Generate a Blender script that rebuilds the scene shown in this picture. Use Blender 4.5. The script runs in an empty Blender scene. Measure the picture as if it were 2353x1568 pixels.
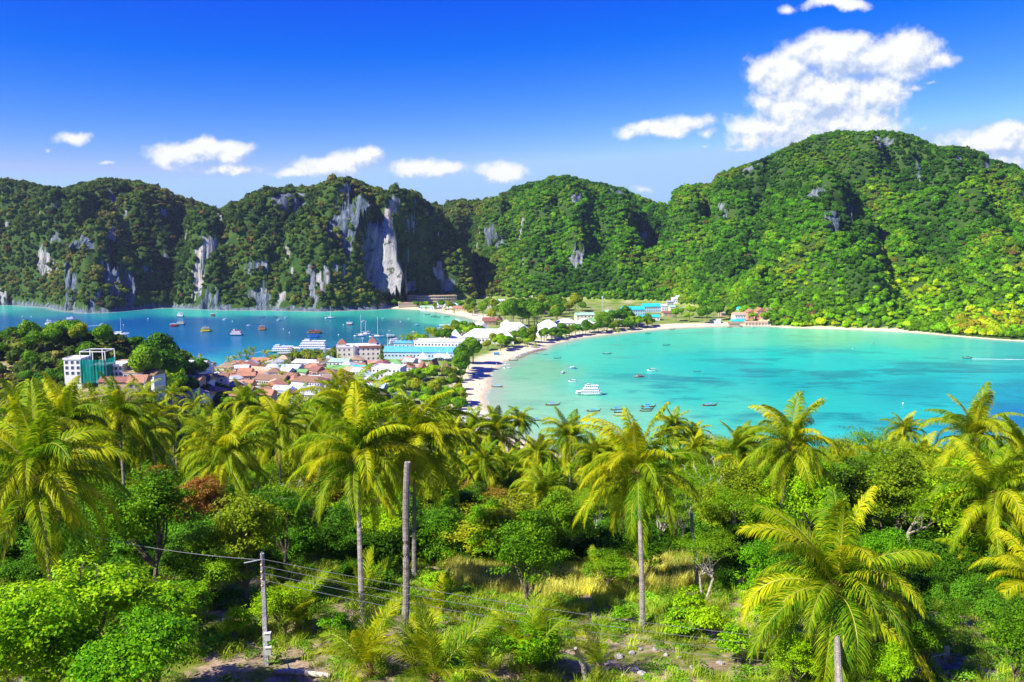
import bpy, bmesh, math, random
import numpy as np
from mathutils import Vector, Matrix, Euler

scene = bpy.context.scene
COL = scene.collection
rnd = random.Random(7)
R = math.radians

# ------------------------------------------------------------------ camera
# The place is surveyed from the photograph: eye height 100 m above the sea.
F_PX, PITCH, EYE = 2038.0, 0.1288, 100.0
cam_d = bpy.data.cameras.new("camera")
cam = bpy.data.objects.new("camera", cam_d)
COL.objects.link(cam)
cam.location = (0, 0, EYE)
cam.rotation_euler = (math.pi / 2 - PITCH, 0, 0)
cam_d.sensor_width = 36.0
cam_d.lens = 36.0 * F_PX / 2353.0
cam_d.clip_start = 0.5
cam_d.clip_end = 60000
scene.camera = cam

# ------------------------------------------------------------------ sun, sky, exposure
SUN_DIR = Vector((-0.86, -0.50, 0)).normalized()
SUN_EL = R(42)
sv = Vector((SUN_DIR.x * math.cos(SUN_EL), SUN_DIR.y * math.cos(SUN_EL), math.sin(SUN_EL)))
sun_d = bpy.data.lights.new("sun", 'SUN')
sun_d.energy = 5.0
sun_d.angle = R(0.5)
sun_d.color = (1.0, 0.95, 0.86)
sun = bpy.data.objects.new("sun", sun_d)
COL.objects.link(sun)
sun.rotation_euler = (-sv).to_track_quat('-Z', 'Y').to_euler()
sun.location = sv * 300

scene.view_settings.view_transform = 'Standard'
scene.view_settings.look = 'None'
scene.view_settings.gamma = 1.0
scene.view_settings.exposure = 0.9
scene.view_settings.use_curve_mapping = False

world = bpy.data.worlds.new("World")
scene.world = world
world.use_nodes = True


class NT:
    """Small helper for writing node trees."""
    def __init__(s, tree):
        s.t = tree
        tree.nodes.clear()

    def n(s, kind, **kw):
        nd = s.t.nodes.new(kind)
        for k, v in kw.items():
            if hasattr(nd, k):
                setattr(nd, k, v)
            else:
                nd.inputs[k].default_value = v
        return nd

    def l(s, a, b):
        s.t.links.new(a, b)

    def put(s, sock, v):
        if hasattr(v, 'is_output'):
            s.l(v, sock)
        else:
            sock.default_value = v

    def m(s, op, a, b=0.0, c=0.0, clamp=False):
        nd = s.t.nodes.new('ShaderNodeMath')
        nd.operation = op
        nd.use_clamp = clamp
        s.put(nd.inputs[0], a)
        s.put(nd.inputs[1], b)
        s.put(nd.inputs[2], c)
        return nd.outputs[0]

    def vm(s, op, a, b=(0, 0, 0), scale=None):
        nd = s.t.nodes.new('ShaderNodeVectorMath')
        nd.operation = op
        s.put(nd.inputs[0], a)
        s.put(nd.inputs[1], b)
        if scale is not None:
            s.put(nd.inputs['Scale'], scale)
        return nd.outputs['Value'] if op in ('DOT_PRODUCT', 'LENGTH', 'DISTANCE') else nd.outputs['Vector']

    def mix(s, f, a, b, blend='MIX', clamp=False):
        nd = s.t.nodes.new('ShaderNodeMix')
        nd.data_type = 'RGBA'
        nd.blend_type = blend
        nd.clamp_result = clamp
        s.put(nd.inputs[0], f)
        for i, v in ((6, a), (7, b)):
            if not hasattr(v, 'is_output') and len(v) == 3:
                v = (*v, 1)
            s.put(nd.inputs[i], v)
        return nd.outputs[2]

    def noise(s, vec, scale, detail=4, rough=0.55, out=0, dist=0.0):
        nd = s.t.nodes.new('ShaderNodeTexNoise')
        nd.inputs['Scale'].default_value = scale
        nd.inputs['Detail'].default_value = detail
        nd.inputs['Roughness'].default_value = rough
        nd.inputs['Distortion'].default_value = dist
        if vec is not None:
            s.put(nd.inputs['Vector'], vec)
        return nd.outputs[out]

    def step(s, x, lo, hi):
        nd = s.t.nodes.new('ShaderNodeMapRange')
        nd.interpolation_type = 'SMOOTHSTEP'
        s.put(nd.inputs['Value'], x)
        s.put(nd.inputs['From Min'], lo)
        s.put(nd.inputs['From Max'], hi)
        return nd.outputs[0]

    def ramp(s, x, stops):
        nd = s.t.nodes.new('ShaderNodeValToRGB')
        e = nd.color_ramp.elements
        while len(e) < len(stops):
            e.new(0.5)
        for el, (p, c) in zip(e, stops):
            el.position = p
            el.color = (*c, 1) if len(c) == 3 else c
        s.put(nd.inputs[0], x)
        return nd.outputs[0]


def kz(v):
    a = (v - 784.0) / F_PX
    return -(math.sin(PITCH) + a * math.cos(PITCH)) / (math.cos(PITCH) - a * math.sin(PITCH))


def kx(u, v):
    a = (v - 784.0) / F_PX
    return (u - 1176.5) / F_PX / (math.cos(PITCH) - a * math.sin(PITCH))


def at(u, v, Y):
    return Vector((kx(u, v) * Y, Y, EYE + kz(v) * Y))


def sea(u, v, z=0.0):
    return at(u, v, (z - EYE) / kz(v))


# the sky: Nishita, with fair-weather cumulus
w = NT(world.node_tree)
sky = w.n('ShaderNodeTexSky')
sky.sky_type = 'NISHITA'
sky.sun_disc = False
sky.sun_elevation = SUN_EL
sky.sun_rotation = math.atan2(SUN_DIR.x, SUN_DIR.y)
sky.altitude = 0
sky.air_density = 1.0
sky.dust_density = 0.0
sky.ozone_density = 4.0
geo = w.n('ShaderNodeTexCoord')
D = w.vm('NORMALIZE', geo.outputs['Generated'])
sc_ = w.n('ShaderNodeSeparateColor')
w.l(sky.outputs[0], sc_.inputs[0])
cc_ = w.n('ShaderNodeCombineColor')
# the photograph's deep, saturated blue: per-channel response, the same over the whole sky
for i_, (amp, pw_, top, lo_) in enumerate(((58.0, 2.9, 2.3, -0.28), (22.5, 2.45, 3.6, 0.0), (6.7, 0.3, 5.6, 0.0))):
    w.l(w.m('MAXIMUM', w.m('MINIMUM', w.m('MULTIPLY_ADD', w.m('POWER', w.m('MULTIPLY', sc_.outputs[i_], 0.075), pw_), amp, lo_), top), 0.01), cc_.inputs[i_])
sep = w.n('ShaderNodeSeparateXYZ')
w.l(D, sep.inputs[0])
# azimuth / height over the horizon as plane coordinates
px = w.m('DIVIDE', sep.outputs[0], w.m('MAXIMUM', sep.outputs[1], 0.05))
pz = w.m('DIVIDE', sep.outputs[2], w.m('MAXIMUM', sep.outputs[1], 0.05))
CLOUDS = [  # (u, v, half width, half height, strength)
    (1950, 130, 150, 46, 1.0), (2080, 125, 95, 48, 1.0), (1800, 165, 85, 50, 1.0), (1900, 215, 150, 52, 1.0), (2010, 205, 80, 45, 0.9), (1790, 235, 75, 40, 0.9),
    (1810, 295, 130, 45, 1.0), (1950, 285, 120, 42, 1.0), (1740, 320, 60, 26, .8), (2150, 140, 60, 26, .7), (2110, 195, 45, 16, .45), (2150, 185, 40, 10, .4),
    (2280, 325, 120, 30, .9), (2340, 310, 70, 30, .9), (2400, 330, 90, 45, .9), (2240, 345, 60, 20, .5),
    (1500, 300, 75, 20, .9), (1575, 285, 60, 20, .85), (1620, 305, 40, 16, .6), (1620, 340, 25, 8, .25),
    (1910, 12, 75, 16, .85), (1810, 20, 30, 18, .6), (175, 325, 38, 17, .8), (105, 348, 18, 8, .25), (247, 382, 24, 7, .5),
    (430, 348, 85, 28, 1.0), (530, 348, 50, 24, .9), (465, 330, 40, 22, .9), (515, 387, 80, 15, .8), (375, 362, 35, 12, .5),
    (760, 378, 80, 24, .9), (820, 365, 60, 22, .9), (690, 393, 60, 13, .7), (950, 385, 65, 18, .85), (1020, 392, 60, 17, .8),
    (1150, 400, 62, 20, .9), (1110, 405, 55, 10, .5), (1470, 432, 30, 14, .5), (1405, 418, 22, 9, .25), (2110, 295, 30, 20, .25),
    (1010, 452, 22, 8, .15), (460, 440, 22, 8, .12), (2330, 368, 90, 24, .6), (1690, 350, 40, 10, .35)]


cvn = w.n('ShaderNodeCombineXYZ')
w.l(px, cvn.inputs[0])
w.l(pz, cvn.inputs[1])
n_big = w.n('ShaderNodeTexNoise')
n_big.inputs['Scale'].default_value = 15.0
n_big.inputs['Detail'].default_value = 7
n_big.inputs['Roughness'].default_value = 0.56
w.l(cvn.outputs[0], n_big.inputs['Vector'])
warp = w.vm('MULTIPLY_ADD', n_big.outputs['Color'], (0.040, 0.034, 0.0))
warp.node.inputs[2].default_value = (-0.020, -0.017, 0.0)
P0 = w.vm('ADD', cvn.outputs[0], warp)


def cloud_field(vec):
    tot = None
    for (u, v, a, b, s) in CLOUDS:
        e = w.n('ShaderNodeVectorMath')
        e.operation = 'MULTIPLY_ADD'
        w.l(vec, e.inputs[0])
        e.inputs[1].default_value = (F_PX / a, F_PX / b, 0)
        e.inputs[2].default_value = (-kx(u, v) * F_PX / a, -kz(v) * F_PX / b, 0)
        r = w.vm('LENGTH', e.outputs[0])
        g_ = w.m('MULTIPLY_ADD', r, -0.72 * (0.4 + 0.6 * s), s)
        tot = g_ if tot is None else w.m('SMOOTH_MAX', tot, g_, 0.12)
    return tot


CLOUDS[:] = [c_ if (c_[0] > 1700 and c_[1] < 320) else (c_[0], c_[1], c_[2] * 1.28, c_[3] * 1.2, c_[4] * 0.82) for c_ in CLOUDS]
c0 = cloud_field(P0)
c1 = cloud_field(w.vm('ADD', P0, (-0.008, 0.013, 0.0)))
nf = w.noise(cvn.outputs[0], 27.0, 7, 0.6)
nf2 = w.noise(w.vm('ADD', cvn.outputs[0], (-0.004, 0.007, 0.0)), 27.0, 4, 0.6)
c0 = w.m('ADD', c0, w.m('MULTIPLY', w.m('SUBTRACT', nf, 0.5), 0.95))
mask = w.step(c0, 0.08, 0.50)
lit = w.m('ADD', w.m('ADD', 0.52, w.m('MULTIPLY', w.m('SUBTRACT', w.m('MINIMUM', c0, 0.9), c1), 0.8)), w.m('MULTIPLY', w.m('SUBTRACT', nf, nf2), 2.6), clamp=True)  # sun side and shaded undersides of the clouds, painted into their colour
ccol = w.ramp(lit, [(0.12, (2.7, 3.35, 4.7)), (0.45, (4.1, 4.5, 5.3)), (0.75, (5.7, 5.7, 5.7))])
front = w.m('GREATER_THAN', sep.outputs[1], 0.1)
skyc = w.mix(w.m('MULTIPLY', mask, w.m('MULTIPLY', front, 0.96)), cc_.outputs[0], ccol)
bg = w.n('ShaderNodeBackground')
bg.inputs['Strength'].default_value = 0.1
w.l(skyc, bg.inputs['Color'])
wo = w.n('ShaderNodeOutputWorld')
w.l(bg.outputs[0], wo.inputs['Surface'])

try:
    scene.cycles.max_bounces = 6
    scene.cycles.diffuse_bounces = 3
    scene.cycles.transparent_max_bounces = 6
    scene.cycles.volume_bounces = 0
    scene.cycles.use_denoising = True
except Exception:
    pass

# ------------------------------------------------------------------ helpers
def tag(o, label=None, cat=None, group=None, kind=None):
    if label: o['label'] = label
    if cat: o['category'] = cat
    if group: o['group'] = group
    if kind: o['kind'] = kind
    return o


def link(o, parent=None):
    COL.objects.link(o)
    if parent is not None:
        o.parent = parent
    return o


def empty(name, loc, rz=0.0, label=None, cat=None, group=None):
    o = bpy.data.objects.new(name, None)
    o.empty_display_size = 0.3
    link(o)
    o.location = loc
    o.rotation_euler = (0, 0, rz)
    return tag(o, label, cat, group)


def np_mesh(name, verts, faces, mats, midx=None, smooth=False):
    """verts (n,3) array; faces a list of arrays of equal-length faces."""
    me = bpy.data.meshes.new(name)
    verts = np.asarray(verts, dtype=np.float32)
    if isinstance(faces, np.ndarray):
        faces = [faces]
    faces = [np.asarray(f, dtype=np.int32) for f in faces if len(f)]
    me.vertices.add(len(verts))
    me.vertices.foreach_set('co', verts.ravel())
    nl = sum(f.size for f in faces)
    npoly = sum(len(f) for f in faces)
    me.loops.add(nl)
    me.polygons.add(npoly)
    me.loops.foreach_set('vertex_index', np.concatenate([f.ravel() for f in faces]))
    tot = np.concatenate([np.full(len(f), f.shape[1], dtype=np.int32) for f in faces])
    start = np.concatenate([[0], np.cumsum(tot)[:-1]]).astype(np.int32)
    me.polygons.foreach_set('loop_start', start)
    me.polygons.foreach_set('loop_total', tot)
    if midx is not None:
        me.polygons.foreach_set('material_index', np.asarray(midx, dtype=np.int32))
    me.polygons.foreach_set('use_smooth', np.full(npoly, bool(smooth)))
    for m_ in (mats if isinstance(mats, (list, tuple)) else [mats]):
        me.materials.append(m_)
    me.update(calc_edges=True)
    return me


class MB:
    """Collects shapes and links them as one mesh object."""
    def __init__(s):
        s.v, s.f = [], []

    def add(s, vs, fs):
        b = len(s.v)
        s.v += [tuple(p) for p in vs]
        s.f += [tuple(i + b for i in q) for q in fs]
        return s

    def box(s, c, size, rz=0.0, taper=1.0):
        hx, hy, hz = size[0] / 2, size[1] / 2, size[2] / 2
        cs, sn = math.cos(rz), math.sin(rz)
        vs = []
        for k, z in ((1.0, -hz), (taper, hz)):
            for x, y in ((-hx, -hy), (hx, -hy), (hx, hy), (-hx, hy)):
                vs.append((c[0] + (x * cs - y * sn) * k, c[1] + (x * sn + y * cs) * k, c[2] + z))
        return s.add(vs, [(3, 2, 1, 0), (4, 5, 6, 7), (0, 1, 5, 4), (1, 2, 6, 5), (2, 3, 7, 6), (3, 0, 4, 7)])

    def tube(s, pts, radii, n=8, cap=True):
        pts = [Vector(p) for p in pts]
        if not hasattr(radii, '__len__'):
            radii = [radii] * len(pts)
        vs, fs = [], []
        for i, p in enumerate(pts):
            d = (pts[min(i + 1, len(pts) - 1)] - pts[max(i - 1, 0)]).normalized()
            a = d.cross(Vector((0, 0, 1)))
            if a.length < 1e-3:
                a = Vector((1, 0, 0))
            a.normalize()
            b = d.cross(a)
            for k in range(n):
                t = 2 * math.pi * k / n
                vs.append(p + (a * math.cos(t) + b * math.sin(t)) * radii[i])
        for i in range(len(pts) - 1):
            for k in range(n):
                k2 = (k + 1) % n
                fs.append((i * n + k, i * n + k2, (i + 1) * n + k2, (i + 1) * n + k))
        if cap:
            fs.append(tuple(range(n)))
            fs.append(tuple((len(pts) - 1) * n + k for k in reversed(range(n))))
        return s.add(vs, fs)

    def ball(s, c, r, seg=8, rings=5, sz=1.0):
        vs, fs = [(c[0], c[1], c[2] + r * sz)], []
        for i in range(1, rings):
            t = math.pi * i / rings
            for k in range(seg):
                a = 2 * math.pi * k / seg
                vs.append((c[0] + r * math.sin(t) * math.cos(a), c[1] + r * math.sin(t) * math.sin(a), c[2] + r * sz * math.cos(t)))
        vs.append((c[0], c[1], c[2] - r * sz))
        for k in range(seg):
            fs.append((0, 1 + k, 1 + (k + 1) % seg))
            fs.append((len(vs) - 1, 1 + (rings - 2) * seg + (k + 1) % seg, 1 + (rings - 2) * seg + k))
        for i in range(rings - 2):
            for k in range(seg):
                a, b = 1 + i * seg + k, 1 + i * seg + (k + 1) % seg
                fs.append((a, a + seg, b + seg, b))
        return s.add(vs, fs)

    def mesh(s, name, mat, smooth=False):
        me = bpy.data.meshes.new(name)
        me.from_pydata(s.v, [], s.f)
        for m_ in (mat if isinstance(mat, (list, tuple)) else [mat]):
            me.materials.append(m_)
        if smooth:
            me.polygons.foreach_set('use_smooth', [True] * len(me.polygons))
        me.update()
        return me

    def build(s, name, mat, parent=None, smooth=False):
        return link(bpy.data.objects.new(name, s.mesh(name, mat, smooth)), parent)


def inst(name, me, parent=None, loc=None, rot=None, scale=None):
    o = bpy.data.objects.new(name, me)
    link(o, parent)
    if loc is not None: o.location = loc
    if rot is not None: o.rotation_euler = rot
    if scale is not None: o.scale = scale if hasattr(scale, '__len__') else (scale,) * 3
    return o


# vectorised gradient noise ------------------------------------------------
_rs = np.random.RandomState(11)
_perm = np.tile(_rs.permutation(256), 3)
_grad = _rs.normal(size=(256, 3))
_grad /= np.linalg.norm(_grad, axis=1)[:, None]


def gnoise(x, y, z=0.0):
    x = np.asarray(x, dtype=np.float64)
    y = np.asarray(y, dtype=np.float64) + 0 * x
    z = np.asarray(z, dtype=np.float64) + 0 * x
    xi, yi, zi = np.floor(x).astype(int), np.floor(y).astype(int), np.floor(z).astype(int)
    xf, yf, zf = x - xi, y - yi, z - zi
    xi &= 255; yi &= 255; zi &= 255
    sx, sy, sz = [t * t * t * (t * (t * 6 - 15) + 10) for t in (xf, yf, zf)]
    out = 0
    for dx in (0, 1):
        for dy in (0, 1):
            for dz in (0, 1):
                h = _perm[_perm[_perm[(xi + dx) & 255] + ((yi + dy) & 255)] + ((zi + dz) & 255)]
                g = _grad[h]
                dot = g[..., 0] * (xf - dx) + g[..., 1] * (yf - dy) + g[..., 2] * (zf - dz)
                out = out + dot * (sx if dx else 1 - sx) * (sy if dy else 1 - sy) * (sz if dz else 1 - sz)
    return out * 1.6


def fbm(x, y, z=0.0, octv=4, gain=0.5):
    a, t = 1.0, 0.0
    for i in range(octv):
        t = t + a * gnoise(x * 2 ** i + 17.3 * i, y * 2 ** i + 5.1 * i, z * 2 ** i)
        a *= gain
    return t


def sstep(x, a, b):
    t = np.clip((x - a) / (b - a), 0, 1)
    return t * t * (3 - 2 * t)

# ------------------------------------------------------------------ materials
_mats = {}


def mat(name, base=(0.5, 0.5, 0.5), rough=0.7, metal=0.0, var=0.0, vscale=1.0, bump=0.0, bscale=5.0, spec=0.3, dirt=None, stretch=None):
    """Plain procedural material: base colour broken up by noise, some relief."""
    if name in _mats:
        return _mats[name]
    m_ = bpy.data.materials.new(name)
    m_.use_nodes = True
    t = NT(m_.node_tree)
    p = t.n('ShaderNodeBsdfPrincipled')
    p.inputs['Roughness'].default_value = rough
    p.inputs['Metallic'].default_value = metal
    p.inputs['Specular IOR Level'].default_value = spec
    g = t.n('ShaderNodeNewGeometry')
    vec = g.outputs['Position']
    if stretch:
        vec = t.vm('MULTIPLY', vec, stretch)
    if var or dirt:
        nz = t.noise(vec, vscale, 5, 0.6)
        lo = tuple(c * (1 - var) for c in base)
        hi = tuple(min(1, c * (1 + var)) for c in base)
        c = t.ramp(nz, [(0.3, lo), (0.7, hi)])
        if dirt:
            c = t.mix(t.step(t.noise(vec, vscale * 2.3, 6, 0.65), 0.5, 0.75), c, dirt)
        t.l(c, p.inputs['Base Color'])
    else:
        p.inputs['Base Color'].default_value = (*base, 1)
    if bump:
        b = t.n('ShaderNodeBump')
        b.inputs['Strength'].default_value = bump
        b.inputs['Distance'].default_value = 0.3
        t.l(t.noise(vec, bscale, 4, 0.6), b.inputs['Height'])
        t.l(b.outputs[0], p.inputs['Normal'])
    o = t.n('ShaderNodeOutputMaterial')
    t.l(p.outputs[0], o.inputs[0])
    _mats[name] = m_
    return m_


def leaf_mat(name, stops, transl=0.35, rough=0.45, attr=None, nscale=0.6, gloss=0.35):
    """Foliage: colour per individual and per patch, light also passes through."""
    m_ = bpy.data.materials.new(name)
    m_.use_nodes = True
    t = NT(m_.node_tree)
    g = t.n('ShaderNodeNewGeometry')
    oi = t.n('ShaderNodeObjectInfo')
    nz = t.noise(g.outputs['Position'], nscale, 3, 0.6)
    isl = t.m('MULTIPLY', t.m('SUBTRACT', g.outputs['Random Per Island'], 0.5), 0.5)
    x = t.m('ADD', t.m('ADD', t.m('MULTIPLY', oi.outputs['Random'], 0.45), t.m('MULTIPLY', nz, 0.55)), isl)
    col = t.ramp(x, stops)
    if attr:
        a = t.n('ShaderNodeAttribute')
        a.attribute_type = 'INSTANCER'
        a.attribute_name = attr
        br = t.m('ADD', 0.55, t.m('MULTIPLY', x, 0.9))
        col = t.vm('SCALE', a.outputs['Color'], scale=br)
    p = t.n('ShaderNodeBsdfPrincipled')
    p.inputs['Roughness'].default_value = rough
    p.inputs['Specular IOR Level'].default_value = gloss
    t.l(col, p.inputs['Base Color'])
    tr = t.n('ShaderNodeBsdfTranslucent')
    t.l(t.vm('MULTIPLY', col, (1.5, 1.35, 0.5)), tr.inputs['Color'])
    mx = t.n('ShaderNodeMixShader')
    mx.inputs[0].default_value = transl
    t.l(p.outputs[0], mx.inputs[1])
    t.l(tr.outputs[0], mx.inputs[2])
    o = t.n('ShaderNodeOutputMaterial')
    t.l(mx.outputs[0], o.inputs[0])
    return m_


def lin(r, g, b, k=1.0):
    f = lambda c: ((c / 255 + 0.055) / 1.055) ** 2.4 if c > 10 else c / 255 / 12.92
    return (f(r) * k, f(g) * k, f(b) * k)


# ------------------------------------------------------------------ coastline
WEST_BAY = [(-900, 690), (-400, 694), (0, 700), (60, 703), (110, 706), (150, 714), (200, 719), (250, 718), (310, 712), (350, 709), (400, 707), (430, 709),
            (500, 712), (600, 712.5), (740, 716), (820, 713), (870, 711), (900, 709), (960, 712), (1010, 718), (1060, 727), (1095, 738), (1085, 746), (1050, 756),
            (1020, 764), (1010, 775), (975, 784), (940, 792), (880, 800), (830, 806), (780, 810), (700, 815), (640, 826), (560, 838), (500, 850), (440, 856), (330, 860),
            (100, 862), (-300, 862), (-900, 862)]
EAST_BAY = [(1800, 1082), (1400, 1062), (1230, 1030), (1165, 990), (1127, 953), (1113, 919), (1117, 902), (1125, 888), (1122, 877), (1127, 860), (1147, 841),
            (1170, 827), (1205, 815), (1241, 804), (1261, 793), (1325, 779), (1381, 771), (1465, 762), (1549, 755), (1661, 750), (1745, 750), (1806, 753),
            (1946, 757), (2058, 762), (2142, 768), (2282, 781), (2353, 785), (2700, 800), (3400, 820), (3400, 1095), (2700, 1092)]


def poly_world(pl, nz=0.0, sub=4):
    pts = [sea(u, v) for u, v in pl]
    out = []
    for i, a in enumerate(pts):
        b = pts[(i + 1) % len(pts)]
        for k in range(sub):
            p = a.lerp(b, k / sub)
            out.append((p.x, p.y))
    out = np.array(out)
    out[:, 0] += nz * gnoise(out[:, 0] / 19, out[:, 1] / 19, 3.3)
    out[:, 1] += nz * gnoise(out[:, 0] / 23, out[:, 1] / 23, 9.1)
    return out


W_POLY, E_POLY = poly_world(WEST_BAY, 3.0), poly_world(EAST_BAY, 3.0)


def sdist(x, y, P):
    """distance to the polygon's edge, positive outside (on land)"""
    d = np.full(x.shape, 1e9)
    ins = np.zeros(x.shape, bool)
    n = len(P)
    for i in range(n):
        ax, ay = P[i]
        bx, by = P[(i + 1) % n]
        ex, ey = bx - ax, by - ay
        t = np.clip(((x - ax) * ex + (y - ay) * ey) / (ex * ex + ey * ey + 1e-9), 0, 1)
        d = np.minimum(d, (x - ax - t * ex) ** 2 + (y - ay - t * ey) ** 2)
        c = (ay > y) != (by > y)
        ins ^= c & (x < ex * (y - ay) / (ey if abs(ey) > 1e-9 else 1e-9) + ax)
    d = np.sqrt(d)
    return np.where(ins, -d, d)


def shore(x, y):
    return np.minimum(sdist(x, y, W_POLY), sdist(x, y, E_POLY))


# ------------------------------------------------------------------ mountains
def curve(pl):
    q = np.array([kx(u, v) for u, v in pl])
    k = np.array([kz(v) for u, v in pl])
    return q, k


FOOT = [(-900, 690), (0, 701), (60, 704), (110, 707), (150, 715), (200, 720), (250, 719), (310, 713), (400, 708), (500, 713), (600, 713.5), (740, 717), (860, 713),
        (900, 703), (940, 697), (1000, 694), (1100, 694), (1300, 697), (1500, 704), (1560, 708), (1640, 724), (1700, 738), (1760, 748), (1806, 753), (1946, 757),
        (2058, 762), (2142, 768), (2282, 781), (2353, 785), (2700, 800), (3400, 820)]
FQ, FK = curve(FOOT)
BODIES = [  # crest (u, v), crest distance, inland offset of the foot, power, hollow
    ([(-900, 560), (-500, 500), (-300, 440), (-120, 425), (0, 416), (50, 421), (100, 436), (140, 440), (190, 424), (225, 417), (260, 415), (320, 421), (370, 440),
      (430, 462), (480, 478), (510, 492), (560, 540), (620, 640), (660, 760)], 1360, 0, 1.55),
    ([(385, 760), (410, 660), (425, 590), (431, 540), (455, 515), (480, 500), (505, 490), (518, 484), (530, 473), (545, 471), (558, 469), (588, 446), (620, 440), (658, 440),
      (700, 436), (738, 432), (745, 426), (765, 416), (800, 416), (830, 424), (860, 440), (885, 447), (905, 440), (930, 440), (955, 450), (985, 478), (1010, 510),
      (1040, 550), (1065, 580), (1080, 615), (1095, 680), (1110, 760)], 1235, 0, 1.7),
    ([(900, 600), (960, 490), (980, 474), (1000, 473), (1020, 480), (1035, 465), (1060, 462), (1080, 468), (1110, 462), (1140, 460), (1170, 470), (1230, 560)], 1700, 200, 1.5),
    ([(1030, 760), (1060, 640), (1075, 590), (1090, 540), (1105, 495), (1135, 462), (1155, 452), (1180, 436), (1215, 425), (1245, 419), (1262, 409), (1300, 409), (1330, 413),
      (1350, 420), (1390, 427), (1430, 436), (1450, 448), (1470, 460), (1500, 470), (1530, 475), (1580, 500), (1660, 560), (1760, 640)], 1540, 10, 1.25),
    ([(1430, 760), (1490, 600), (1530, 500), (1545, 470), (1550, 445), (1570, 432), (1600, 427), (1635, 426), (1650, 405), (1700, 385), (1750, 370), (1800, 345),
      (1850, 325), (1890, 312), (1930, 304), (1990, 308), (2040, 305), (2090, 312), (2130, 330), (2150, 342), (2190, 338), (2225, 346), (2255, 352), (2270, 370),
      (2300, 375), (2330, 384), (2353, 400), (2450, 450), (2700, 500), (3400, 620)], 1400, 2, 1.12),
    # long green foothill in front of the middle and right-hand mountains
    ([(1085, 700), (1180, 640), (1300, 625), (1420, 610), (1520, 600), (1640, 590), (1760, 600), (1850, 640), (1950, 690), (2050, 760)], 1240, 5, 1.2),
]


SKQ = np.linspace(-1.0, 1.0, 900)
SKK = np.max([np.interp(SKQ, *curve(b_[0]), left=-0.3, right=-0.3) for b_ in BODIES], axis=0)


def mount_base(q, Y):
    x = q * Y
    fk = np.interp(q, FQ, FK)
    Yf = -EYE / fk
    z = np.full(q.shape, -50.0)
    wx = x + 26 * fbm(x / 170, Y / 170, 1.7, 3)
    for i, (cr, Yc0, off, pw) in enumerate(BODIES):
        cq, ck = curve(cr)
        k = np.interp(q, cq, ck, left=-0.3, right=-0.3)
        Yc = Yc0 + 45 * gnoise(q * 6, 0 * q, i * 3.1)
        zc = EYE + k * Yc
        f = Yf + off
        t = (Y - f) / (Yc - f)
        # spurs and gullies running down the slope, deepest half way
        spur = gnoise(wx / 95, Y / 420, 4.2 + i) * 0.6 + gnoise(wx / 44, Y / 200, 8.2 + i) * 0.32
        tt = np.clip(t + spur * 0.38 * np.clip(4 * t * (1 - t), 0, 1), 0, 1)
        g = 1 - (1 - tt) ** pw
        back = np.clip(1 - ((Y - Yc) / 330.0) ** 2, -1, 1)
        h = np.where(t <= 1, zc * g, zc * back)
        h = np.where(t < 0, -20, h)
        z = np.maximum(z, np.where(zc > 0, h, -20))
    return z


KNOBS = [(150, 560, 60, 26), (205, 630, 42, 26), (265, 590, 32, 28), (288, 650, 22, 22), (236, 640, 16, 20), (40, 620, 60, 22), (400, 600, 48, 16), (105, 585, 34, 18),
         (350, 640, 40, 16), (210, 690, 20, 10), (150, 660, 22, 18), (330, 500, 60, 20), (60, 500, 60, 20), (240, 470, 50, 22),
         (765, 490, 40, 30), (905, 560, 52, 38), (922, 625, 62, 40), (640, 490, 44, 22), (560, 550, 46, 22), (468, 610, 34, 26), (597, 660, 20, 20), (482, 680, 26, 14),
         (735, 620, 30, 16), (945, 490, 34, 20), (690, 560, 40, 18), (700, 660, 40, 10), (760, 670, 35, 8), (600, 460, 30, 14),
         (1130, 540, 36, 24), (1235, 520, 40, 18), (1415, 530, 46, 24), (1325, 585, 22, 18), (1330, 510, 50, 18), (1210, 450, 50, 14), (1400, 450, 50, 14),
         (1965, 450, 62, 38), (1915, 500, 44, 30), (1700, 490, 56, 34), (1480, 555, 40, 22), (1645, 470, 34, 18), (2225, 365, 34, 16), (2230, 520, 50, 18),
         (2130, 540, 44, 20), (1790, 420, 60, 18), (2060, 400, 60, 18), (1580, 520, 40, 18), (2300, 640, 60, 12), (2050, 640, 60, 14), (1850, 620, 60, 14), (1680, 620, 50, 12),
         (1560, 600, 45, 12), (2200, 440, 50, 14), (2330, 480, 50, 16), (1740, 450, 34, 14), (1860, 380, 40, 14), (1440, 620, 36, 12), (1230, 620, 36, 10)]
GULLIES = [(833, 545, 16, 34), (846, 590, 14, 24), (2120, 400, 22, 26), (2010, 520, 24, 30), (1765, 560, 26, 26), (1830, 500, 20, 16), (250, 540, 40, 30), (330, 600, 36, 26), (1010, 590, 40, 20), (1660, 560, 26, 18),
           (1485, 600, 24, 16), (400, 540, 30, 18), (20, 560, 50, 26), (1390, 590, 28, 16), (2285, 400, 20, 18), (2160, 600, 30, 16), (1180, 580, 30, 18), (700, 620, 30, 12), (1270, 560, 30, 14)]

HILL_Y = np.array([-300, -40, 0, 8, 16, 24, 30, 36, 45, 55, 66, 80, 100, 140, 200, 260, 320, 365, 400, 5000])
HILL_Z = np.array([112, 100, 98.2, 93, 88, 83.6, 81.3, 80.0, 79.2, 77.4, 74.6, 71.0, 65.5, 54, 38, 23, 8, 2.0, -30, -30])


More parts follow.
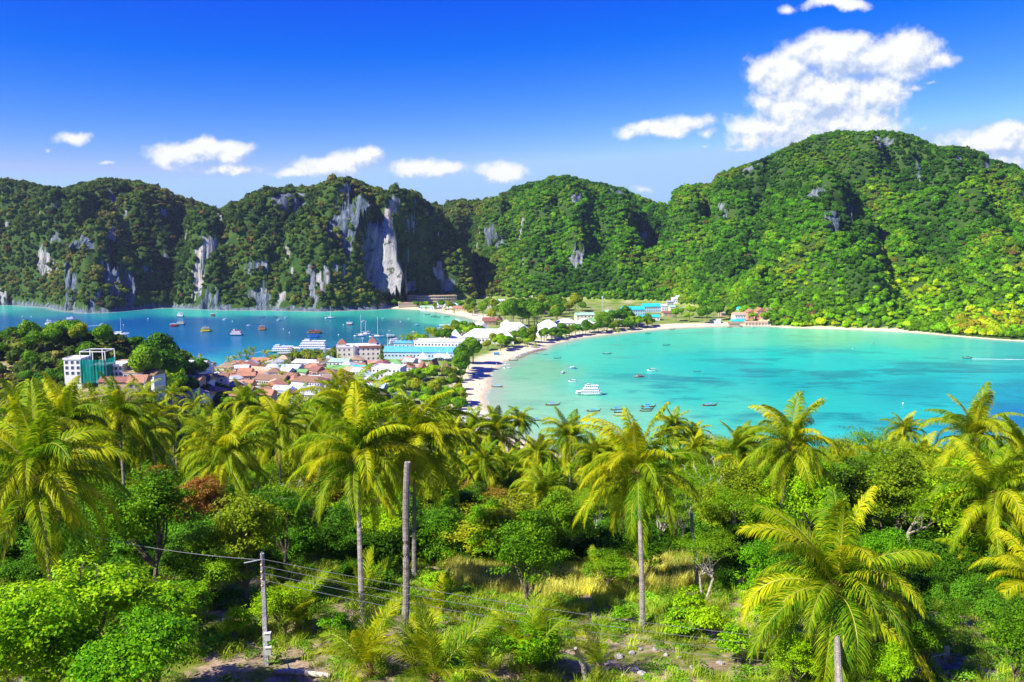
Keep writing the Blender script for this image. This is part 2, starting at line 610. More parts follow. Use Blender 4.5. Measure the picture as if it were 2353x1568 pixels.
def near_hill(x, Y):
    z = np.interp(Y, HILL_Y, HILL_Z)
    z = z + np.clip(1 - Y / 330, 0, 1) * 1.6 * fbm(x / 23, Y / 23, 2.2, 3) * sstep(Y, 20, 60)
    # the wooded knoll to the left with the building site on its near shoulder
    dx = x + 215
    r = (np.where(dx > 0, dx / 72, dx / 150)) ** 2 + ((Y - 415) / 78) ** 2
    kn = 46 * np.exp(-r ** 1.3 * 0.9) - 2
    dx2 = (x + 168) / 44
    sh = 38 * np.exp(-(dx2 ** 2) ** 1.4 - (((Y - 362) / 48) ** 2) ** 1.2) - 2
    return np.maximum(np.maximum(z, kn), sh)


_knob_w = []


def mount(q, Y):
    x = q * Y
    z = mount_base(q, Y)
    on = sstep(z, 2, 40)
    for (kx_, ky_, rad, amp) in _knob_w:
        dx = (x - kx_) / rad
        dy = (Y - ky_ - rad * 0.35) / (rad * 1.15)
        r2 = dx * dx + dy * dy
        if amp > 0:
            z = z + amp * np.clip(1 - r2 ** 1.5, 0, 1) ** 0.55 * (r2 < 1)
        else:
            z = z + amp * np.exp(-r2 * 1.3)
    # karst lumps
    rid = (0.5 - np.abs(gnoise((x + 20 * gnoise(x / 60, Y / 60, 2.0)) / 62, Y / 150, 6.6))) * (30 + 18 * sstep(q, 0.1, 0.3))
    z = z + on * rid * sstep(Y, 700, 800)
    lump = np.abs(gnoise(x / 46, Y / 46, 5.5)) * 13 + np.abs(gnoise(x / 21, Y / 21, 7.5)) * 6 - 4
    z = z + on * lump * 0.9
    # nothing rises above the surveyed skyline
    top = EYE + (np.interp(q, SKQ, SKK) - 0.0012) * Y
    return np.where(z > top - 8, top - 8 + 8 * np.tanh((z - top + 8) / 8), z)


def ground_height(q, Y, d=None):
    x = q * Y
    if d is None:
        d = shore(x, Y)
    flat = np.clip(d * 0.085, -3, 1.9) + sstep(d, 20, 80) * 0.8
    z = np.maximum(flat, np.minimum(near_hill(x, Y), np.maximum(d, 0) * 1.2 + 0.2))
    far = Y > 640
    zm = np.full(x.shape, -50.0)
    if far.any():
        zm[far] = mount(q[far], Y[far])
    zm = np.minimum(zm, np.maximum(d, -2) * 3.2 + 0.4)
    return np.maximum(z, np.where(d > -0.5, zm, -3)), d


def hit(u, v, Ymin=600, base=False):
    """first point where the sight line through (u, v) meets the mountains"""
    Y = np.arange(Ymin, 1800, 4.0)
    q = np.full(Y.shape, kx(u, v))
    z = mount_base(q, Y) if base else mount(q, Y)
    over = z > EYE + kz(v) * Y
    i = int(np.argmax(over)) if over.any() else len(Y) - 1
    return q[0] * Y[i], Y[i]


_kw = []
for (u, v, r_, a_) in KNOBS:
    X_, Y_ = hit(u, v, base=True)
    _kw.append((X_, Y_, r_ * Y_ / F_PX, a_ * 1.15))
for (u, v, r_, a_) in GULLIES:
    X_, Y_ = hit(u, v, base=True)
    _kw.append((X_, Y_, r_ * Y_ / F_PX, -a_ * 1.1))
_knob_w = _kw

# bare limestone faces, outlined where they stand on the slopes; grey ones are painted as shaded
FACES = [
    ([(835, 520), (850, 514), (875, 516), (897, 530), (908, 570), (916, 605), (930, 640), (932, 672), (905, 682), (880, 672), (855, 655), (840, 630), (834, 590), (832, 550)], 'pale'),
    ([(745, 530), (765, 495), (800, 470), (828, 450), (850, 470), (855, 485), (830, 505), (820, 540), (805, 600), (785, 570), (760, 550)], 'grey'),
    ([(84, 575), (100, 570), (125, 600), (135, 620), (112, 632), (90, 625)], 'warm'), ([(147, 600), (165, 610), (178, 650), (176, 700), (168, 718), (152, 710), (150, 650)], 'grey'),
    ([(225, 600), (240, 590), (255, 620), (250, 660), (235, 640)], 'grey'), ([(255, 620), (270, 610), (278, 650), (276, 695), (258, 695), (250, 660)], 'grey'),
    ([(282, 620), (300, 615), (312, 660), (310, 700), (290, 700), (280, 660)], 'grey'), ([(202, 675), (212, 670), (222, 718), (208, 718)], 'grey'), ([(-10, 665), (16, 672), (18, 700), (-10, 700)], 'warm'),
    ([(440, 605), (465, 595), (478, 620), (462, 660), (446, 690), (440, 650)], 'warm'), ([(455, 672), (500, 665), (510, 700), (470, 710), (458, 695)], 'grey'),
    ([(588, 660), (605, 640), (622, 680), (620, 712), (596, 712), (586, 690)], 'grey'), ([(560, 610), (590, 590), (600, 610), (575, 640), (558, 640)], 'grey'),
    ([(722, 625), (745, 610), (760, 640), (745, 665), (728, 650)], 'warm'), ([(765, 600), (780, 596), (778, 620), (766, 622)], 'grey'),
    ([(1112, 525), (1130, 518), (1152, 545), (1160, 560), (1140, 585), (1120, 570)], 'grey'), ([(1310, 582), (1325, 572), (1342, 578), (1340, 605), (1322, 613), (1310, 605)], 'pale'),
    ([(1465, 535), (1485, 530), (1490, 545), (1478, 575), (1466, 560)], 'warm'), ([(1652, 468), (1672, 472), (1678, 495), (1655, 492)], 'pale'),
    ([(1893, 490), (1915, 484), (1930, 505), (1925, 540), (1908, 542), (1896, 515)], 'grey'), ([(1944, 475), (1958, 470), (1962, 515), (1948, 522)], 'grey'),
    ([(2106, 380), (2116, 385), (2118, 418), (2106, 418)], 'grey'), ([(2196, 350), (2205, 345), (2215, 372), (2228, 385), (2205, 386)], 'pale'), ([(2262, 368), (2272, 366), (2280, 395), (2266, 398)], 'grey'),
    ([(1990, 318), (2020, 312), (2052, 322), (2045, 340), (2010, 338)], 'crag'), ([(1690, 392), (1740, 376), (1760, 380), (1700, 405)], 'crag'), ([(1835, 448), (1880, 430), (1915, 425), (1900, 440), (1850, 465)], 'crag'),
    ([(1395, 428), (1430, 438), (1440, 455), (1400, 450)], 'crag'), ([(1310, 450), (1335, 440), (1340, 470), (1320, 475)], 'crag'), ([(420, 480), (510, 495), (508, 515), (470, 500)], 'crag'),
    ([(620, 450), (700, 442), (705, 480), (640, 485)], 'crag'), ([(500, 490), (512, 488), (512, 510), (500, 505)], 'pale'), ([(240, 430), (262, 440), (268, 480), (250, 470)], 'crag'), ([(150, 540), (190, 540), (230, 560), (200, 575), (160, 570)], 'grey'),
]


def in_poly(x, y, P):
    ins = np.zeros(x.shape, bool)
    for i in range(len(P)):
        ax, ay = P[i]
        bx, by = P[(i + 1) % len(P)]
        c = (ay > y) != (by > y)
        ins ^= c & (x < (bx - ax) * (y - ay) / ((by - ay) or 1e-9) + ax)
    return ins


# ------------------------------------------------------------------ one sheet of land
QN = 1080
qs = np.linspace(-0.80, 0.80, QN)
Ys = np.concatenate([np.linspace(-60, 20, 14)[:-1], np.linspace(20, 66, 44), 66 * (640 / 66) ** np.linspace(0, 1, 130)[1:], np.arange(644, 1480, 3.6), np.arange(1484, 1900, 9.0),
                     [1990]])
# near the camera the columns become parallel so that the sheet has width under it
Wq = np.maximum(Ys, 40.0)
XX = qs[None, :] * Wq[:, None]
YY = np.repeat(Ys[:, None], QN, axis=1)
DD = np.concatenate([shore(XX[i:i + 40], YY[i:i + 40]) for i in range(0, len(Ys), 40)])
QQ = XX / np.maximum(YY, 40.0)
ZZ, _ = ground_height(QQ, np.where(YY < 40, YY, YY), DD)
ZZ[Ys < 40] = near_hill(XX[Ys < 40], YY[Ys < 40])

rock = np.zeros(ZZ.shape)
warm = np.zeros(ZZ.shape)
fU = lambda X_, Y_, Z_: None
kzz = (ZZ - EYE) / np.maximum(YY, 1)
# pixel position of every grid point, to find which points an outlined face covers
a_ = (-kzz * math.cos(PITCH) - math.sin(PITCH)) / (math.cos(PITCH) - kzz * math.sin(PITCH))
VV = a_ * F_PX + 784
UU = XX / np.maximum(YY, 1) * (math.cos(PITCH) - a_ * math.sin(PITCH)) * F_PX + 1176.5
wob = 5 * gnoise(UU / 7, VV / 7, 0.5)
Y_SLAB = np.full(ZZ.shape, np.nan)
for P_, kind_ in FACES:
    cu = sum(p[0] for p in P_) / len(P_)
    cv_ = sum(p[1] for p in P_) / len(P_)
    _, Yh = hit(cu, cv_ + 4)
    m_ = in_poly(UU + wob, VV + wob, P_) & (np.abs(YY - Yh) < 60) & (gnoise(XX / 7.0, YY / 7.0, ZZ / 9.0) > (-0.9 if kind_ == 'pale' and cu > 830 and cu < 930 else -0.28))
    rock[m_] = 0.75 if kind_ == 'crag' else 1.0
    if kind_ != 'crag':
        # sheer face leaning back a little and turned towards the afternoon side
        m2_ = in_poly(UU, VV, [(cu + (a - cu) * 1.04, cv_ + (b - cv_) * 1.03) for a, b in P_]) & (np.abs(YY - Yh) < 60)
        Y_SLAB[m2_] = Yh + (cv_ - VV[m2_]) * 0.20 - (UU[m2_] - cu) * (0.24 if kind_ != 'grey' else 0.05) - (26 if 860 < cu < 920 else 0)
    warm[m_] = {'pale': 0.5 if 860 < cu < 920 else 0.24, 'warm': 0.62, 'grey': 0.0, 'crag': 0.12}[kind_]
# slopes too steep for trees, broken up
dzdx = np.gradient(ZZ, axis=1) / np.gradient(XX, axis=1)
dzdy = np.gradient(ZZ, axis=0) / np.gradient(YY, axis=0)
steep = np.hypot(dzdx, dzdy)
crn = gnoise(XX / 26, YY / 26, ZZ / 30)
auto = (YY > 640) & (rock == 0) & (steep > 2.8) & (crn > 0.3) & (ZZ > 12) & (UU < 1250)
rock[auto] = 0.8
warm[auto] = 0.25 + 0.5 * (gnoise(XX[auto] / 60, YY[auto] / 60, 2.0) > 0)
rocky = (YY > 640) & (DD < 4) & (UU < 880) & (ZZ < 3)
rock[rocky] = 0.9
warm[rocky] = 0.0
# fluted relief on bare rock: pushed out along the line of sight side
fl = gnoise(XX / 5.0, 0 * XX, ZZ / 40) * 3.2 + gnoise(XX / 2.2, 0 * XX + 5, ZZ / 16) * 1.4 + gnoise(XX / 11, 0 * XX, ZZ / 22) * 4
YD = YY - fl * np.minimum(rock, 1) * (YY > 640) * sstep(ZZ, 3, 14)

XV, ZV = XX.copy(), ZZ.copy()
sl = ~np.isnan(Y_SLAB)
ys = Y_SLAB[sl] - fl[sl] * 1.1
XV[sl] = XX[sl] / YY[sl] * ys
ZV[sl] = EYE + kzz[sl] * ys
YD = np.where(sl, np.nan_to_num(Y_SLAB) - fl * 1.1, YD)
verts = np.stack([XV, YD, ZV], -1).reshape(-1, 3)
ii = np.arange((len(Ys) - 1) * QN).reshape(-1, QN)[:, :-1]
faces = np.stack([ii, ii + 1, ii + QN + 1, ii + QN], -1).reshape(-1, 4)
# nothing is built under deep water
dq = DD.reshape(-1)[faces].max(1) > -45
faces = faces[dq]

# land material ----------------------------------------------------------
lm = bpy.data.materials.new("land")
lm.use_nodes = True
t = NT(lm.node_tree)
g = t.n('ShaderNodeNewGeometry')
pos = g.outputs['Position']
aR = t.n('ShaderNodeAttribute'); aR.attribute_name = 'rock'
aW = t.n('ShaderNodeAttribute'); aW.attribute_name = 'warm'
aS = t.n('ShaderNodeAttribute'); aS.attribute_name = 'shore'
aN = t.n('ShaderNodeAttribute'); aN.attribute_name = 'near'
fluted = t.vm('MULTIPLY', pos, (0.30, 0.30, 0.035))
st1 = t.noise(fluted, 1.0, 7, 0.62, dist=0.4)
st2 = t.noise(t.vm('MULTIPLY', pos, (0.9, 0.9, 0.10)), 1.0, 6, 0.65)
blot = t.noise(t.vm('MULTIPLY', pos, (0.06, 0.06, 0.04)), 1.0, 6, 0.6)
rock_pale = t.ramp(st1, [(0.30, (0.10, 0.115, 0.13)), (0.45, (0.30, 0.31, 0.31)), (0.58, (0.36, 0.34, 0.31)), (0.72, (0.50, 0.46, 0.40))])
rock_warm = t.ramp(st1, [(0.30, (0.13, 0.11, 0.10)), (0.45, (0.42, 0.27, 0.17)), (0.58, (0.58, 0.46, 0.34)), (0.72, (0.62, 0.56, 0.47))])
rock_grey_shade = t.ramp(st1, [(0.30, (0.03, 0.045, 0.06)), (0.5, (0.10, 0.13, 0.16)), (0.72, (0.25, 0.28, 0.31))])  # dark blue-grey: shade painted into the grey faces, also grey shore rock
rk = t.mix(t.step(aW.outputs['Fac'], 0.0, 0.5), rock_grey_shade, rock_pale)
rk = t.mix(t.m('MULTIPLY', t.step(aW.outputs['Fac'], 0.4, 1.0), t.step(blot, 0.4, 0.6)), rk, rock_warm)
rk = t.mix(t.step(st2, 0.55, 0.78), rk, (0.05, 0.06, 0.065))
rk = t.mix(t.m('MULTIPLY', t.step(t.noise(pos, 0.11, 6, 0.6), 0.56, 0.66), 0.85), rk, (0.035, 0.06, 0.018))
scrub = t.ramp(t.noise(pos, 0.06, 8, 0.65), [(0.3, (0.018, 0.045, 0.008)), (0.5, (0.035, 0.08, 0.010)), (0.7, (0.07, 0.11, 0.015))])
sand = t.ramp(t.noise(pos, 0.25, 6, 0.6), [(0.3, (0.62, 0.52, 0.31)), (0.7, (0.76, 0.66, 0.44))])
sand = t.mix(t.step(aS.outputs['Fac'], 5.0, 0.5), sand, (0.50, 0.41, 0.25))
turf = t.ramp(t.noise(pos, 0.05, 7, 0.65), [(0.35, (0.09, 0.18, 0.02)), (0.52, (0.22, 0.28, 0.05)), (0.64, (0.36, 0.32, 0.19)), (0.75, (0.44, 0.40, 0.33))])
flat = t.mix(t.step(t.m('ADD', aS.outputs['Fac'], t.m('MULTIPLY', t.noise(pos, 0.09, 4), 10.0)), 22.0, 34.0), sand, turf)
d1 = t.noise(pos, 0.35, 8, 0.7)
d2 = t.noise(pos, 1.7, 6, 0.7)
soil = t.ramp(d2, [(0.3, (0.20, 0.14, 0.085)), (0.5, (0.36, 0.26, 0.16)), (0.7, (0.50, 0.38, 0.25))])
grassy = t.ramp(d2, [(0.3, (0.05, 0.075, 0.012)), (0.5, (0.15, 0.19, 0.02)), (0.7, (0.26, 0.25, 0.05))])
nearc = t.mix(t.step(d1, 0.44, 0.56), soil, grassy)
nearc = t.mix(t.step(t.noise(pos, 4.5, 5, 0.7), 0.58, 0.7), nearc, (0.16, 0.115, 0.07))
base = t.mix(aN.outputs['Fac'], flat, nearc)
aH = t.n('ShaderNodeAttribute'); aH.attribute_name = 'hill'
hill = t.m('GREATER_THAN', aH.outputs['Fac'], 0.35)
base = t.mix(hill, base, scrub)
rf = t.step(t.m('ADD', aR.outputs['Fac'], t.m('MULTIPLY', t.m('SUBTRACT', t.noise(pos, 0.22, 6, 0.7), 0.5), 0.9)), 0.35, 0.5)
colr = t.mix(rf, base, rk)
p = t.n('ShaderNodeBsdfPrincipled')
p.inputs['Roughness'].default_value = 0.9
p.inputs['Specular IOR Level'].default_value = 0.15
t.l(colr, p.inputs['Base Color'])
b1 = t.n('ShaderNodeBump')
b1.inputs['Strength'].default_value = 0.9
b1.inputs['Distance'].default_value = 2.2
t.l(t.m('ADD', st1, t.m('MULTIPLY', st2, 0.5)), b1.inputs['Height'])
b2 = t.n('ShaderNodeBump')
b2.inputs['Strength'].default_value = 0.6
b2.inputs['Distance'].default_value = 0.12
t.l(t.noise(pos, 3.0, 6, 0.7), b2.inputs['Height'])
nm = t.n('ShaderNodeMix'); nm.data_type = 'VECTOR'
t.l(rf, nm.inputs[0]); t.l(b2.outputs[0], nm.inputs[4]); t.l(b1.outputs[0], nm.inputs[5])
t.l(nm.outputs[1], p.inputs['Normal'])
o = t.n('ShaderNodeOutputMaterial')
t.l(p.outputs[0], o.inputs[0])

used = np.unique(faces)
remap = np.full(len(verts), -1)
remap[used] = np.arange(len(used))
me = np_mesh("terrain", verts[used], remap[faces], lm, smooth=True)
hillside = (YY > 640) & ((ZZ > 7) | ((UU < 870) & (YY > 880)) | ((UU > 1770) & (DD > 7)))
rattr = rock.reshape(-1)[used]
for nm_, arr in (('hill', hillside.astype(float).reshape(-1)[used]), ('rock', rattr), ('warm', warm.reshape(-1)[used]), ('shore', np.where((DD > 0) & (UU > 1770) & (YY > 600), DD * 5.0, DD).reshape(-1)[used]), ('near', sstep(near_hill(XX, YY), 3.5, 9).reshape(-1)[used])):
    a = me.attributes.new(nm_, 'FLOAT', 'POINT')
    a.data.foreach_set('value', arr.astype(np.float32))
terrain = link(bpy.data.objects.new("terrain", me))
tag(terrain, "limestone mountains, sandy isthmus and hillside in one sheet of land", kind='structure')


def grid_sample(arr, x, y):
    """bilinear look-up on the land sheet"""
    x = np.asarray(x, float); y = np.asarray(y, float)
    r = np.interp(y, Ys, np.arange(len(Ys)))
    r0 = np.clip(np.floor(r).astype(int), 0, len(Ys) - 2)
    fr = r - r0
    out = 0
    for rr, wgt in ((r0, 1 - fr), (r0 + 1, fr)):
        c = (x / Wq[rr] - qs[0]) / (qs[1] - qs[0])
        c0 = np.clip(np.floor(c).astype(int), 0, QN - 2)
        fc = np.clip(c - c0, 0, 1)
        out = out + wgt * (arr[rr, c0] * (1 - fc) + arr[rr, c0 + 1] * fc)
    return out


def gz(x, y):
    return float(grid_sample(ZZ, x, y))


def foot(u, v, lo=20, hi=900):
    """where the sight line through (u, v) meets the ground"""
    Y = np.concatenate([np.arange(lo, 120, 0.5), np.arange(120, hi, 2.0)])
    X_ = kx(u, v) * Y
    z_ = grid_sample(ZZ, X_, Y)
    over = z_ > EYE + kz(v) * Y
    i = int(np.argmax(over)) if over.any() else len(Y) - 1
    return Vector((X_[i], Y[i], z_[i]))


# ------------------------------------------------------------------ water
K = 0.74
WC = [(100, 722, (20, 150, 160)), (0, 706, (70, 190, 180)), (150, 760, (0, 98, 160)), (40, 740, (0, 104, 162)), (300, 790, (0, 104, 166)), (450, 780, (0, 104, 160)), (450, 720, (60, 195, 180)),
      (600, 720, (50, 195, 180)), (250, 727, (10, 150, 165)), (600, 745, (0, 98, 150)), (700, 765, (0, 100, 145)), (820, 775, (0, 110, 140)), (900, 745, (0, 120, 140)), (980, 755, (20, 150, 150)),
      (900, 720, (60, 190, 165)), (1000, 735, (70, 205, 170)), (1050, 740, (110, 220, 180)), (560, 822, (20, 150, 185)), (500, 838, (50, 180, 195)), (450, 800, (0, 110, 175)), (640, 810, (10, 135, 175)),
      (780, 800, (0, 120, 160)), (740, 722, (60, 200, 175)), (760, 735, (0, 125, 145)), (-300, 740, (0, 85, 160)), (300, 740, (0, 88, 160)), (150, 735, (0, 100, 165)), (450, 738, (0, 95, 158)), (600, 733, (0, 105, 155)),
      (1160, 900, (150, 205, 175)), (1240, 850, (125, 200, 160)), (1300, 940, (135, 210, 180)), (1400, 890, (90, 210, 190)), (1350, 820, (80, 215, 190)), (1500, 790, (60, 210, 185)), (1700, 780, (90, 220, 190)),
      (1900, 775, (110, 220, 175)), (1600, 830, (20, 200, 195)), (1700, 850, (0, 190, 195)), (1750, 820, (10, 210, 205)), (1900, 830, (10, 205, 205)), (1850, 880, (0, 180, 190)), (2050, 850, (0, 200, 205)),
      (2100, 890, (0, 165, 185)), (2250, 870, (0, 190, 205)), (2340, 960, (0, 125, 190)), (2330, 900, (0, 160, 195)), (2330, 1020, (0, 130, 195)), (2150, 950, (30, 195, 205)), (1900, 930, (30, 195, 195)), (1700, 950, (70, 205, 190)),
      (1500, 980, (125, 210, 180)), (1600, 900, (50, 200, 190)), (1350, 980, (145, 215, 180)), (2200, 810, (60, 205, 195)), (2340, 810, (40, 190, 195)), (2000, 1000, (50, 200, 205)), (2700, 900, (0, 120, 190)), (2100, 790, (90, 215, 180)),
      (1450, 850, (60, 205, 185)), (1220, 960, (150, 210, 175)), (2050, 810, (30, 215, 200)), (2200, 1000, (20, 170, 200)), (3100, 900, (0, 90, 170))]
WQ = np.linspace(-1.5, 1.5, 420)
WY = np.concatenate([[-900, 100], 330 * (1250 / 330) ** np.linspace(0, 1, 330), [1400, 1700, 2400, 5000, 9000]])
WW = np.maximum(WY, 330)
WX_, WY_ = WQ[None, :] * WW[:, None], np.repeat(WY[:, None], len(WQ), 1)
num = np.zeros(WX_.shape + (3,))
den = np.zeros(WX_.shape)
lat = WX_ / np.maximum(WY_, 330)
for (u, v, c) in WC:
    p_ = sea(u, v)
    # weights in bearing and distance
    dd = ((lat - p_.x / p_.y) * 1.0) ** 2 + (np.log(np.maximum(WY_, 330) / p_.y) * 0.55) ** 2
    wgt = 1 / (dd + 1.5e-4) ** 2
    cl = np.array(lin(*c)) * K * (np.array([1.10, 1.08, 0.84]) if u > 1110 else np.array([1.0, 1.05, 0.94]))
    num += wgt[..., None] * cl
    den += wgt
wc = num / den[..., None]
wd = np.concatenate([shore(WX_[i:i + 40], WY_[i:i + 40]) for i in range(0, len(WY), 40)])
ii = np.arange((len(WY) - 1) * len(WQ)).reshape(-1, len(WQ))[:, :-1]
wf = np.stack([ii, ii + 1, ii + len(WQ) + 1, ii + len(WQ)], -1).reshape(-1, 4)

wm = bpy.data.materials.new("sea_water")
wm.use_nodes = True
t = NT(wm.node_tree)
g = t.n('ShaderNodeNewGeometry')
pos = g.outputs['Position']
ac = t.n('ShaderNodeAttribute'); ac.attribute_name = 'bed'
ash = t.n('ShaderNodeAttribute'); ash.attribute_name = 'shore'
apt = t.n('ShaderNodeAttribute'); apt.attribute_name = 'patch'
n1 = t.noise(t.vm('MULTIPLY', pos, (0.010, 0.020, 1)), 1.0, 7, 0.62, dist=0.6)
n2 = t.noise(t.vm('MULTIPLY', pos, (0.035, 0.06, 1)), 1.0, 6, 0.65, dist=0.4)
grass = t.m('MULTIPLY', t.step(t.m('ADD', t.m('MULTIPLY', n1, 0.65), t.m('MULTIPLY', n2, 0.35)), 0.47, 0.60), apt.outputs['Fac'])
c = t.mix(t.m('MULTIPLY', grass, 0.62), ac.outputs['Color'], (0.0, 0.115, 0.17))
pale = t.m('MULTIPLY', t.step(n1, 0.48, 0.30), t.m('MULTIPLY', apt.outputs['Fac'], 0.45))
c = t.mix(pale, c, (0.02, 0.36, 0.34))
n3 = t.noise(t.vm('MULTIPLY', pos, (0.022, 0.05, 1)), 1.0, 6, 0.6, dist=0.8)
shal = t.m('MULTIPLY', t.step(ash.outputs['Fac'], -190.0, -20.0), t.m('SUBTRACT', 1.0, apt.outputs['Fac'], clamp=True))
c = t.mix(t.m('MULTIPLY', t.m('MULTIPLY', t.step(n3, 0.52, 0.64), shal), 0.35), c, (0.10, 0.24, 0.17))
fine = t.noise(t.vm('MULTIPLY', pos, (0.09, 0.22, 1)), 1.0, 7, 0.7, dist=0.6)
c = t.vm('SCALE', c, scale=t.m('ADD', 0.80, t.m('MULTIPLY', fine, 0.40)))
# clear shallows over sand and a broken line of foam at the edge
edge = t.m('ADD', ash.outputs['Fac'], t.m('MULTIPLY', t.noise(pos, 0.15, 4), 4.0))
c = t.mix(t.m('MULTIPLY', t.step(edge, -16.0, 2.0), 0.75), c, (0.36, 0.39, 0.27))
foam = t.m('MULTIPLY', t.step(edge, 0.4, 1.6), t.step(t.noise(pos, 0.5, 5, 0.7), 0.45, 0.6))
c = t.mix(t.m('MULTIPLY', foam, 0.8), c, (0.7, 0.72, 0.7))
p = t.n('ShaderNodeBsdfPrincipled')
p.inputs['IOR'].default_value = 1.33
p.inputs['Specular IOR Level'].default_value = 0.10
p.inputs['Roughness'].default_value = 0.16
t.l(c, p.inputs['Base Color'])
b = t.n('ShaderNodeBump')
b.inputs['Strength'].default_value = 0.8
b.inputs['Distance'].default_value = 0.5
wv = t.m('ADD', t.noise(t.vm('MULTIPLY', pos, (0.10, 0.28, 1)), 1.0, 8, 0.7, dist=0.5), t.m('MULTIPLY', t.noise(t.vm('MULTIPLY', pos, (0.6, 1.1, 1)), 1.0, 5, 0.7), 0.35))
t.l(wv, b.inputs['Height'])
t.l(b.outputs[0], p.inputs['Normal'])
o = t.n('ShaderNodeOutputMaterial')
t.l(p.outputs[0], o.inputs[0])
wme = np_mesh("sea", np.stack([WX_, WY_, 0 * WX_], -1).reshape(-1, 3), wf, wm, smooth=True)
a = wme.attributes.new('bed', 'FLOAT_COLOR', 'POINT')
a.data.foreach_set('color', np.concatenate([wc, np.ones(wc.shape[:2] + (1,))], -1).astype(np.float32).ravel())
a = wme.attributes.new('shore', 'FLOAT', 'POINT')
a.data.foreach_set('value', wd.astype(np.float32).ravel())
pt = np.exp(-(((lat - 0.36) / 0.26) ** 2) - ((np.log(np.maximum(WY_, 330) / 540.0) / 0.26) ** 2)) * 1.6
pt = np.clip(pt, 0, 1) * (lat > 0.02) * sstep(-wd, 20, 90)
a = wme.attributes.new('patch', 'FLOAT', 'POINT')
a.data.foreach_set('value', pt.astype(np.float32).ravel())
sea_o = link(bpy.data.objects.new("sea", wme))
tag(sea_o, "deep blue western bay and turquoise eastern bay", kind='structure')

# ------------------------------------------------------------------ forest on the mountains
def blob_crown(seed, nleaf=420, leaf=0.16, flat=0.8, core=True):
    """unit tree crown: lumpy cloud of leaf clumps round an uneven dome"""
    rs = np.random.RandomState(seed)
    nl = 9
    lobes = rs.normal(size=(nl, 3))
    lobes /= np.linalg.norm(lobes, axis=1)[:, None]
    lobes *= rs.uniform(0.25, 0.62, (nl, 1))
    lobes[:, 2] = np.abs(lobes[:, 2]) * 0.8 * flat
    lr = rs.uniform(0.34, 0.56, nl)
    which = rs.randint(0, nl, nleaf)
    d = rs.normal(size=(nleaf, 3))
    d[:, 2] = np.abs(d[:, 2]) * 0.9 - 0.25 * rs.rand(nleaf)
    d /= np.linalg.norm(d, axis=1)[:, None]
    p = lobes[which] + d * lr[which][:, None] * rs.uniform(0.82, 1.08, (nleaf, 1)) * np.array([1, 1, flat])
    n = d + rs.normal(size=(nleaf, 3)) * 0.36
    n /= np.linalg.norm(n, axis=1)[:, None]
    a = np.cross(n, rs.normal(size=(nleaf, 3)))
    a /= np.linalg.norm(a, axis=1)[:, None]
    b = np.cross(n, a)
    s = (leaf * rs.uniform(0.6, 1.3, nleaf))[:, None]
    V = np.stack([p - a * s, p - b * s * 0.7 + n * s * 0.2, p + a * s, p + b * s * 0.7 + n * s * 0.2], 1).reshape(-1, 3)
    Fq = np.arange(nleaf * 4).reshape(-1, 4)
    vs, fs = [V], [Fq]
    off = len(V)
    if core:
        mb = MB()
        for i in range(nl):
            mb.ball(lobes[i], lr[i] * 0.86, 7, 5, flat)
        tri = np.array([f for f in mb.f if len(f) == 3]) + off
        qd = np.array([f for f in mb.f if len(f) == 4]) + off
        vs.append(np.array(mb.v))
        fs = [np.concatenate([Fq, qd]), tri]
    return np.concatenate(vs), fs


far_leaf = leaf_mat("forest_leaves", [(0.25, (0.45, 0.45, 0.45)), (0.75, (1, 1, 1))], transl=0.24, rough=0.8, attr='tint', nscale=0.25, gloss=0.04)
crowns_col = bpy.data.collections.new("forest_crowns")
for k in range(7):
    V_, F_ = blob_crown(100 + k, 300, 0.17, (0.75, 0.9, 1.0, 0.65, 0.85, 1.1, 0.7)[k])
    o_ = bpy.data.objects.new("forest_crown", np_mesh("forest_crown", V_, F_, far_leaf))
    crowns_col.objects.link(o_)


def scatter_group(coll):
    ng = bpy.data.node_groups.new("scatter_crowns", 'GeometryNodeTree')
    ng.interface.new_socket("Geometry", in_out='INPUT', socket_type='NodeSocketGeometry')
    ng.interface.new_socket("Geometry", in_out='OUTPUT', socket_type='NodeSocketGeometry')
    N = ng.nodes
    gi, go = N.new('NodeGroupInput'), N.new('NodeGroupOutput')
    ci = N.new('GeometryNodeCollectionInfo')
    ci.inputs['Collection'].default_value = coll
    ci.inputs['Separate Children'].default_value = True
    ci.inputs['Reset Children'].default_value = True
    iop = N.new('GeometryNodeInstanceOnPoints')
    iop.inputs['Pick Instance'].default_value = True

    def attr(name, kind):
        a = N.new('GeometryNodeInputNamedAttribute')
        a.data_type = kind
        a.inputs['Name'].default_value = name
        return a.outputs['Attribute']
    L = ng.links.new
    L(gi.outputs[0], iop.inputs['Points'])
    L(ci.outputs[0], iop.inputs['Instance'])
    L(attr('pick', 'INT'), iop.inputs['Instance Index'])
    L(attr('rot', 'FLOAT_VECTOR'), iop.inputs['Rotation'])
    L(attr('scl', 'FLOAT_VECTOR'), iop.inputs['Scale'])
    L(iop.outputs[0], go.inputs[0])
    return ng


def scatter(name, label, pts, scl, rot, pick, tint, group, kind='stuff', cat=None):
    me_ = bpy.data.meshes.new(name)
    me_.vertices.add(len(pts))
    me_.vertices.foreach_set('co', np.asarray(pts, np.float32).ravel())
    for nm, ty, key, arr in (('scl', 'FLOAT_VECTOR', 'vector', scl), ('rot', 'FLOAT_VECTOR', 'vector', rot), ('pick', 'INT', 'value', pick), ('tint', 'FLOAT_COLOR', 'color', tint)):
        a_ = me_.attributes.new(nm, ty, 'POINT')
        a_.data.foreach_set(key, np.ascontiguousarray(arr).astype(np.int32 if ty == 'INT' else np.float32).ravel())
    ob = link(bpy.data.objects.new(name, me_))
    md = ob.modifiers.new("scatter", 'NODES')
    md.node_group = group
    return tag(ob, label, kind=kind)


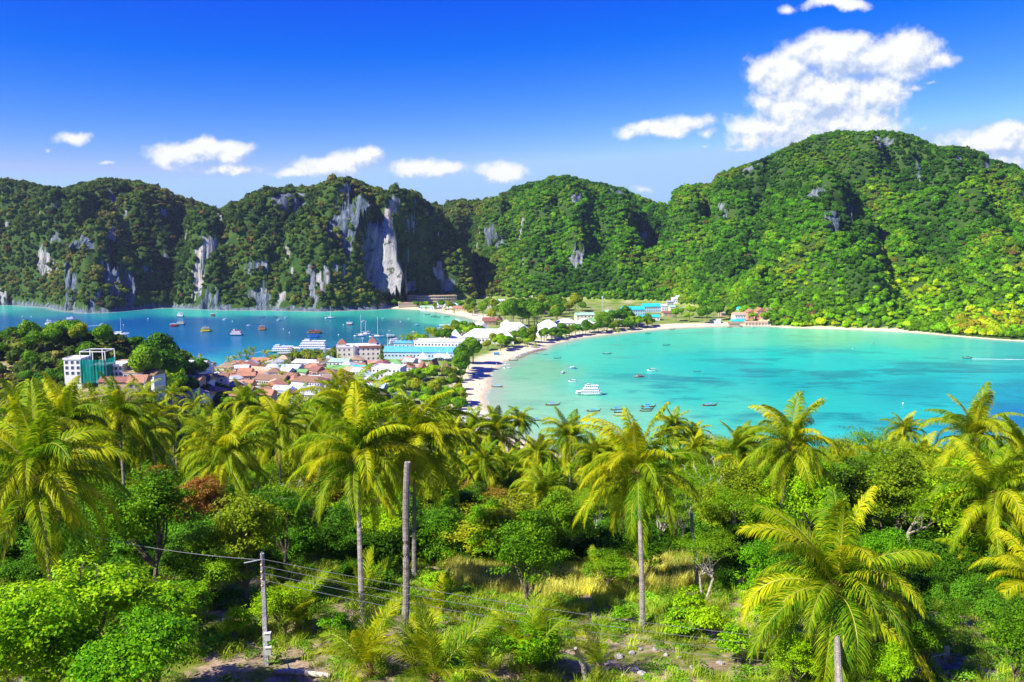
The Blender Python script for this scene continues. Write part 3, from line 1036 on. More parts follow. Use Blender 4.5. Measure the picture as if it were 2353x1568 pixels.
NG_FOREST = scatter_group(crowns_col)
rs = np.random.RandomState(5)


def candidates(x0, x1, y0, y1, sp):
    nx, ny = int((x1 - x0) / sp), int((y1 - y0) / sp)
    gx, gy = np.meshgrid(np.arange(nx), np.arange(ny))
    x = x0 + (gx.ravel() + rs.rand(nx * ny)) * sp
    y = y0 + (gy.ravel() + rs.rand(nx * ny)) * sp
    return x, y


GRN = np.array([(0.030, 0.085, 0.006), (0.055, 0.150, 0.006), (0.095, 0.185, 0.008), (0.020, 0.055, 0.008), (0.13, 0.20, 0.012), (0.11, 0.12, 0.02)]) * np.array([1.6, 1.75, 0.9])
OLV = np.array([(0.030, 0.052, 0.014), (0.048, 0.078, 0.014), (0.085, 0.100, 0.018), (0.020, 0.038, 0.014), (0.12, 0.105, 0.026), (0.055, 0.060, 0.030)]) * np.array([1.7, 1.85, 1.3])


def forest(name, label, xr, yr, test, sp=6.0, zlift=0.32):
    x, y = candidates(*xr, *yr, sp)
    st = grid_sample(steep, x, y)
    # steep ground carries more crowns per square metre of map
    extra = rs.rand(len(x)) < np.clip(np.sqrt(1 + st ** 2) - 1, 0, 2.2) / 2.2
    x = np.concatenate([x, x[extra] + rs.normal(size=extra.sum()) * 2])
    y = np.concatenate([y, y[extra] + rs.normal(size=extra.sum()) * 2])
    st2_ = grid_sample(steep, x, y)
    e2 = (st2_ > 0.7) & (rs.rand(len(x)) < 0.45)
    x = np.concatenate([x, x[e2] + rs.normal(size=e2.sum()) * 2.4])
    y = np.concatenate([y, y[e2] + rs.normal(size=e2.sum()) * 2.4])
    z = grid_sample(ZZ, x, y)
    keep = (z > 1.1) & (np.abs(x / y) < 0.74)
    keep &= test(x, y, z)
    rk_ = grid_sample(rock, x, y)
    keep &= rk_ < 0.45 + 0.25 * rs.rand(len(x)) * (gnoise(x / 9, y / 9, 1.1) > 0.25)
    x, y, z = x[keep], y[keep], z[keep]
    # crowns just behind a skyline are useful, the far side is not
    uu = (x / y)
    n_ = len(x)
    r = rs.gamma(4.5, 0.58, n_) + 0.9
    hi = sstep(z, 130, 200)
    r = np.clip(r * (1 - 0.28 * hi), 1.7, 8.0)
    scl = np.stack([r * rs.uniform(.85, 1.15, n_), r * rs.uniform(.85, 1.15, n_), r * rs.uniform(0.75, 1.3, n_)], -1)
    rot = np.stack([rs.normal(size=n_) * .12, rs.normal(size=n_) * .12, rs.rand(n_) * 6.28], -1)
    west = sstep(-uu, -0.06, 0.10)
    pn = np.clip(0.48 + 0.95 * fbm(x / 95, y / 95, z / 80, 4), 0, 0.999)
    mixv = np.clip(pn * 0.62 + rs.rand(n_) * 0.40 - 0.02, 0, 0.999)
    order = np.array([3, 0, 0, 1, 1, 2, 4, 5])
    ix = order[(mixv * len(order)).astype(int)]
    tint = GRN[ix] * (1 - west[:, None]) + OLV[ix] * west[:, None]
    lowr = sstep(uu, 0.18, 0.4) * sstep(z, 75, 20)
    tint = tint * (1 + 0.75 * lowr[:, None] * np.array([1.4, 0.7, 0.0]))
    tint = tint * (1 - 0.30 * (sstep(z, 110, 190) * (1 - west))[:, None])
    tint = tint * rs.uniform(0.7, 1.3, (n_, 1))
    rust = rs.rand(n_) < 0.004 + 0.03 * west
    tint[rust] = np.array([0.16, 0.10, 0.03]) * rs.uniform(0.7, 1.2, (rust.sum(), 1))
    tint = np.concatenate([tint, np.ones((n_, 1))], 1)
    pts = np.stack([x, y, z + r * zlift * rs.uniform(0.3, 1.5, n_)], -1)
    print(name, n_)
    return scatter(name, label, pts, scl, rot, rs.randint(0, 7, n_), tint, NG_FOREST)


forest("mountain_forest", "dense tropical forest covering the limestone mountains round both bays", (-1050, 1150), (640, 1800), lambda x, y, z: (y > 640) & ((z > 5.5) | ((x / y > 0.29) & (grid_sample(DD, x, y) > 6)) | ((x / y < -0.15) & (grid_sample(DD, x, y) > 1.5))), 4.5)

# ------------------------------------------------------------------ coconut palms
frond_mat = leaf_mat("palm_frond", [(0.12, (0.05, 0.17, 0.006)), (0.36, (0.17, 0.30, 0.008)), (0.56, (0.31, 0.40, 0.008)), (0.80, (0.56, 0.54, 0.010))], transl=0.36, rough=0.45, gloss=0.04, nscale=0.35)  # leaf green to yellow; bright end raised to paint in sunlit highlights
frond_old = leaf_mat("palm_frond_old", [(0.2, (0.16, 0.15, 0.02)), (0.5, (0.34, 0.25, 0.03)), (0.8, (0.42, 0.27, 0.10))], transl=0.25, rough=0.5)
rib_mat = mat("palm_rib", (0.36, 0.34, 0.05), 0.5, var=0.2)
bark_mat = mat("palm_bark", (0.44, 0.385, 0.32), 0.9, var=0.35, vscale=1.6, bump=0.9, bscale=9.0, stretch=(0.5, 0.5, 5.0))
fibre_mat = mat("palm_fibre", (0.20, 0.12, 0.06), 0.95, var=0.4, vscale=6)
nut_mat = mat("coconut", (0.30, 0.22, 0.03), 0.55, var=0.35, vscale=3)
wood_mat = mat("tree_bark", (0.22, 0.17, 0.12), 0.95, var=0.4, vscale=2.5, bump=0.8, bscale=8)
pale_wood = mat("pale_bark", (0.46, 0.40, 0.33), 0.9, var=0.25, vscale=3, bump=0.5, bscale=8)


def make_frond(name, seed, elev, droop, L=4.6, nl=62, width=1.0, wind=0.0, detail=True, m_=None, hang=1.0):
    """pinnate leaf: arching rib in the x-z plane, leaflets hanging either side"""
    rs_ = np.random.RandomState(seed)
    n = 22
    t_ = np.linspace(0, 1, n)
    ang = elev - droop * (t_ ** 1.25)
    side = wind * t_ ** 1.5
    dx = np.cos(ang) * np.cos(side); dy = np.cos(ang) * np.sin(side); dz = np.sin(ang)
    stp = L / (n - 1)
    X_ = np.concatenate([[0], np.cumsum(dx[:-1] * stp)])
    Y_ = np.concatenate([[0], np.cumsum(dy[:-1] * stp)])
    Z_ = np.concatenate([[0], np.cumsum(dz[:-1] * stp)])
    P_ = np.stack([X_, Y_, Z_], -1)
    T_ = np.stack([dx, dy, dz], -1)
    vs, fs = [], []
    # rib: three-sided taper
    w0 = 0.038 if detail else 0.07
    for i in range(n):
        wd_ = w0 * (1 - 0.85 * t_[i]) * (1 + 1.6 * max(0, 0.08 - t_[i]) / 0.08)
        up = np.array([-T_[i][2], 0, T_[i][0]]); up /= (np.linalg.norm(up) + 1e-9)
        sd = np.cross(T_[i], up)
        vs += [P_[i] + sd * wd_, P_[i] + up * wd_ * 0.8, P_[i] - sd * wd_]
    rib_f = []
    for i in range(n - 1):
        for k in range(3):
            a, b = i * 3 + k, i * 3 + (k + 1) % 3
            rib_f.append((a, b, b + 3, a + 3))
    twist = rs_.uniform(-0.35, 0.35)
    leaf_f = []
    for sgn in (-1, 1):
        for j in range(nl):
            f = 0.13 + 0.87 * (j + rs_.uniform(-.3, .3)) / (nl - 1)
            f = min(max(f, 0.1), 0.999)
            i = f * (n - 1)
            i0 = min(int(i), n - 2)
            p = P_[i0] + (P_[i0 + 1] - P_[i0]) * (i - i0)
            T = T_[i0]
            up = np.array([-T[2], 0, T[0]]); up /= (np.linalg.norm(up) + 1e-9)
            sd = np.cross(T, up) * sgn
            prof = (math.sin(math.pi * min(1, (f * 0.86 + 0.10))) ** 0.55) if f < .98 else 0.45
            ln = width * prof * rs_.uniform(0.85, 1.1)
            if rs_.rand() < 0.03: continue
            sweep = 0.35 + 0.75 * f + rs_.normal() * 0.08
            lift = 0.25 + twist * sgn + rs_.normal() * 0.10
            d1 = T * math.sin(sweep) + (sd * math.cos(lift) + up * math.sin(lift)) * math.cos(sweep)
            d1 /= np.linalg.norm(d1)
            grav = np.array([0, 0, -1.0])
            d2 = d1 + grav * rs_.uniform(0.55, 1.0) * hang; d2 /= np.linalg.norm(d2)
            d3 = d2 + grav * rs_.uniform(0.7, 1.3) * hang; d3 /= np.linalg.norm(d3)
            a = p + d1 * ln * 0.34
            b = a + d2 * ln * 0.34
            c = b + d3 * ln * 0.34
            wl = (0.030 if detail else 0.060) * rs_.uniform(0.8, 1.2)
            wv_ = T * wl
            k = len(vs)
            vs += [p - wv_ * 0.5, p + wv_ * 0.5, a - wv_, a + wv_, b - wv_ * 0.85, b + wv_ * 0.85, c]
            leaf_f += [(k, k + 1, k + 3, k + 2), (k + 2, k + 3, k + 5, k + 4), (k + 4, k + 5, k + 6, k + 6)]
    quads = [f for f in leaf_f if f[2] != f[3]]
    tris = [f[:3] for f in leaf_f if f[2] == f[3]]
    F1 = np.array(rib_f + quads)
    F2 = np.array(tris)
    mi = np.concatenate([np.ones(len(rib_f)), np.zeros(len(quads)), np.zeros(len(tris))])
    return np_mesh(name, np.array(vs), [F1, F2], [m_ or frond_mat, rib_mat if m_ is None else m_], mi)


ELEV = [(84, 45), (74, 78), (62, 98), (50, 112), (37, 116), (22, 106), (5, 88), (-14, 68), (-34, 48), (-55, 30)]
FR_NEAR = {}
FR_FAR = {}
for i, (e, dr) in enumerate(ELEV):
    FR_NEAR[i] = [make_frond("frond", 40 + i * 5 + k, R(e), R(dr * (0.8 + 0.35 * k)), L=4.7 * (0.9 if i < 1 else 1), nl=100, hang=(0.95, 0.7, 0.8)[k], wind=(0.30, -0.2, 0.12)[k]) for k in range(3)]
    FR_FAR[i] = [make_frond("frond", 90 + i * 5 + k, R(e), R(dr * (0.9 + 0.2 * k)), L=4.7, nl=30, width=1.1, detail=False, wind=0.2 - .3 * k) for k in range(2)]
FR_OLD = [make_frond("frond", 150 + k, R((-30, -52, -66)[k]), R((40, 28, 18)[k]), L=4.0, nl=60, m_=frond_old, width=0.8) for k in range(3)]


def trunk_mesh(h, lean, seed, r0=0.17, r1=0.11, flare=1.7, rings=True, n=9):
    """leaning, slightly swept palm trunk with ring scars; top at (lean.x, lean.y, h)"""
    rr = random.Random(seed)
    mb = MB()
    k = max(8, int(h / 0.22)) if rings else 8
    pts, rad = [], []
    for i in range(k + 1):
        f = i / k
        c = f ** 0.8 if rr.random() < 2 else f
        pts.append((lean[0] * (0.35 * f + 0.65 * f * f), lean[1] * (0.35 * f + 0.65 * f * f), h * f))
        r = r0 + (r1 - r0) * f + (flare - 1) * r0 * max(0, 1 - f * h / 0.8) ** 2
        rad.append(r * ((1.05 if i % 2 else 0.95) if rings else 1))
    mb.tube(pts, rad, n)
    return mb.mesh("trunk", bark_mat, smooth=not rings)


def shaft_mesh():
    mb = MB()
    mb.tube([(0, 0, -0.5), (0, 0, 0.1), (0, 0, 0.7)], [0.15, 0.24, 0.10], 8)
    rr = random.Random(3)
    for k in range(26):
        a = rr.uniform(0, 6.28); e = rr.uniform(-1.1, 0.9)
        d = Vector((math.cos(a) * math.cos(e), math.sin(a) * math.cos(e), math.sin(e)))
        mb.tube([(0, 0, 0.05), d * rr.uniform(0.5, 0.95) + Vector((0, 0, -0.1))], [0.035, 0.008], 4, False)
    return mb.mesh("crown_shaft", fibre_mat)


def nuts_mesh(seed):
    mb = MB()
    rr = random.Random(seed)
    for b_ in range(3):
        a = rr.uniform(0, 6.28)
        for k in range(5):
            mb.ball((math.cos(a) * 0.34 + rr.uniform(-.13, .13), math.sin(a) * 0.34 + rr.uniform(-.13, .13), -0.3 + rr.uniform(-.22, .12)), 0.13, 7, 5, 1.2)
    return mb.mesh("coconuts", nut_mat, True)


FR_YOUNG = [make_frond("frond", 200 + k, R((84, 76, 66, 54, 42)[k]), R((26, 40, 52, 60, 62)[k]), L=4.4, nl=60, width=1.05, hang=0.28, wind=(0.1, -.15, .2, -.1, .1)[k], m_=None) for k in range(5)]
SHAFT = shaft_mesh()
NUTS = [nuts_mesh(i) for i in range(3)]


def palm(top, label, scale=1.0, near=True, group=None, seed=0, base=None, up_only=False, nuts=True, old=1, upper=None, nfr=None, name="coconut_palm", wind=0.0):
    """a palm whose crown centre is at top; base is where the trunk meets the ground"""
    rr = random.Random(seed * 13 + 5)
    if base is None:
        lx, ly = rr.uniform(-1.2, 1.2) * scale, rr.uniform(-0.5, 1.2)
        base = Vector((top.x - lx, top.y - ly, 0))
    base = Vector((base.x, base.y, gz(base.x, base.y) - 0.05))
    root = empty(name, base, 0, label, "palm tree", group)
    h = max(0.3, top.z - base.z)
    lean = (top.x - base.x, top.y - base.y)
    if h > 0.5:
        inst("trunk", trunk_mesh(h, lean, seed, 0.165 * min(1.2, scale), 0.10 * min(1.2, scale), rings=near, n=9 if near else 6), root)
    c = Vector((lean[0], lean[1], h))
    if near:
        inst("crown_shaft", SHAFT, root, c, (0, 0, rr.uniform(0, 6)), scale)
        if nuts:
            inst("coconuts", NUTS[seed % 3], root, c, (0, 0, rr.uniform(0, 6)), scale)['kind'] = 'stuff'
    lib = FR_NEAR if near else FR_FAR
    levels = ([0] * 3 + [1] * 4 + [2] * 4 + [3] * 5 + [4] * 5 + [5] * 5 + [6] * 5 + [7] * 4 + [8] * 3) if not up_only else [0, 0, 1, 1, 1, 2, 2, 2, 3, 3, 3, 4, 4, 5]
    if not near:
        levels = [0, 1, 1, 2, 2, 3, 3, 3, 4, 4, 4, 5, 5, 6, 6, 7, 7]
    if nfr:
        rr.shuffle(levels)
        levels = sorted(levels[:nfr])
    ga = rr.uniform(0, 6.28)
    for i, lv in enumerate(levels):
        ga += 2.39996 + rr.uniform(-0.25, 0.25)
        me_ = rr.choice(lib[lv]) if not (up_only and near) else FR_YOUNG[min(lv, 4)]
        inst("frond", me_, root, c + Vector((0, 0, 0.25 - 0.05 * lv)) * scale, (rr.uniform(-.15, .15), rr.uniform(-.08, .08), ga), scale * rr.uniform(0.88, 1.10))
    for k in range(old if near else 0):
        ga += 2.1
        inst("frond", FR_OLD[(k + seed) % 3], root, c - Vector((0, 0, 0.2)) * scale, (0, 0, ga), scale * rr.uniform(0.85, 1.0))
    return root


PG = "coconut palms on the hillside below the viewpoint"
# crown centre (u, v), crown radius in photo pixels, trunk foot (u, v) where it is seen, label
NEAR_PALMS = [
    (85, 1112, 205, None, "big coconut palm at the far left edge with long drooping fronds and nuts", {}),
    (152, 990, 128, None, "coconut palm rising just behind the big left edge palm", {}),
    (275, 965, 112, None, "coconut palm with upright pale fronds in front of the brown roofed houses", {}),
    (402, 958, 62, (396, 1104), "slim palm with small dark crown on a bare grey trunk among bushes", {'nfr': 12}),
    (520, 1058, 128, None, "full coconut palm above the flowering bushes, left of the utility pole", {}),
    (564, 934, 62, None, "small high palm silhouetted against the reddish brown town roofs", {}),
    (640, 985, 100, None, "coconut palm directly in front of the grey town roofs", {}),
    (820, 1062, 172, (832, 1445), "tallest central coconut palm with hanging yellow tipped lower fronds", {'old': 2}),
    (806, 950, 128, (806, 1330), "coconut palm towering behind the central palm, fronds reaching over the white town blocks", {}),
    (955, 1026, 160, (952, 1330), "coconut palm with green nuts right behind the bare headless trunk", {'old': 1}),
    (1077, 1008, 82, None, "palm with one pale dry frond near the white roofed beach building", {}),
    (1144, 1000, 78, None, "dark palm at the foot of the sand beach", {}),
    (1196, 970, 42, None, "small palm tips standing against the shallow water edge", {}),
    (1306, 1016, 88, None, "palm with orange brown heart directly under the moored longtail boats", {}),
    (1210, 1100, 88, None, "palm half hidden behind the leaning centre palm", {}),
    (1252, 1152, 112, (1290, 1330), "leaning centre palm with one dead hanging frond", {'old': 2}),
    (1465, 1094, 168, (1476, 1448), "large palm with clusters of coconuts on a tall straight trunk in the clearing", {'old': 1}),
    (1545, 985, 55, None, "pale feathery palm behind the large clearing palm", {}),
    (1819, 1038, 138, None, "palm with a swept up crown against the turquoise bay, skirt of drooping fronds", {'old': 1}),
    (2236, 1016, 132, None, "palm with a broad upright crown against the blue water at the right", {}),
    (2078, 996, 55, None, "small yellowish palm peeking above the airy bright tree", {}),
    (2282, 1150, 150, None, "palm with silvery fronds below the right hand upright palm", {'old': 1}),
    (1918, 1368, 232, (1930, 1700), "broad palm nearest to the viewer with yellow ribbed fronds and fallen spathe", {'old': 1}),
    (2268, 1318, 150, (2222, 1570), "palm on a thick leaning trunk with brown dead fronds beside the right utility pole", {'old': 3}),
    (2385, 1400, 170, None, "orange tinged palm cut by the right edge", {'old': 3}),
    (2140, 1270, 120, None, "palm growing low behind the nearest broad palm", {}),
    (1008, 1100, 80, None, "palm filling the gap right of the headless trunk's palm", {}), (1385, 1105, 82, None, "palm crowded against the left side of the large clearing palm", {}),
    (1698, 1050, 88, None, "yellowish palm between the wide airy tree and the swept crown palm", {}), (232, 1045, 105, None, "palm in the second row right of the big left edge palm", {'old': 1}), (1120, 1112, 84, None, "palm above the yellowish centre tree", {}),
    (738, 1003, 92, None, "palm just left of the tallest central palm's crown", {}), (1885, 1115, 86, None, "palm between swept crown palm and the spreading airy tree", {}), (2165, 1165, 112, None, "palm left of the silvery palm with split fronds", {'old': 2}),
    (1112, 1058, 66, None, "slender palm over the shoulder of the dark palm by the sand", {'nfr': 20}), (1348, 1072, 68, None, "slender palm left of and behind the large clearing palm", {'nfr': 20}), (1592, 1012, 56, None, "small palm standing against the bay left of the wide airy tree", {}),
    (1415, 1035, 56, None, "small palm whose tips touch the yellow longtail's water", {}), (1250, 1062, 66, None, "slim palm between orange hearted palm and half hidden palm", {'nfr': 20}), (1745, 1110, 72, None, "slim palm under the left fronds of the swept crown palm", {'nfr': 20}),
    (1012, 1180, 70, None, "young palm in the shade right of the headless trunk", {'nfr': 18}), (2030, 1195, 84, None, "palm below the spreading airy tree", {}), (430, 1085, 70, None, "low palm between the slim bare trunk and the full palm", {'nfr': 20}),
    (2340, 1050, 108, None, "palm cut by the right edge below the blue water", {}), (50, 968, 100, None, "palm top behind the big left edge palm, by the frame edge", {}), (1345, 1235, 66, (1384, 1345), "slim palm with a short grey trunk behind the stubby yellow palm", {}),
    (905, 1120, 100, (803, 1320) if False else None, "palm squeezed between the tallest central palm and the headless trunk", {}), (1560, 1095, 84, None, "palm at the right shoulder of the large clearing palm", {}), (600, 1110, 92, None, "palm right of the full palm above the flowering bushes", {}),
    (1640, 1360, 60, (1650, 1410), "thin young palm among the many stemmed airy trees", {}), (350, 985, 84, None, "palm between the bare slim palm and its left neighbour", {}),
    (2352, 1235, 130, None, "dark shaded palm at the right edge under the silvery palm", {}),
]
for i, (u, v, rad, ft, lab, kw) in enumerate(NEAR_PALMS):
    sc = 1.0 if rad > 60 else 0.8
    Y = F_PX * 4.25 * sc / rad
    sc *= 0.98 if rad < 200 else 1.12
    if Y > 110:
        sc *= 110 / Y
        Y = 110
    top = at(u, v, Y)
    b = None
    if ft:
        f_ = foot(*ft)
        b = f_ if abs(f_.y - Y) < 12 else Vector((kx(*ft) * Y, Y, 0))
    palm(top, lab, sc, True, PG, i + 1, b, **kw)

# low palms
LOW = [(1363, 1340, 62, "stubby yellow palm at the edge of the dry grass clearing", 11), (1000, 1568, 175, "young palm with stiff upright yellow fronds at the bottom centre", 12),
       (850, 1575, 160, "young palm left of the bottom centre with a fan of combed fronds", 12), (1215, 1600, 150, "young palm right of the bottom centre", 11),
       (1100, 1590, 130, "young palm between its two bottom centre neighbours", 9), (686, 1468, 125, "shaded young palm in the dark behind the utility pole", 11),
       (835, 1400, 110, "shaded young palm at the foot of the tall central trunks", 10), (1010, 1420, 80, "small blue green palm beside the dry grass slope", 8), (1375, 1640, 110, "young palm tips poking up at the bottom right of centre", 9),
       (950, 1610, 120, "low spreading palm at the very bottom centre", 9)]
for i, (u, v, rad, lab, nf) in enumerate(LOW):
    Y = F_PX * 3.0 / rad
    Y = min(max(Y, 30), 95)
    sc = rad * Y / F_PX / 4.4 * 1.15
    p_ = at(u, v, Y)
    g_ = gz(p_.x, p_.y)
    if p_.z < g_ + 0.25:
        f_ = foot(u, min(v, 1560))
        Y = f_.y
        sc = rad * Y / F_PX / 4.4 * 1.15
        p_ = f_ + Vector((0, 0, 0.3))
    palm(p_, lab, sc, True, "young palms round the clearing", 50 + i, Vector((p_.x, p_.y, 0)), up_only=True, nuts=False, old=0, nfr=nf, name="young_palm")

# palms of the middle distance that close the view down to the town
MID = []
rr = random.Random(21)
mid_spots = [(30, 900), (70, 925), (215, 905), (330, 905), (355, 940), (450, 925), (490, 940), (545, 960), (600, 945), (680, 930), (705, 955), (735, 925), (770, 905), (855, 912), (880, 935), (905, 985), (1010, 965), (1040, 985),
             (20, 985), (225, 975), (330, 985), (460, 985), (580, 990), (700, 1000), (1020, 1040), (1110, 1050), (1160, 1050), (1235, 1030), (1370, 1030), (1400, 1050), (1600, 1020), (320, 1030), (460, 1040), (1045, 1060),
             (1690, 1100), (1960, 1060), (2010, 1040), (2150, 1060), (2330, 1040), (1580, 1060), (110, 905), (165, 930), (400, 900), (2120, 1030)]
MIDLAB = ['coconut palm', 'coconut palm', 'coconut palm', 'coconut palm']
for i, (u, v) in enumerate(mid_spots):
    sc = rr.uniform(0.55, 0.76)
    Y = rr.uniform(80, 104) if v > 960 else rr.uniform(108, 150)
    p_ = at(u, v + 22, Y)
    gh = gz(p_.x, p_.y)
    if p_.z - gh > 14:
        Y = Y * 0.85
        p_ = at(u, v + 10, Y)
    palm(p_, MIDLAB[i % 4] + " in the dense middle distance grove between the clearing and the town", sc, Y < 105, "palms of the middle distance grove", 100 + i, nuts=False, old=0)

# ------------------------------------------------------------------ broadleaf trees of the hillside
L_BRIGHT = leaf_mat("leaf_bright", [(0.15, (0.06, 0.23, 0.004)), (0.42, (0.17, 0.41, 0.004)), (0.75, (0.36, 0.54, 0.008))], 0.27, 0.4, nscale=0.5, gloss=0.05)
L_DARK = leaf_mat("leaf_dark", [(0.15, (0.032, 0.12, 0.004)), (0.5, (0.09, 0.24, 0.005)), (0.85, (0.22, 0.37, 0.008))], 0.24, 0.4, nscale=0.5, gloss=0.05)
L_WARM = leaf_mat("leaf_yellowish", [(0.15, (0.09, 0.17, 0.005)), (0.5, (0.22, 0.32, 0.006)), (0.85, (0.38, 0.40, 0.012))], 0.32, 0.45, nscale=0.5, gloss=0.10)
L_FLOWER = leaf_mat("leaf_orange_tips", [(0.2, (0.05, 0.12, 0.004)), (0.45, (0.15, 0.22, 0.006)), (0.62, (0.38, 0.22, 0.012)), (0.85, (0.45, 0.17, 0.09))], 0.3, 0.5, nscale=0.9, gloss=0.10)
L_AIRY = leaf_mat("leaf_airy", [(0.15, (0.09, 0.25, 0.005)), (0.5, (0.22, 0.40, 0.006)), (0.85, (0.38, 0.46, 0.012))], 0.42, 0.5, nscale=0.5, gloss=0.10)


LG = 0.08


def leafy(seed, Rr=3.6, Hc=5.2, hz=0.62, nclump=150, per=70, leaf=0.11, spread=0.55, flat=1.0, lobes=7, hollow=0.55, leafw=0.55):
    """crown mesh + list of clump centres; lobed, with gaps between the clumps"""
    rs_ = np.random.RandomState(seed)
    lb = rs_.normal(size=(lobes, 3)); lb /= np.linalg.norm(lb, axis=1)[:, None]
    lb[:, 2] = np.abs(lb[:, 2]) - 0.15
    lb *= Rr * rs_.uniform(0.35, 0.62, (lobes, 1)) * np.array([1, 1, hz / 0.62])
    lr = Rr * rs_.uniform(0.38, 0.55, lobes)
    w_ = rs_.randint(0, lobes, nclump)
    d = rs_.normal(size=(nclump, 3)); d /= np.linalg.norm(d, axis=1)[:, None]
    d[:, 2] = np.where(d[:, 2] < -0.35, -d[:, 2], d[:, 2])
    cc = lb[w_] + d * lr[w_][:, None] * rs_.uniform(hollow, 1.08, (nclump, 1)) * np.array([1, 1, hz * 1.2])
    cc[:, 2] += Hc
    n_ = nclump * per
    ci = np.repeat(np.arange(nclump), per)
    o_ = rs_.normal(size=(n_, 3)) * spread * Rr / 8 * np.array([1.25, 1.25, 0.62 * flat])
    p = cc[ci] + o_
    n = d[ci] * 0.5 + o_ / (np.linalg.norm(o_, axis=1)[:, None] + .01) * 0.5 + np.array([-0.15, -.1, 0.65]) + rs_.normal(size=(n_, 3)) * 0.5
    n /= np.linalg.norm(n, axis=1)[:, None]
    a = np.cross(n, rs_.normal(size=(n_, 3))); a /= np.linalg.norm(a, axis=1)[:, None]
    b = np.cross(n, a)
    s_ = (leaf * rs_.uniform(0.6, 1.35, n_))[:, None]
    V = np.stack([p - a * s_, p - b * s_ * leafw, p + a * s_, p + b * s_ * leafw], 1).reshape(-1, 3)
    return V, np.arange(n_ * 4).reshape(-1, 4), cc, lb + np.array([0, 0, Hc])


def limbs(seed, cc, lb, h0=1.6, r=0.17, wood=None, twigs=26, multi=1):
    rr = random.Random(seed)
    mb = MB()
    for m_i in range(multi):
        ox, oy = (rr.uniform(-.4, .4), rr.uniform(-.4, .4)) if multi > 1 else (0, 0)
        tx, ty = ox * 3 + rr.uniform(-.3, .3), oy * 3 + rr.uniform(-.3, .3)
        mb.tube([(ox, oy, -0.3), (ox, oy, 0.2), ((ox + tx) / 2 + rr.uniform(-.1, .1), (oy + ty) / 2, h0 * .55), (tx, ty, h0)], [r * 1.4, r, r * 0.85, r * 0.75], 8)
        top = Vector((tx, ty, h0))
        mine = [l for k, l in enumerate(lb) if k % multi == m_i]
        for l in mine:
            l = Vector(l)
            mid = top.lerp(l, 0.5) + Vector((rr.uniform(-.3, .3), rr.uniform(-.3, .3), rr.uniform(-.1, .4)))
            mb.tube([top, mid, l], [r * 0.6, r * 0.38, r * 0.2], 6)
            near_ = sorted(cc, key=lambda c_: (Vector(c_) - l).length)[:max(2, twigs // len(lb))]
            for c_ in near_:
                c_ = Vector(c_)
                mb.tube([l, l.lerp(c_, .5) + Vector((rr.uniform(-.15, .15), rr.uniform(-.15, .15), rr.uniform(-.05, .2))), c_], [r * 0.2, r * 0.11, r * 0.04], 4, False)
    return mb.mesh("trunk", wood or wood_mat)


KINDS = {}


def kind(key, mats_, nvar=3, wood=None, multi=1, **kw):
    vs = []
    for k in range(nvar):
        V, F_, cc, lb = leafy(hash(key) % 1 + sum(map(ord, key)) * 7 + k, **kw)
        me_ = np_mesh("crown", V, F_, mats_)
        vs.append((me_, limbs(k + 3, cc, lb, h0=max(0.8, kw.get('Hc', 5.2) - 2.6), wood=wood, multi=multi)))
    KINDS[key] = vs


def rekind(new, old, m_):
    out = []
    for c_, t_ in KINDS[old]:
        c2 = c_.copy(); c2.materials.clear(); c2.materials.append(m_); out.append((c2, t_))
    KINDS[new] = out


kind('round', L_BRIGHT, 3, Rr=3.8, Hc=4.6, nclump=230, per=84, leaf=0.10, spread=0.44, hz=0.62, lobes=9)
kind('dense', L_DARK, 3, Rr=3.7, Hc=3.9, nclump=210, per=64, leaf=0.105, spread=0.55, hz=0.98, lobes=11)
rekind('warm', 'dense', L_WARM)
rekind('flower', 'round', L_FLOWER)
rekind('mid', 'dense', L_BRIGHT)
kind('airy', L_AIRY, 3, wood=pale_wood, multi=2, Rr=4.2, Hc=5.6, nclump=150, per=52, leaf=0.085, spread=0.55, hz=0.5, lobes=9, flat=0.5, hollow=0.3, leafw=0.4)
kind('shrub', L_BRIGHT, 2, Rr=1.7, Hc=1.2, nclump=60, per=40, leaf=0.10, spread=0.7, hz=0.6, lobes=5)
kind('mango', L_BRIGHT, 1, Rr=2.6, Hc=2.3, nclump=130, per=70, leaf=0.12, spread=0.5, hz=0.7, lobes=6, leafw=0.28)
TOPH = {'round': 7.2, 'dense': 7.4, 'warm': 7.4, 'flower': 7.2, 'mid': 7.4, 'airy': 7.8, 'shrub': 2.3, 'mango': 4.2}
RAD = {'round': 3.9, 'dense': 3.6, 'warm': 3.6, 'flower': 3.9, 'mid': 3.6, 'airy': 4.3, 'shrub': 1.8, 'mango': 2.6}


def tree(x, y, key, scale, label, group=None, seed=0, name="broadleaf_tree", z=None, cat="tree"):
    root = empty(name, (x, y, (gz(x, y) if z is None else z) - 0.1), (seed * 2.399) % 6.28, label, cat, group)
    cr, tr = KINDS[key][seed % len(KINDS[key])]
    inst("trunk", tr, root, scale=scale)
    inst("crown", cr, root, scale=(scale, scale * (0.85 + .1 * (seed % 4)), scale * (0.85 + .12 * (seed % 3))))
    return root


def tree_at(u, v, rad, key, label, group, seed, ymin=30):
    """crown centre at (u, v) with radius rad in photo pixels; finds the distance at which it stands on the slope"""
    best = None
    for Y in np.arange(ymin, 150, 1.0):
        s_ = rad * Y / F_PX / RAD[key]
        zc = EYE + kz(v) * Y
        need = gz(kx(u, v) * Y, Y) + (TOPH[key] * 0.62) * s_
        if best is None or abs(zc - need) < best[0]:
            best = (abs(zc - need), Y, s_)
    _, Y, s_ = best
    zc = EYE + kz(v) * Y
    return tree(kx(u, v) * Y, Y, key, s_, label, group, seed, z=min(gz(kx(u, v) * Y, Y), zc - TOPH[key] * .62 * s_ + .3) if _ > 0.5 else None)


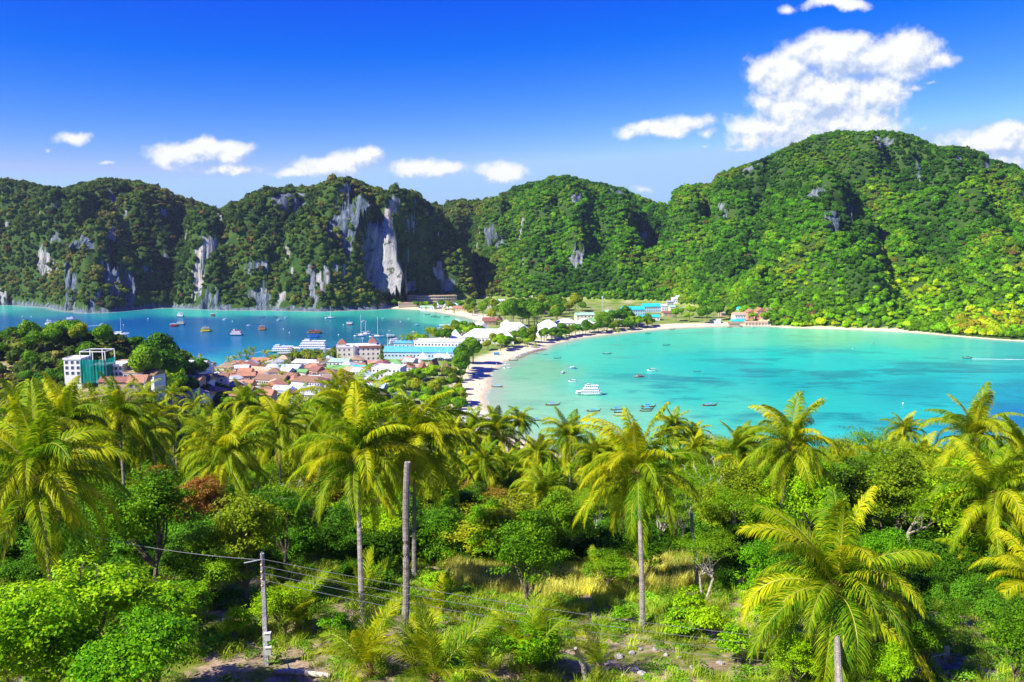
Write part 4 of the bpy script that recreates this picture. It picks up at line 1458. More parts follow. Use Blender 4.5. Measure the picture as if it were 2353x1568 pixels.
TG = "broadleaf trees of the hillside"
TREES = [
    (180, 1400, 235, 'round', "large light green tree filling the lower left, leaves in tufts"), (330, 1535, 190, 'round', "light green tree at the bottom left beside the dirt patch"),
    (50, 1560, 210, 'round', "light green tree in the bottom left corner"), (400, 1400, 110, 'round', "leafy bough of the light green tree nearest to the utility pole"),
    (345, 1195, 135, 'dense', "dark dense tree right of the big left edge palm"), (290, 1085, 75, 'flower', "bush tree with orange flowering top beside the slim bare palm trunk"),
    (345, 1035, 62, 'flower', "small orange tipped tree below the town houses"), (440, 1130, 85, 'flower', "tree with pinkish dry flower heads right of the slim palm trunk"),
    (560, 1250, 118, 'warm', "yellowish green tree above the utility pole"), (650, 1180, 110, 'dense', "very dark tree left of the central palms"),
    (655, 1110, 70, 'round', "bright green tree top beside the left of centre palm"), (710, 1310, 105, 'dense', "dark tree standing behind the tall central trunks"), (650, 1370, 80, 'mid', "bright tree crown right of the utility pole top"),
    (470, 1290, 100, 'dense', "dark tree in the shade between left tree and pole"), (1000, 1280, 95, 'dense', "dark tree right behind the bare headless trunk"),
    (1140, 1210, 115, 'warm', "yellowish tree in the centre with fine leaves"), (1120, 1330, 105, 'dense', "dark green tree over the dry grass, centre"), (1215, 1290, 105, 'dense', "bushy tree left of the drooping dead frond"),
    (1195, 1440, 105, 'mango', "round mango tree with glossy bright leaves below the power lines"), (1370, 1170, 75, 'airy', "pale feathery tree left of the big clearing palm"),
    (1560, 1170, 105, 'airy', "feathery tree right of the big clearing palm"), (1640, 1050, 115, 'airy', "wide airy tree with red brown twigs at the water edge"), (1690, 1180, 105, 'airy', "many stemmed airy tree behind the clearing"),
    (1620, 1290, 90, 'airy', "slender branched tree leaning over the clearing"), (1760, 1290, 95, 'mid', "green tree at the right rim of the clearing"), (1985, 1050, 110, 'airy', "bright airy tree with bare twigs against the turquoise bay"),
    (2075, 1110, 115, 'airy', "spreading airy tree with long pale branches"), (1970, 1160, 100, 'airy', "bright tree in front of the spreading airy tree"), (2120, 1190, 110, 'airy', "feathery tree with silvery bare branches"),
    (2190, 1040, 40, 'round', "small round dark leaved tree under the upright right palm"), (1770, 1400, 80, 'round', "light green bush tree left of the broad nearest palm"), (1760, 1210, 80, 'mid', "green tree under the palm with swept crown"),
    (2030, 1290, 80, 'mid', "leafy tree above the broad nearest palm"), (2130, 1440, 95, 'dense', "shaded tree behind the broad nearest palm"), (2330, 1130, 70, 'round', "bright tree at the right edge"), (2340, 1480, 90, 'dense', "dark tree behind the leaning right trunk"),
    (2050, 1500, 80, 'mid', "green bush tree low behind the broad palm"), (1820, 1500, 70, 'mid', "bush beside the pale young trunk, lower right"), (1430, 1060, 70, 'mid', "tree between the large clearing palm and its left neighbour"),
    (880, 1290, 80, 'dense', "dark tree between the tall central trunks"), (790, 1230, 90, 'dense', "shaded tree left of the tall central trunks"), (1480, 1280, 60, 'dense', "dark tree behind the large clearing palm trunk"), (1400, 1290, 60, 'dense', "dark tree above the stubby yellow palm")]
for i, (u, v, rad, key, lab) in enumerate(TREES):
    tree_at(u, v, rad, key, lab, TG, i, 62 if 680 < u < 1180 and v < 1350 else 30)

# trees filling the wooded slope down to the town
rr = random.Random(4)
placed = []
TOPLINE = [(-200, 985), (0, 990), (400, 985), (700, 975), (1000, 985), (1120, 1020), (1500, 1035), (1560, 985), (1700, 990), (1900, 1000), (2000, 985), (2353, 1015), (2600, 1010)]
tl_u, tl_v = [a for a, _ in TOPLINE], [b for _, b in TOPLINE]
n_fill = 0
for _ in range(6000):
    Y = rr.uniform(60, 150)
    q_ = rr.uniform(-0.66, 0.66)
    x = q_ * Y
    u = 1176.5 + q_ * F_PX * 0.955
    if Y < 61 and 880 < u < 1800:
        continue
    sp = 5.0 if Y < 110 else 7.5
    if any((x - a) ** 2 + (Y - b) ** 2 < sp * sp for a, b in placed):
        continue
    vt = np.interp(u, tl_u, tl_v) + rr.uniform(0, 55) + (115 if u < 1560 else 45) * max(0, 1 - (Y - 60) / 70)
    g_ = gz(x, Y)
    hmax = EYE + kz(vt) * Y - g_
    key = rr.choice(['dense', 'dense', 'dense', 'warm', 'dense', 'flower', 'mid', 'airy'] if u < 1500 else ['airy', 'airy', 'mid', 'warm', 'dense', 'airy'])
    s_ = min(rr.uniform(0.8, 1.35), hmax / TOPH[key])
    if s_ < 0.4:
        continue
    placed.append((x, Y))
    n_fill += 1
    tree(x, Y, key, s_, {'dense': "dark green tree", 'warm': "yellowish green tree", 'mid': "bright green tree", 'flower': "orange tipped green tree", 'airy': "feathery light green tree", 'round': "light green round tree"}[key] +
         " in the closed canopy sloping down towards the town", "canopy trees below the viewpoint", n_fill)
    if n_fill > 200:
        break
print('fill trees', n_fill)
forest("lower_slope_wood", "mass of tree crowns on the hidden lower slope above the town", (-330, 330), (128, 350), lambda x, y, z: (z > 9) & (z < 60) & (near_hill(x, y) > 7) & ~((y > 300) & (x < -120) & (x > -215)) & ~((x < -95) & (y > 240)), 4.6)

# trees on the knoll, each one a tree
rr = random.Random(9)
knp = []
for _ in range(4000):
    x, y = rr.uniform(-330, -128), rr.uniform(300, 500)
    z = gz(x, y)
    if z < 7 or near_hill(np.array([x]), np.array([y]))[0] < 6: continue
    u_, v_ = 0, 0
    if -186 < x < -134 and 336 < y < 386: continue
    if any((x - a) ** 2 + (y - b) ** 2 < 64 for a, b in knp): continue
    if y > 440 or x < -305: continue
    knp.append((x, y))
    if len(knp) > 92: break
KN = []
for k in range(5):
    V_, F_ = blob_crown(300 + k, 1500, 0.085, (0.85, 1.0, 0.8, 0.95, 1.1)[k])
    V_ = V_ * np.array([1, 1, 1]) + np.array([0, 0, 1.25])
    mm = (L_DARK, L_DARK, L_BRIGHT, L_WARM, L_DARK)[k]
    tm = MB().tube([(0, 0, -0.3), (0.03, 0, 0.5), (0, 0, 1.3)], [0.07, 0.05, 0.04], 6)
    KN.append((np_mesh("crown", V_, F_, mm), tm.mesh("trunk", wood_mat)))


def far_tree(x, y, s_, k, label, group, z=None, name="broadleaf_tree", sz=1.0):
    root = empty(name, (x, y, gz(x, y) - 0.1 if z is None else z), (x * 7.1 + y) % 6.28, label, "tree", group)
    inst("crown", KN[k][0], root, scale=(s_, s_, s_ * sz))
    inst("trunk", KN[k][1], root, scale=(s_, s_, s_ * sz))
    return root


for i, (x, y) in enumerate(knp):
    k = rr.choice([0, 0, 1, 2, 3, 4])
    far_tree(x, y, rr.uniform(3.6, 6.4), k, ("dark green tree", "tall dark tree", "bright green tree", "yellowish tree", "dark bushy tree")[k] + " on the wooded knoll round the building site", "trees of the wooded knoll", sz=rr.uniform(.85, 1.2))

forest("knoll_wood", "closed tree cover between the larger trees of the knoll", (-420, -110), (300, 520), lambda x, y, z: (z > 6) & (near_hill(x, y) > 5) & ~((x > -184) & (x < -136) & (y > 338) & (y < 384)), 4.4)

# ------------------------------------------------------------------ grass, herbs and undergrowth
def tuft(seed, n=46, h=0.8, w=0.012, spread=0.28, curl=0.5, blades=True):
    rs_ = np.random.RandomState(seed)
    vs, f4, f3 = [], [], []
    for i in range(n):
        a = rs_.uniform(0, 6.28); r0 = spread * math.sqrt(rs_.rand())
        x, y = r0 * math.cos(a), r0 * math.sin(a)
        hh = h * rs_.uniform(0.5, 1.1); le = curl * rs_.uniform(0.2, 1.0) * hh
        b = rs_.uniform(0, 6.28)
        dx, dy = math.cos(b), math.sin(b)
        px_, py_ = -dy * w, dx * w
        k = len(vs)
        vs += [(x - px_, y - py_, 0), (x + px_, y + py_, 0), (x + dx * le * .3 - px_, y + dy * le * .3 - py_, hh * .6), (x + dx * le * .3 + px_, y + dy * le * .3 + py_, hh * .6),
               (x + dx * le, y + dy * le, hh)]
        f4.append((k, k + 1, k + 3, k + 2)); f3.append((k + 2, k + 3, k + 4))
    return np.array(vs), [np.array(f4), np.array(f3)]


blade_mat = leaf_mat("grass_blades", [(0.25, (0.6, 0.6, 0.6)), (0.75, (1, 1, 1))], 0.35, 0.6, attr='tint', nscale=1.5, gloss=0.2)
gcol = bpy.data.collections.new("grass_tufts")
for k in range(4):
    V_, F_ = tuft(k, 60, 0.95, 0.014, 0.38, 0.7)
    gcol.objects.link(bpy.data.objects.new("grass_tuft_a", np_mesh("grass_tuft", V_, F_, blade_mat)))
for k in range(4):
    V_, F_ = blob_crown(500 + k, 170, 0.10, 0.7, core=False)
    V_[:, 2] += 0.25
    gcol.objects.link(bpy.data.objects.new("herb_clump_b", np_mesh("herb_clump", V_, F_, blade_mat)))
NG_GRASS = scatter_group(gcol)
rs = np.random.RandomState(77)

# tall dry grass on the slope behind the clearing, short turf in front of it
x, y = candidates(-50, 50, 29, 96, 0.42)
z = grid_sample(ZZ, x, y)
kzv = (z - EYE) / y
aa = (-kzv * math.cos(PITCH) - math.sin(PITCH)) / (math.cos(PITCH) - kzv * math.sin(PITCH))
vv = aa * F_PX + 784
uu = x / y * (math.cos(PITCH) - aa * math.sin(PITCH)) * F_PX + 1176.5
dry = np.clip(1 - np.abs(uu - 1330) / 330, 0, 1) ** 0.4 * sstep(y, 49, 53) * (1 - sstep(y, 60, 64))
cov = 0.5 + 0.6 * fbm(x / 3.3, y / 3.3, 0.2, 3)
keep = (np.abs(x) < y * 0.66) & (rs.rand(len(x)) < np.clip(0.18 + 0.5 * dry + 0.75 * np.clip(cov, 0, 1) * 0.55, 0, 1))
# bare soil: path at the bottom left of centre, worn patch right of centre
bare = np.maximum(np.exp(-(((uu - 560) / 190) ** 2 + ((vv - 1550) / 38) ** 2)), np.exp(-(((uu - 1480) / 170) ** 2 + ((vv - 1520) / 34) ** 2)))
bare = np.maximum(bare, 0.8 * np.exp(-(((uu - 960) / 60) ** 2 + ((vv - 1285) / 40) ** 2)))
keep &= rs.rand(len(x)) > bare * 1.15
x, y, z, dry, cov, vv, uu = [a_[keep] for a_ in (x, y, z, dry, cov, vv, uu)]
n_ = len(x)
print('tufts', n_)
herb = rs.rand(n_) < 0.42 - 0.26 * dry
pick = np.where(herb, rs.randint(4, 8, n_), rs.randint(0, 4, n_))
hgt = np.where(dry > 0.4, rs.uniform(0.5, 1.15, n_), rs.uniform(0.25, 0.7, n_))
size = np.where(herb, rs.uniform(0.28, 0.75, n_), hgt)
scl = np.stack([np.where(herb, size, 0.9), np.where(herb, size, 0.9), np.where(herb, size * .8, hgt)], -1)
tint = np.where((dry > 0.35)[:, None] & ~herb[:, None], np.array([0.52, 0.52, 0.09]), np.array([0.34, 0.46, 0.025]))
tint = np.where(herb[:, None], np.array([0.17, 0.36, 0.015]), tint)
gold = np.clip(0.5 + fbm(x / 2.0, y / 2.0, 4.4, 2), 0, 1)[:, None]
tint = tint * (0.75 + 0.6 * gold) * rs.uniform(0.75, 1.25, (n_, 1))
tint = np.concatenate([tint, np.ones((n_, 1))], 1)
rot = np.stack([rs.normal(size=n_) * .1, rs.normal(size=n_) * .1, rs.rand(n_) * 6.28], -1)
scatter("grass", "dry golden and green grass with herbs covering the clearing and slope", np.stack([x, y, z], -1), scl, rot, pick, tint, NG_GRASS)

bush_mat = leaf_mat("bush_leaves", [(0.25, (0.55, 0.55, 0.55)), (0.75, (1.1, 1.1, 1.1))], 0.25, 0.6, attr='tint', nscale=0.8, gloss=0.05)
bcol = bpy.data.collections.new("bushes")
for k in range(4):
    V_, F_, _c, _l = leafy(800 + k, Rr=1.0, Hc=0.45, hz=0.75, nclump=60, per=46, leaf=0.055, spread=1.1, lobes=7)
    bcol.objects.link(bpy.data.objects.new("bush", np_mesh("bush", V_, F_, bush_mat)))
NG_BUSH = scatter_group(bcol)
# undergrowth in the wood
x, y = candidates(-95, 95, 44, 140, 1.7)
z = grid_sample(ZZ, x, y)
uu = x / y * 0.955 * F_PX + 1176.5
keep = (np.abs(x) < y * 0.68) & ~((uu > 900) & (uu < 1640) & (y < 61)) & ~((uu > 500) & (uu < 1900) & (y < 50))
x, y, z = x[keep], y[keep], z[keep]
n_ = len(x)
size = rs.uniform(0.7, 2.0, n_) * np.where(y < 54, 0.6, 1.0)
tint = np.array([0.06, 0.16, 0.006]) * rs.uniform(0.5, 1.8, (n_, 1)) * np.array([1, 1, 1])
tint = np.concatenate([tint, np.ones((n_, 1))], 1)
rot = np.stack([0 * x, 0 * x, rs.rand(n_) * 6.28], -1)
scatter("undergrowth", "shrubby undergrowth beneath the trees and palms", np.stack([x, y, z], -1), np.stack([size, size, size], -1), rot, rs.randint(0, 4, n_), tint, NG_BUSH)

# ------------------------------------------------------------------ shrubs standing alone at the rim of the clearing
for i, (u, v, s_, lab) in enumerate([(1560, 1470, .8, "green herb shrub right of the clearing palm foot"), (1640, 1480, .9, "yellow green shrub on the clearing's right side"), (1700, 1530, .7, "small shrub at the lower right of the clearing"),
                                     (1010, 1380, .8, "shrub at the left end of the dry grass"), (1590, 1440, .8, "shrub under the slender branched tree"), (1860, 1560, .7, "shrub near the foot of the pale young trunk"),
                                     (760, 1480, .7, "low shrub right of the utility pole foot"), (1420, 1440, .5, "small shrub left of the clearing palm foot"), (545, 1470, .6, "low shrub left of the utility pole foot")]):
    f_ = foot(u, v)
    tree(f_.x, f_.y, 'shrub', s_, lab, "shrubs round the clearing", i, "shrub", cat="shrub")

# ------------------------------------------------------------------ utility poles and power lines
conc = mat("concrete_pole", (0.46, 0.45, 0.43), 0.85, var=0.25, vscale=4, bump=0.3)
steel = mat("galvanised", (0.45, 0.46, 0.47), 0.45, metal=0.6, var=0.15)
porc = mat("insulator", (0.42, 0.16, 0.08), 0.3)
wire_m = mat("cable_black", (0.035, 0.035, 0.04), 0.5)
boxm = mat("meter_box", (0.62, 0.62, 0.58), 0.6, var=0.15, vscale=3)


def pole(base, top_v, u, label, arm_dir, boxes):
    h = (EYE + kz(top_v) * base.y) - base.z
    root = empty("utility_pole", base - Vector((0, 0, 0.3)), 0.12, label, "utility pole", "concrete utility poles")
    m_ = MB(); m_.box((0, 0, (h + .3) / 2), (0.22, 0.20, h + .3), taper=0.72); m_.build("post", conc, root)
    for k in range(4):
        zz = h + .3 - 0.45 - 0.33 * k
        i_ = MB(); i_.tube([(0, -0.12, zz), (0, -0.24, zz)], 0.03, 6); i_.ball((0, -0.27, zz), 0.07, 8, 5, 0.9); i_.build("insulator", porc, root)
    a_ = MB(); a_.box((0, -0.10, h - 0.25), (0.05, 0.03, 1.35)); a_.build("rack", steel, root)
    b_ = MB(); b_.tube([(0, -.1, h + .05), (arm_dir * 0.8, -.1, h - 0.08)], 0.025, 6); b_.build("bracket_arm", steel, root)
    c_ = MB()
    pts = [(0.12, -.1, h - .4 - 0.0)] + [(0.12 + 0.22 * math.sin(t_ / 8 * math.pi), -.12, h - .4 - 0.9 * t_ / 8) for t_ in range(1, 9)]
    c_.tube(pts, 0.012, 4, False); c_.tube([(0.125, -.05, h - 1.2), (0.13, -.06, 1.0)], 0.015, 4, False); c_.build("drop_cable", wire_m, root)
    for zz in boxes:
        bb = MB(); bb.box((0.14, -0.14, zz), (0.24, 0.18, 0.34)); bb.box((0.14, -0.14, zz + .19), (0.30, 0.24, 0.03)); bb.build("meter_box", boxm, root)
    return h


p1 = foot(612, 1533)
h1 = pole(p1, 1272, 612, "weathered concrete utility pole with two meter boxes in the shade at left", -1, (1.05, 1.75))
p2 = at(2172, 1560, 39.0)
p2 = Vector((p2.x, p2.y, gz(p2.x, p2.y)))
h2 = pole(p2, 1487, 2172, "concrete utility pole with spool insulators below the leaning right palm", -1, ())
t1, t2 = p1 + Vector((0, -.27, h1)), p2 + Vector((0, -.27, h2))


def cable(a, b, sag, r, label, n=24):
    m_ = MB()
    pts = []
    for i in range(n + 1):
        f = i / n
        p_ = a.lerp(b, f)
        pts.append(p_ - Vector((0, 0, sag * 4 * f * (1 - f))))
    m_.tube(pts, r, 5, False)
    o_ = m_.build("power_line", wire_m)
    tag(o_, label, "cable", "overhead power lines")


light_wire = wire_m
wire_m = mat("cable_grey", (0.24, 0.24, 0.26), 0.45)
ord_ = ["topmost", "second", "third", "lowest"]
for k in range(4):
    d_ = Vector((0, 0, -0.45 - 0.33 * k + 0.3))
    cable(t1 + d_, t2 + d_ * 1.0, 0.55 + 0.08 * k, 0.0095, ord_[k] + " power line hanging between the two utility poles")
for k in range(3):
    d_ = Vector((0, 0, -0.45 - 0.45 * k + 0.3))
    cable(t2 + d_, t2 + d_ + Vector((14, -4, -1.4)), 0.25, 0.0095, ("upper", "middle", "lower")[k] + " line leading from the right utility pole out of view")
cable(t1 + Vector((0, 0, -.2)), t1 + Vector((-13, 6, -0.6)), 0.3, 0.010, "thin line leading left from the shaded utility pole")

# the headless palm trunk and bare trunks behind it
for (ub, vb, ut, vt, rr_, Y, lab) in ((930, 1500, 937, 1062, 0.165, 42.0, "tall bare headless palm trunk standing left of the centre"), (1600, 1400, 1590, 1180, .11, 52.0, "thin grey bare trunk among the slender branched trees"),
                                      (1850, 1565, 1868, 1330, .10, 44.0, "pale young trunk between clearing and the broad nearest palm"), (2060, 1560, 2075, 1420, .14, 46.0, "stout grey trunk in the shade right of the broad palm")):
    a_, b_ = at(ub, vb, Y), at(ut, vt, Y)
    a_.z = gz(a_.x, a_.y) - .1
    m_ = MB()
    n_ = 30
    pts = [a_.lerp(b_, k / n_) + Vector((.05 * math.sin(k / 5), 0, 0)) for k in range(n_ + 1)]
    m_.tube(pts, [rr_ * (1.5 if k == 0 else 1.12 - .2 * k / n_) * (1.04 if k % 2 else .96) for k in range(n_ + 1)], 9)
    tag(m_.build("bare_trunk", bark_mat), lab, "trunk", "bare trunks")

# ------------------------------------------------------------------ fallen trunks, stones
logm = mat("dead_wood", (0.50, 0.43, 0.35), 0.9, var=0.3, vscale=3, bump=0.7)
a_, b_ = foot(632, 1556), foot(745, 1566)
m_ = MB(); m_.tube([a_ + Vector((0, 0, .12)), a_.lerp(b_, .3) + Vector((0, .1, .16)), b_ + Vector((.3, 0, .14))], [0.10, 0.13, 0.12], 9); m_.tube([a_.lerp(b_, .3) + Vector((0, .1, .16)), a_.lerp(b_, .25) + Vector((-.1, .5, .35))], [0.05, 0.02], 6)
tag(m_.build("fallen_log", logm, smooth=True), "grey fallen log lying on the bare soil at the bottom", "log")
a_ = foot(1350, 1567); b_ = at(1322, 1490, a_.y - 0.4)
m_ = MB(); m_.tube([a_ - Vector((0, 0, .4)), a_.lerp(b_, .5) + Vector((.06, 0, 0)), b_], [0.13, 0.12, 0.10], 9)
tag(m_.build("tree_stump", logm, smooth=True), "pale broken leaning trunk beside the mango tree", "stump")
stone = mat("stone", (0.42, 0.38, 0.34), 0.9, var=0.3, vscale=5, bump=0.8)
rr = random.Random(31)
for i, (u, v) in enumerate([(1440, 1500), (1452, 1508), (1470, 1498), (1505, 1500), (1530, 1512), (1462, 1545), (1475, 1552), (1395, 1535), (1560, 1520), (1420, 1515), (1590, 1545), (1655, 1528)]):
    f_ = foot(u, v)
    m_ = MB(); m_.ball((0, 0, 0), 1, 8, 6, 0.7)
    m_.v = [(x_ * (1 + .25 * float(gnoise(x_ * 1.3 + i, y_ * 1.3, z_))) + 0, y_ * (1 + .25 * float(gnoise(x_ + 5 + i, y_, z_ * 1.4))), z_) for x_, y_, z_ in m_.v]
    o_ = m_.build("stone", stone); o_.location = f_ + Vector((0, 0, .05)); s_ = rr.uniform(.10, .24); o_.scale = (s_ * 1.3, s_, s_); o_.rotation_euler = (0, 0, rr.uniform(0, 6))
    tag(o_, "weathered grey stone lying in the worn grass of the clearing", "stone", "stones in the clearing")

# ------------------------------------------------------------------ wording of places
LANDMARKS = [(85, 1112, "the big left edge palm"), (275, 965, "the palm before the brown houses"), (400, 1030, "the bare slim palm trunk"), (520, 1058, "the full palm left of the pole"), (612, 1400, "the shaded utility pole"),
             (820, 1062, "the tallest central palm"), (934, 1250, "the headless palm trunk"), (955, 1022, "the palm behind the headless trunk"), (1144, 1000, "the dark palm by the sand"), (1252, 1152, "the leaning centre palm"),
             (1306, 1016, "the orange hearted palm"), (1465, 1094, "the large clearing palm"), (1480, 1380, "the clearing palm's trunk"), (1640, 1050, "the wide airy tree"), (1819, 1038, "the swept crown palm"), (1918, 1368, "the broad nearest palm"),
             (2075, 1110, "the spreading airy tree"), (2236, 1016, "the upright right palm"), (2282, 1150, "the silvery palm"), (2268, 1318, "the thick leaning palm"), (2385, 1400, "the orange right edge palm"), (1195, 1435, "the round mango tree"),
             (340, 1200, "the dark dense left tree"), (650, 1180, "the very dark tree"), (1140, 1210, "the yellowish centre tree"), (640, 985, "the palm before grey roofs"), (1363, 1340, "the stubby yellow palm"), (1570, 1180, "the feathery clearing tree"),
             (215, 840, "the green netted building"), (165, 845, "the white building site block"), (262, 850, "the grey concrete terrace"), (310, 880, "the red roofed knoll house"), (340, 858, "the brown gabled knoll house"), (425, 895, "the small brown roofed shed"), (70, 790, "the left slope of the knoll"), (200, 770, "the knoll's summit"), (290, 800, "the knoll's seaward edge"),
             (820, 820, "the four storey cream hotel"), (965, 815, "the blue roofed market hall"), (1010, 800, "the white three level block"), (645, 858, "the pale blue roofed hall"), (885, 862, "the white flat apartment block"), (770, 860, "the green roofed cream building"),
             (820, 858, "the turquoise roof"), (985, 830, "the white tents"), (983, 852, "the brown steep huts"), (615, 885, "the long brown terrace"), (700, 890, "the white arcaded terrace"), (715, 925, "the big pale flat roof"), (925, 925, "the dark green roof"),
             (1068, 960, "the white beach roof"), (1085, 817, "the big round shade tree"), (1120, 778, "the long white resort hall"), (1180, 762, "the white gabled resort hall"), (1260, 760, "the twin white hipped roofs"), (1320, 746, "the low white roofs"),
             (1190, 730, "the dark casuarina clump"), (1475, 716, "the turquoise roofed rows"), (1400, 730, "the green roofed sheds"), (1540, 706, "the hill foot houses"), (1600, 735, "the green meadow"), (1667, 716, "the tower house"), (1740, 725, "the pink twin houses"),
             (990, 690, "the curved far hotel"), (1080, 735, "the tip of the western beach"), (748, 830, "the green lattice mast"), (480, 880, "the terracotta roofs"), (700, 800, "the white ferry"), (540, 860, "the grove of waterfront palms"), (1110, 880, "the narrow sand beach"), (1200, 815, "the moored longtail row"),
             (1440, 765, "the long curved beach"), (560, 905, "the small high palm"), (1545, 985, "the pale feathery palm"), (2078, 996, "the small yellowish palm"), (152, 990, "the second left palm"), (806, 950, "the towering rear palm"), (1077, 1008, "the palm with a dry frond"), (470, 1290, "the shaded gap left of pole"), (1210, 1100, "the half hidden palm")]
_used = set()


def place_label(prefix, u, v, most=14):
    ds = sorted(LANDMARKS, key=lambda L_: math.hypot((L_[0] - u), (L_[1] - v) * 1.6))
    opts = []
    for a in ds[:4]:
        dx, dy = u - a[0], v - a[1]
        w_ = ("left of" if dx < 0 else "right of") if abs(dx) > abs(dy) * 1.4 else ("behind" if dy < 0 else "in front of")
        opts.append("%s %s %s" % (prefix, w_, a[2]))
        opts.append("%s close to %s" % (prefix, a[2])) if math.hypot(dx, dy) < 40 else None
    for i in range(5):
        for j in range(i + 1, 8):
            opts.append("%s between %s and %s" % (prefix, ds[i][2], ds[j][2]))
    for o_ in opts:
        if o_ and o_ not in _used and len(o_.split()) <= most + 2:
            _used.add(o_)
            return o_
    return opts[0]


def to_px(p_):
    k_ = (p_.z - EYE) / p_.y
    a_ = (-k_ * math.cos(PITCH) - math.sin(PITCH)) / (math.cos(PITCH) - k_ * math.sin(PITCH))
    return p_.x / p_.y * (math.cos(PITCH) - a_ * math.sin(PITCH)) * F_PX + 1176.5, a_ * F_PX + 784


for root in [o_ for o_ in COL.objects if o_.parent is None and o_.get('group') in ("palms of the middle distance grove", "canopy trees below the viewpoint", "trees of the wooded knoll", "stones in the clearing")]:
    hgt_ = 9 if root['group'].startswith('palms') else (5 if root['group'][0] != 's' else 0)
    u_, v_ = to_px(Vector(root.location) + Vector((0, 0, hgt_)))
    pre = root['label'].split(' in the ')[0].split(' on the ')[0].split(' lying ')[0]
    root['label'] = place_label(pre, u_, v_)

# ------------------------------------------------------------------ town
GZ = 2.6


def town(u, v, z=GZ):
    p_ = foot(u, v, 400, 1500)
    p_.z = max(gz(p_.x, p_.y), 0.4)
    return p_


glass = mat("window_glass", (0.035, 0.05, 0.07), 0.12, spec=0.6)
white_f = mat("white_frame", (0.72, 0.72, 0.70), 0.6)
WALLS = {'white': mat("wall_white", (0.74, 0.73, 0.70), 0.8, var=0.08, vscale=0.4), 'cream': mat("wall_cream", (0.74, 0.67, 0.54), 0.8, var=0.10, vscale=0.4), 'pink': mat("wall_pink", (0.62, 0.30, 0.21), 0.8, var=0.12, vscale=0.5),
         'grey': mat("wall_grey", (0.42, 0.42, 0.42), 0.85, var=0.18, vscale=0.4), 'blue': mat("wall_pale_blue", (0.42, 0.60, 0.68), 0.8, var=0.1, vscale=0.4), 'tan': mat("wall_tan", (0.45, 0.33, 0.22), 0.85, var=0.15, vscale=0.5),
         'brown': mat("wall_brown", (0.20, 0.12, 0.08), 0.85, var=0.2, vscale=0.6)}


def roofmat(name, c, rough=0.6, var=0.16):
    return mat("roof_" + name, c, rough, var=var, vscale=0.35, dirt=tuple(x_ * 0.65 for x_ in c), bump=0.3, bscale=3)


ROOFS = {'white': roofmat('white', (0.78, 0.78, 0.80)), 'brown': roofmat('brown', (0.27, 0.155, 0.085)), 'terra': roofmat('terracotta', (0.42, 0.20, 0.105)), 'green': roofmat('green', (0.17, 0.38, 0.10)), 'pale_green': roofmat('pale_green', (0.34, 0.58, 0.36)),
         'turq': roofmat('turquoise', (0.03, 0.50, 0.50)), 'blue': roofmat('blue', (0.10, 0.40, 0.62)), 'pale_blue': roofmat('pale_blue', (0.50, 0.62, 0.76)), 'grey': roofmat('grey', (0.36, 0.37, 0.39)), 'dark': roofmat('dark_green', (0.07, 0.16, 0.13)),
         'rust': roofmat('rust', (0.27, 0.12, 0.08)), 'thatch': roofmat('thatch', (0.28, 0.20, 0.13), 0.95), 'teal': roofmat('teal_tarp', (0.0, 0.38, 0.33)), 'sand': roofmat('sandy', (0.50, 0.36, 0.21)), 'ltgrey': roofmat('light_grey', (0.58, 0.60, 0.64))}


def window_me(w_, h_):
    mb = MB()
    mb.box((0, -0.02, 0), (w_, 0.10, h_))
    fr = len(mb.f)
    mb.box((0, -0.09, 0), (w_ * 0.80, 0.06, h_ * 0.82))
    me_ = mb.mesh("window", [white_f, glass])
    for i_, p_ in enumerate(me_.polygons):
        p_.material_index = 0 if i_ < fr else 1
    return me_


WIN = {k_: window_me(*k_) for k_ in ((1.3, 1.4), (1.9, 1.5), (2.6, 2.0))}


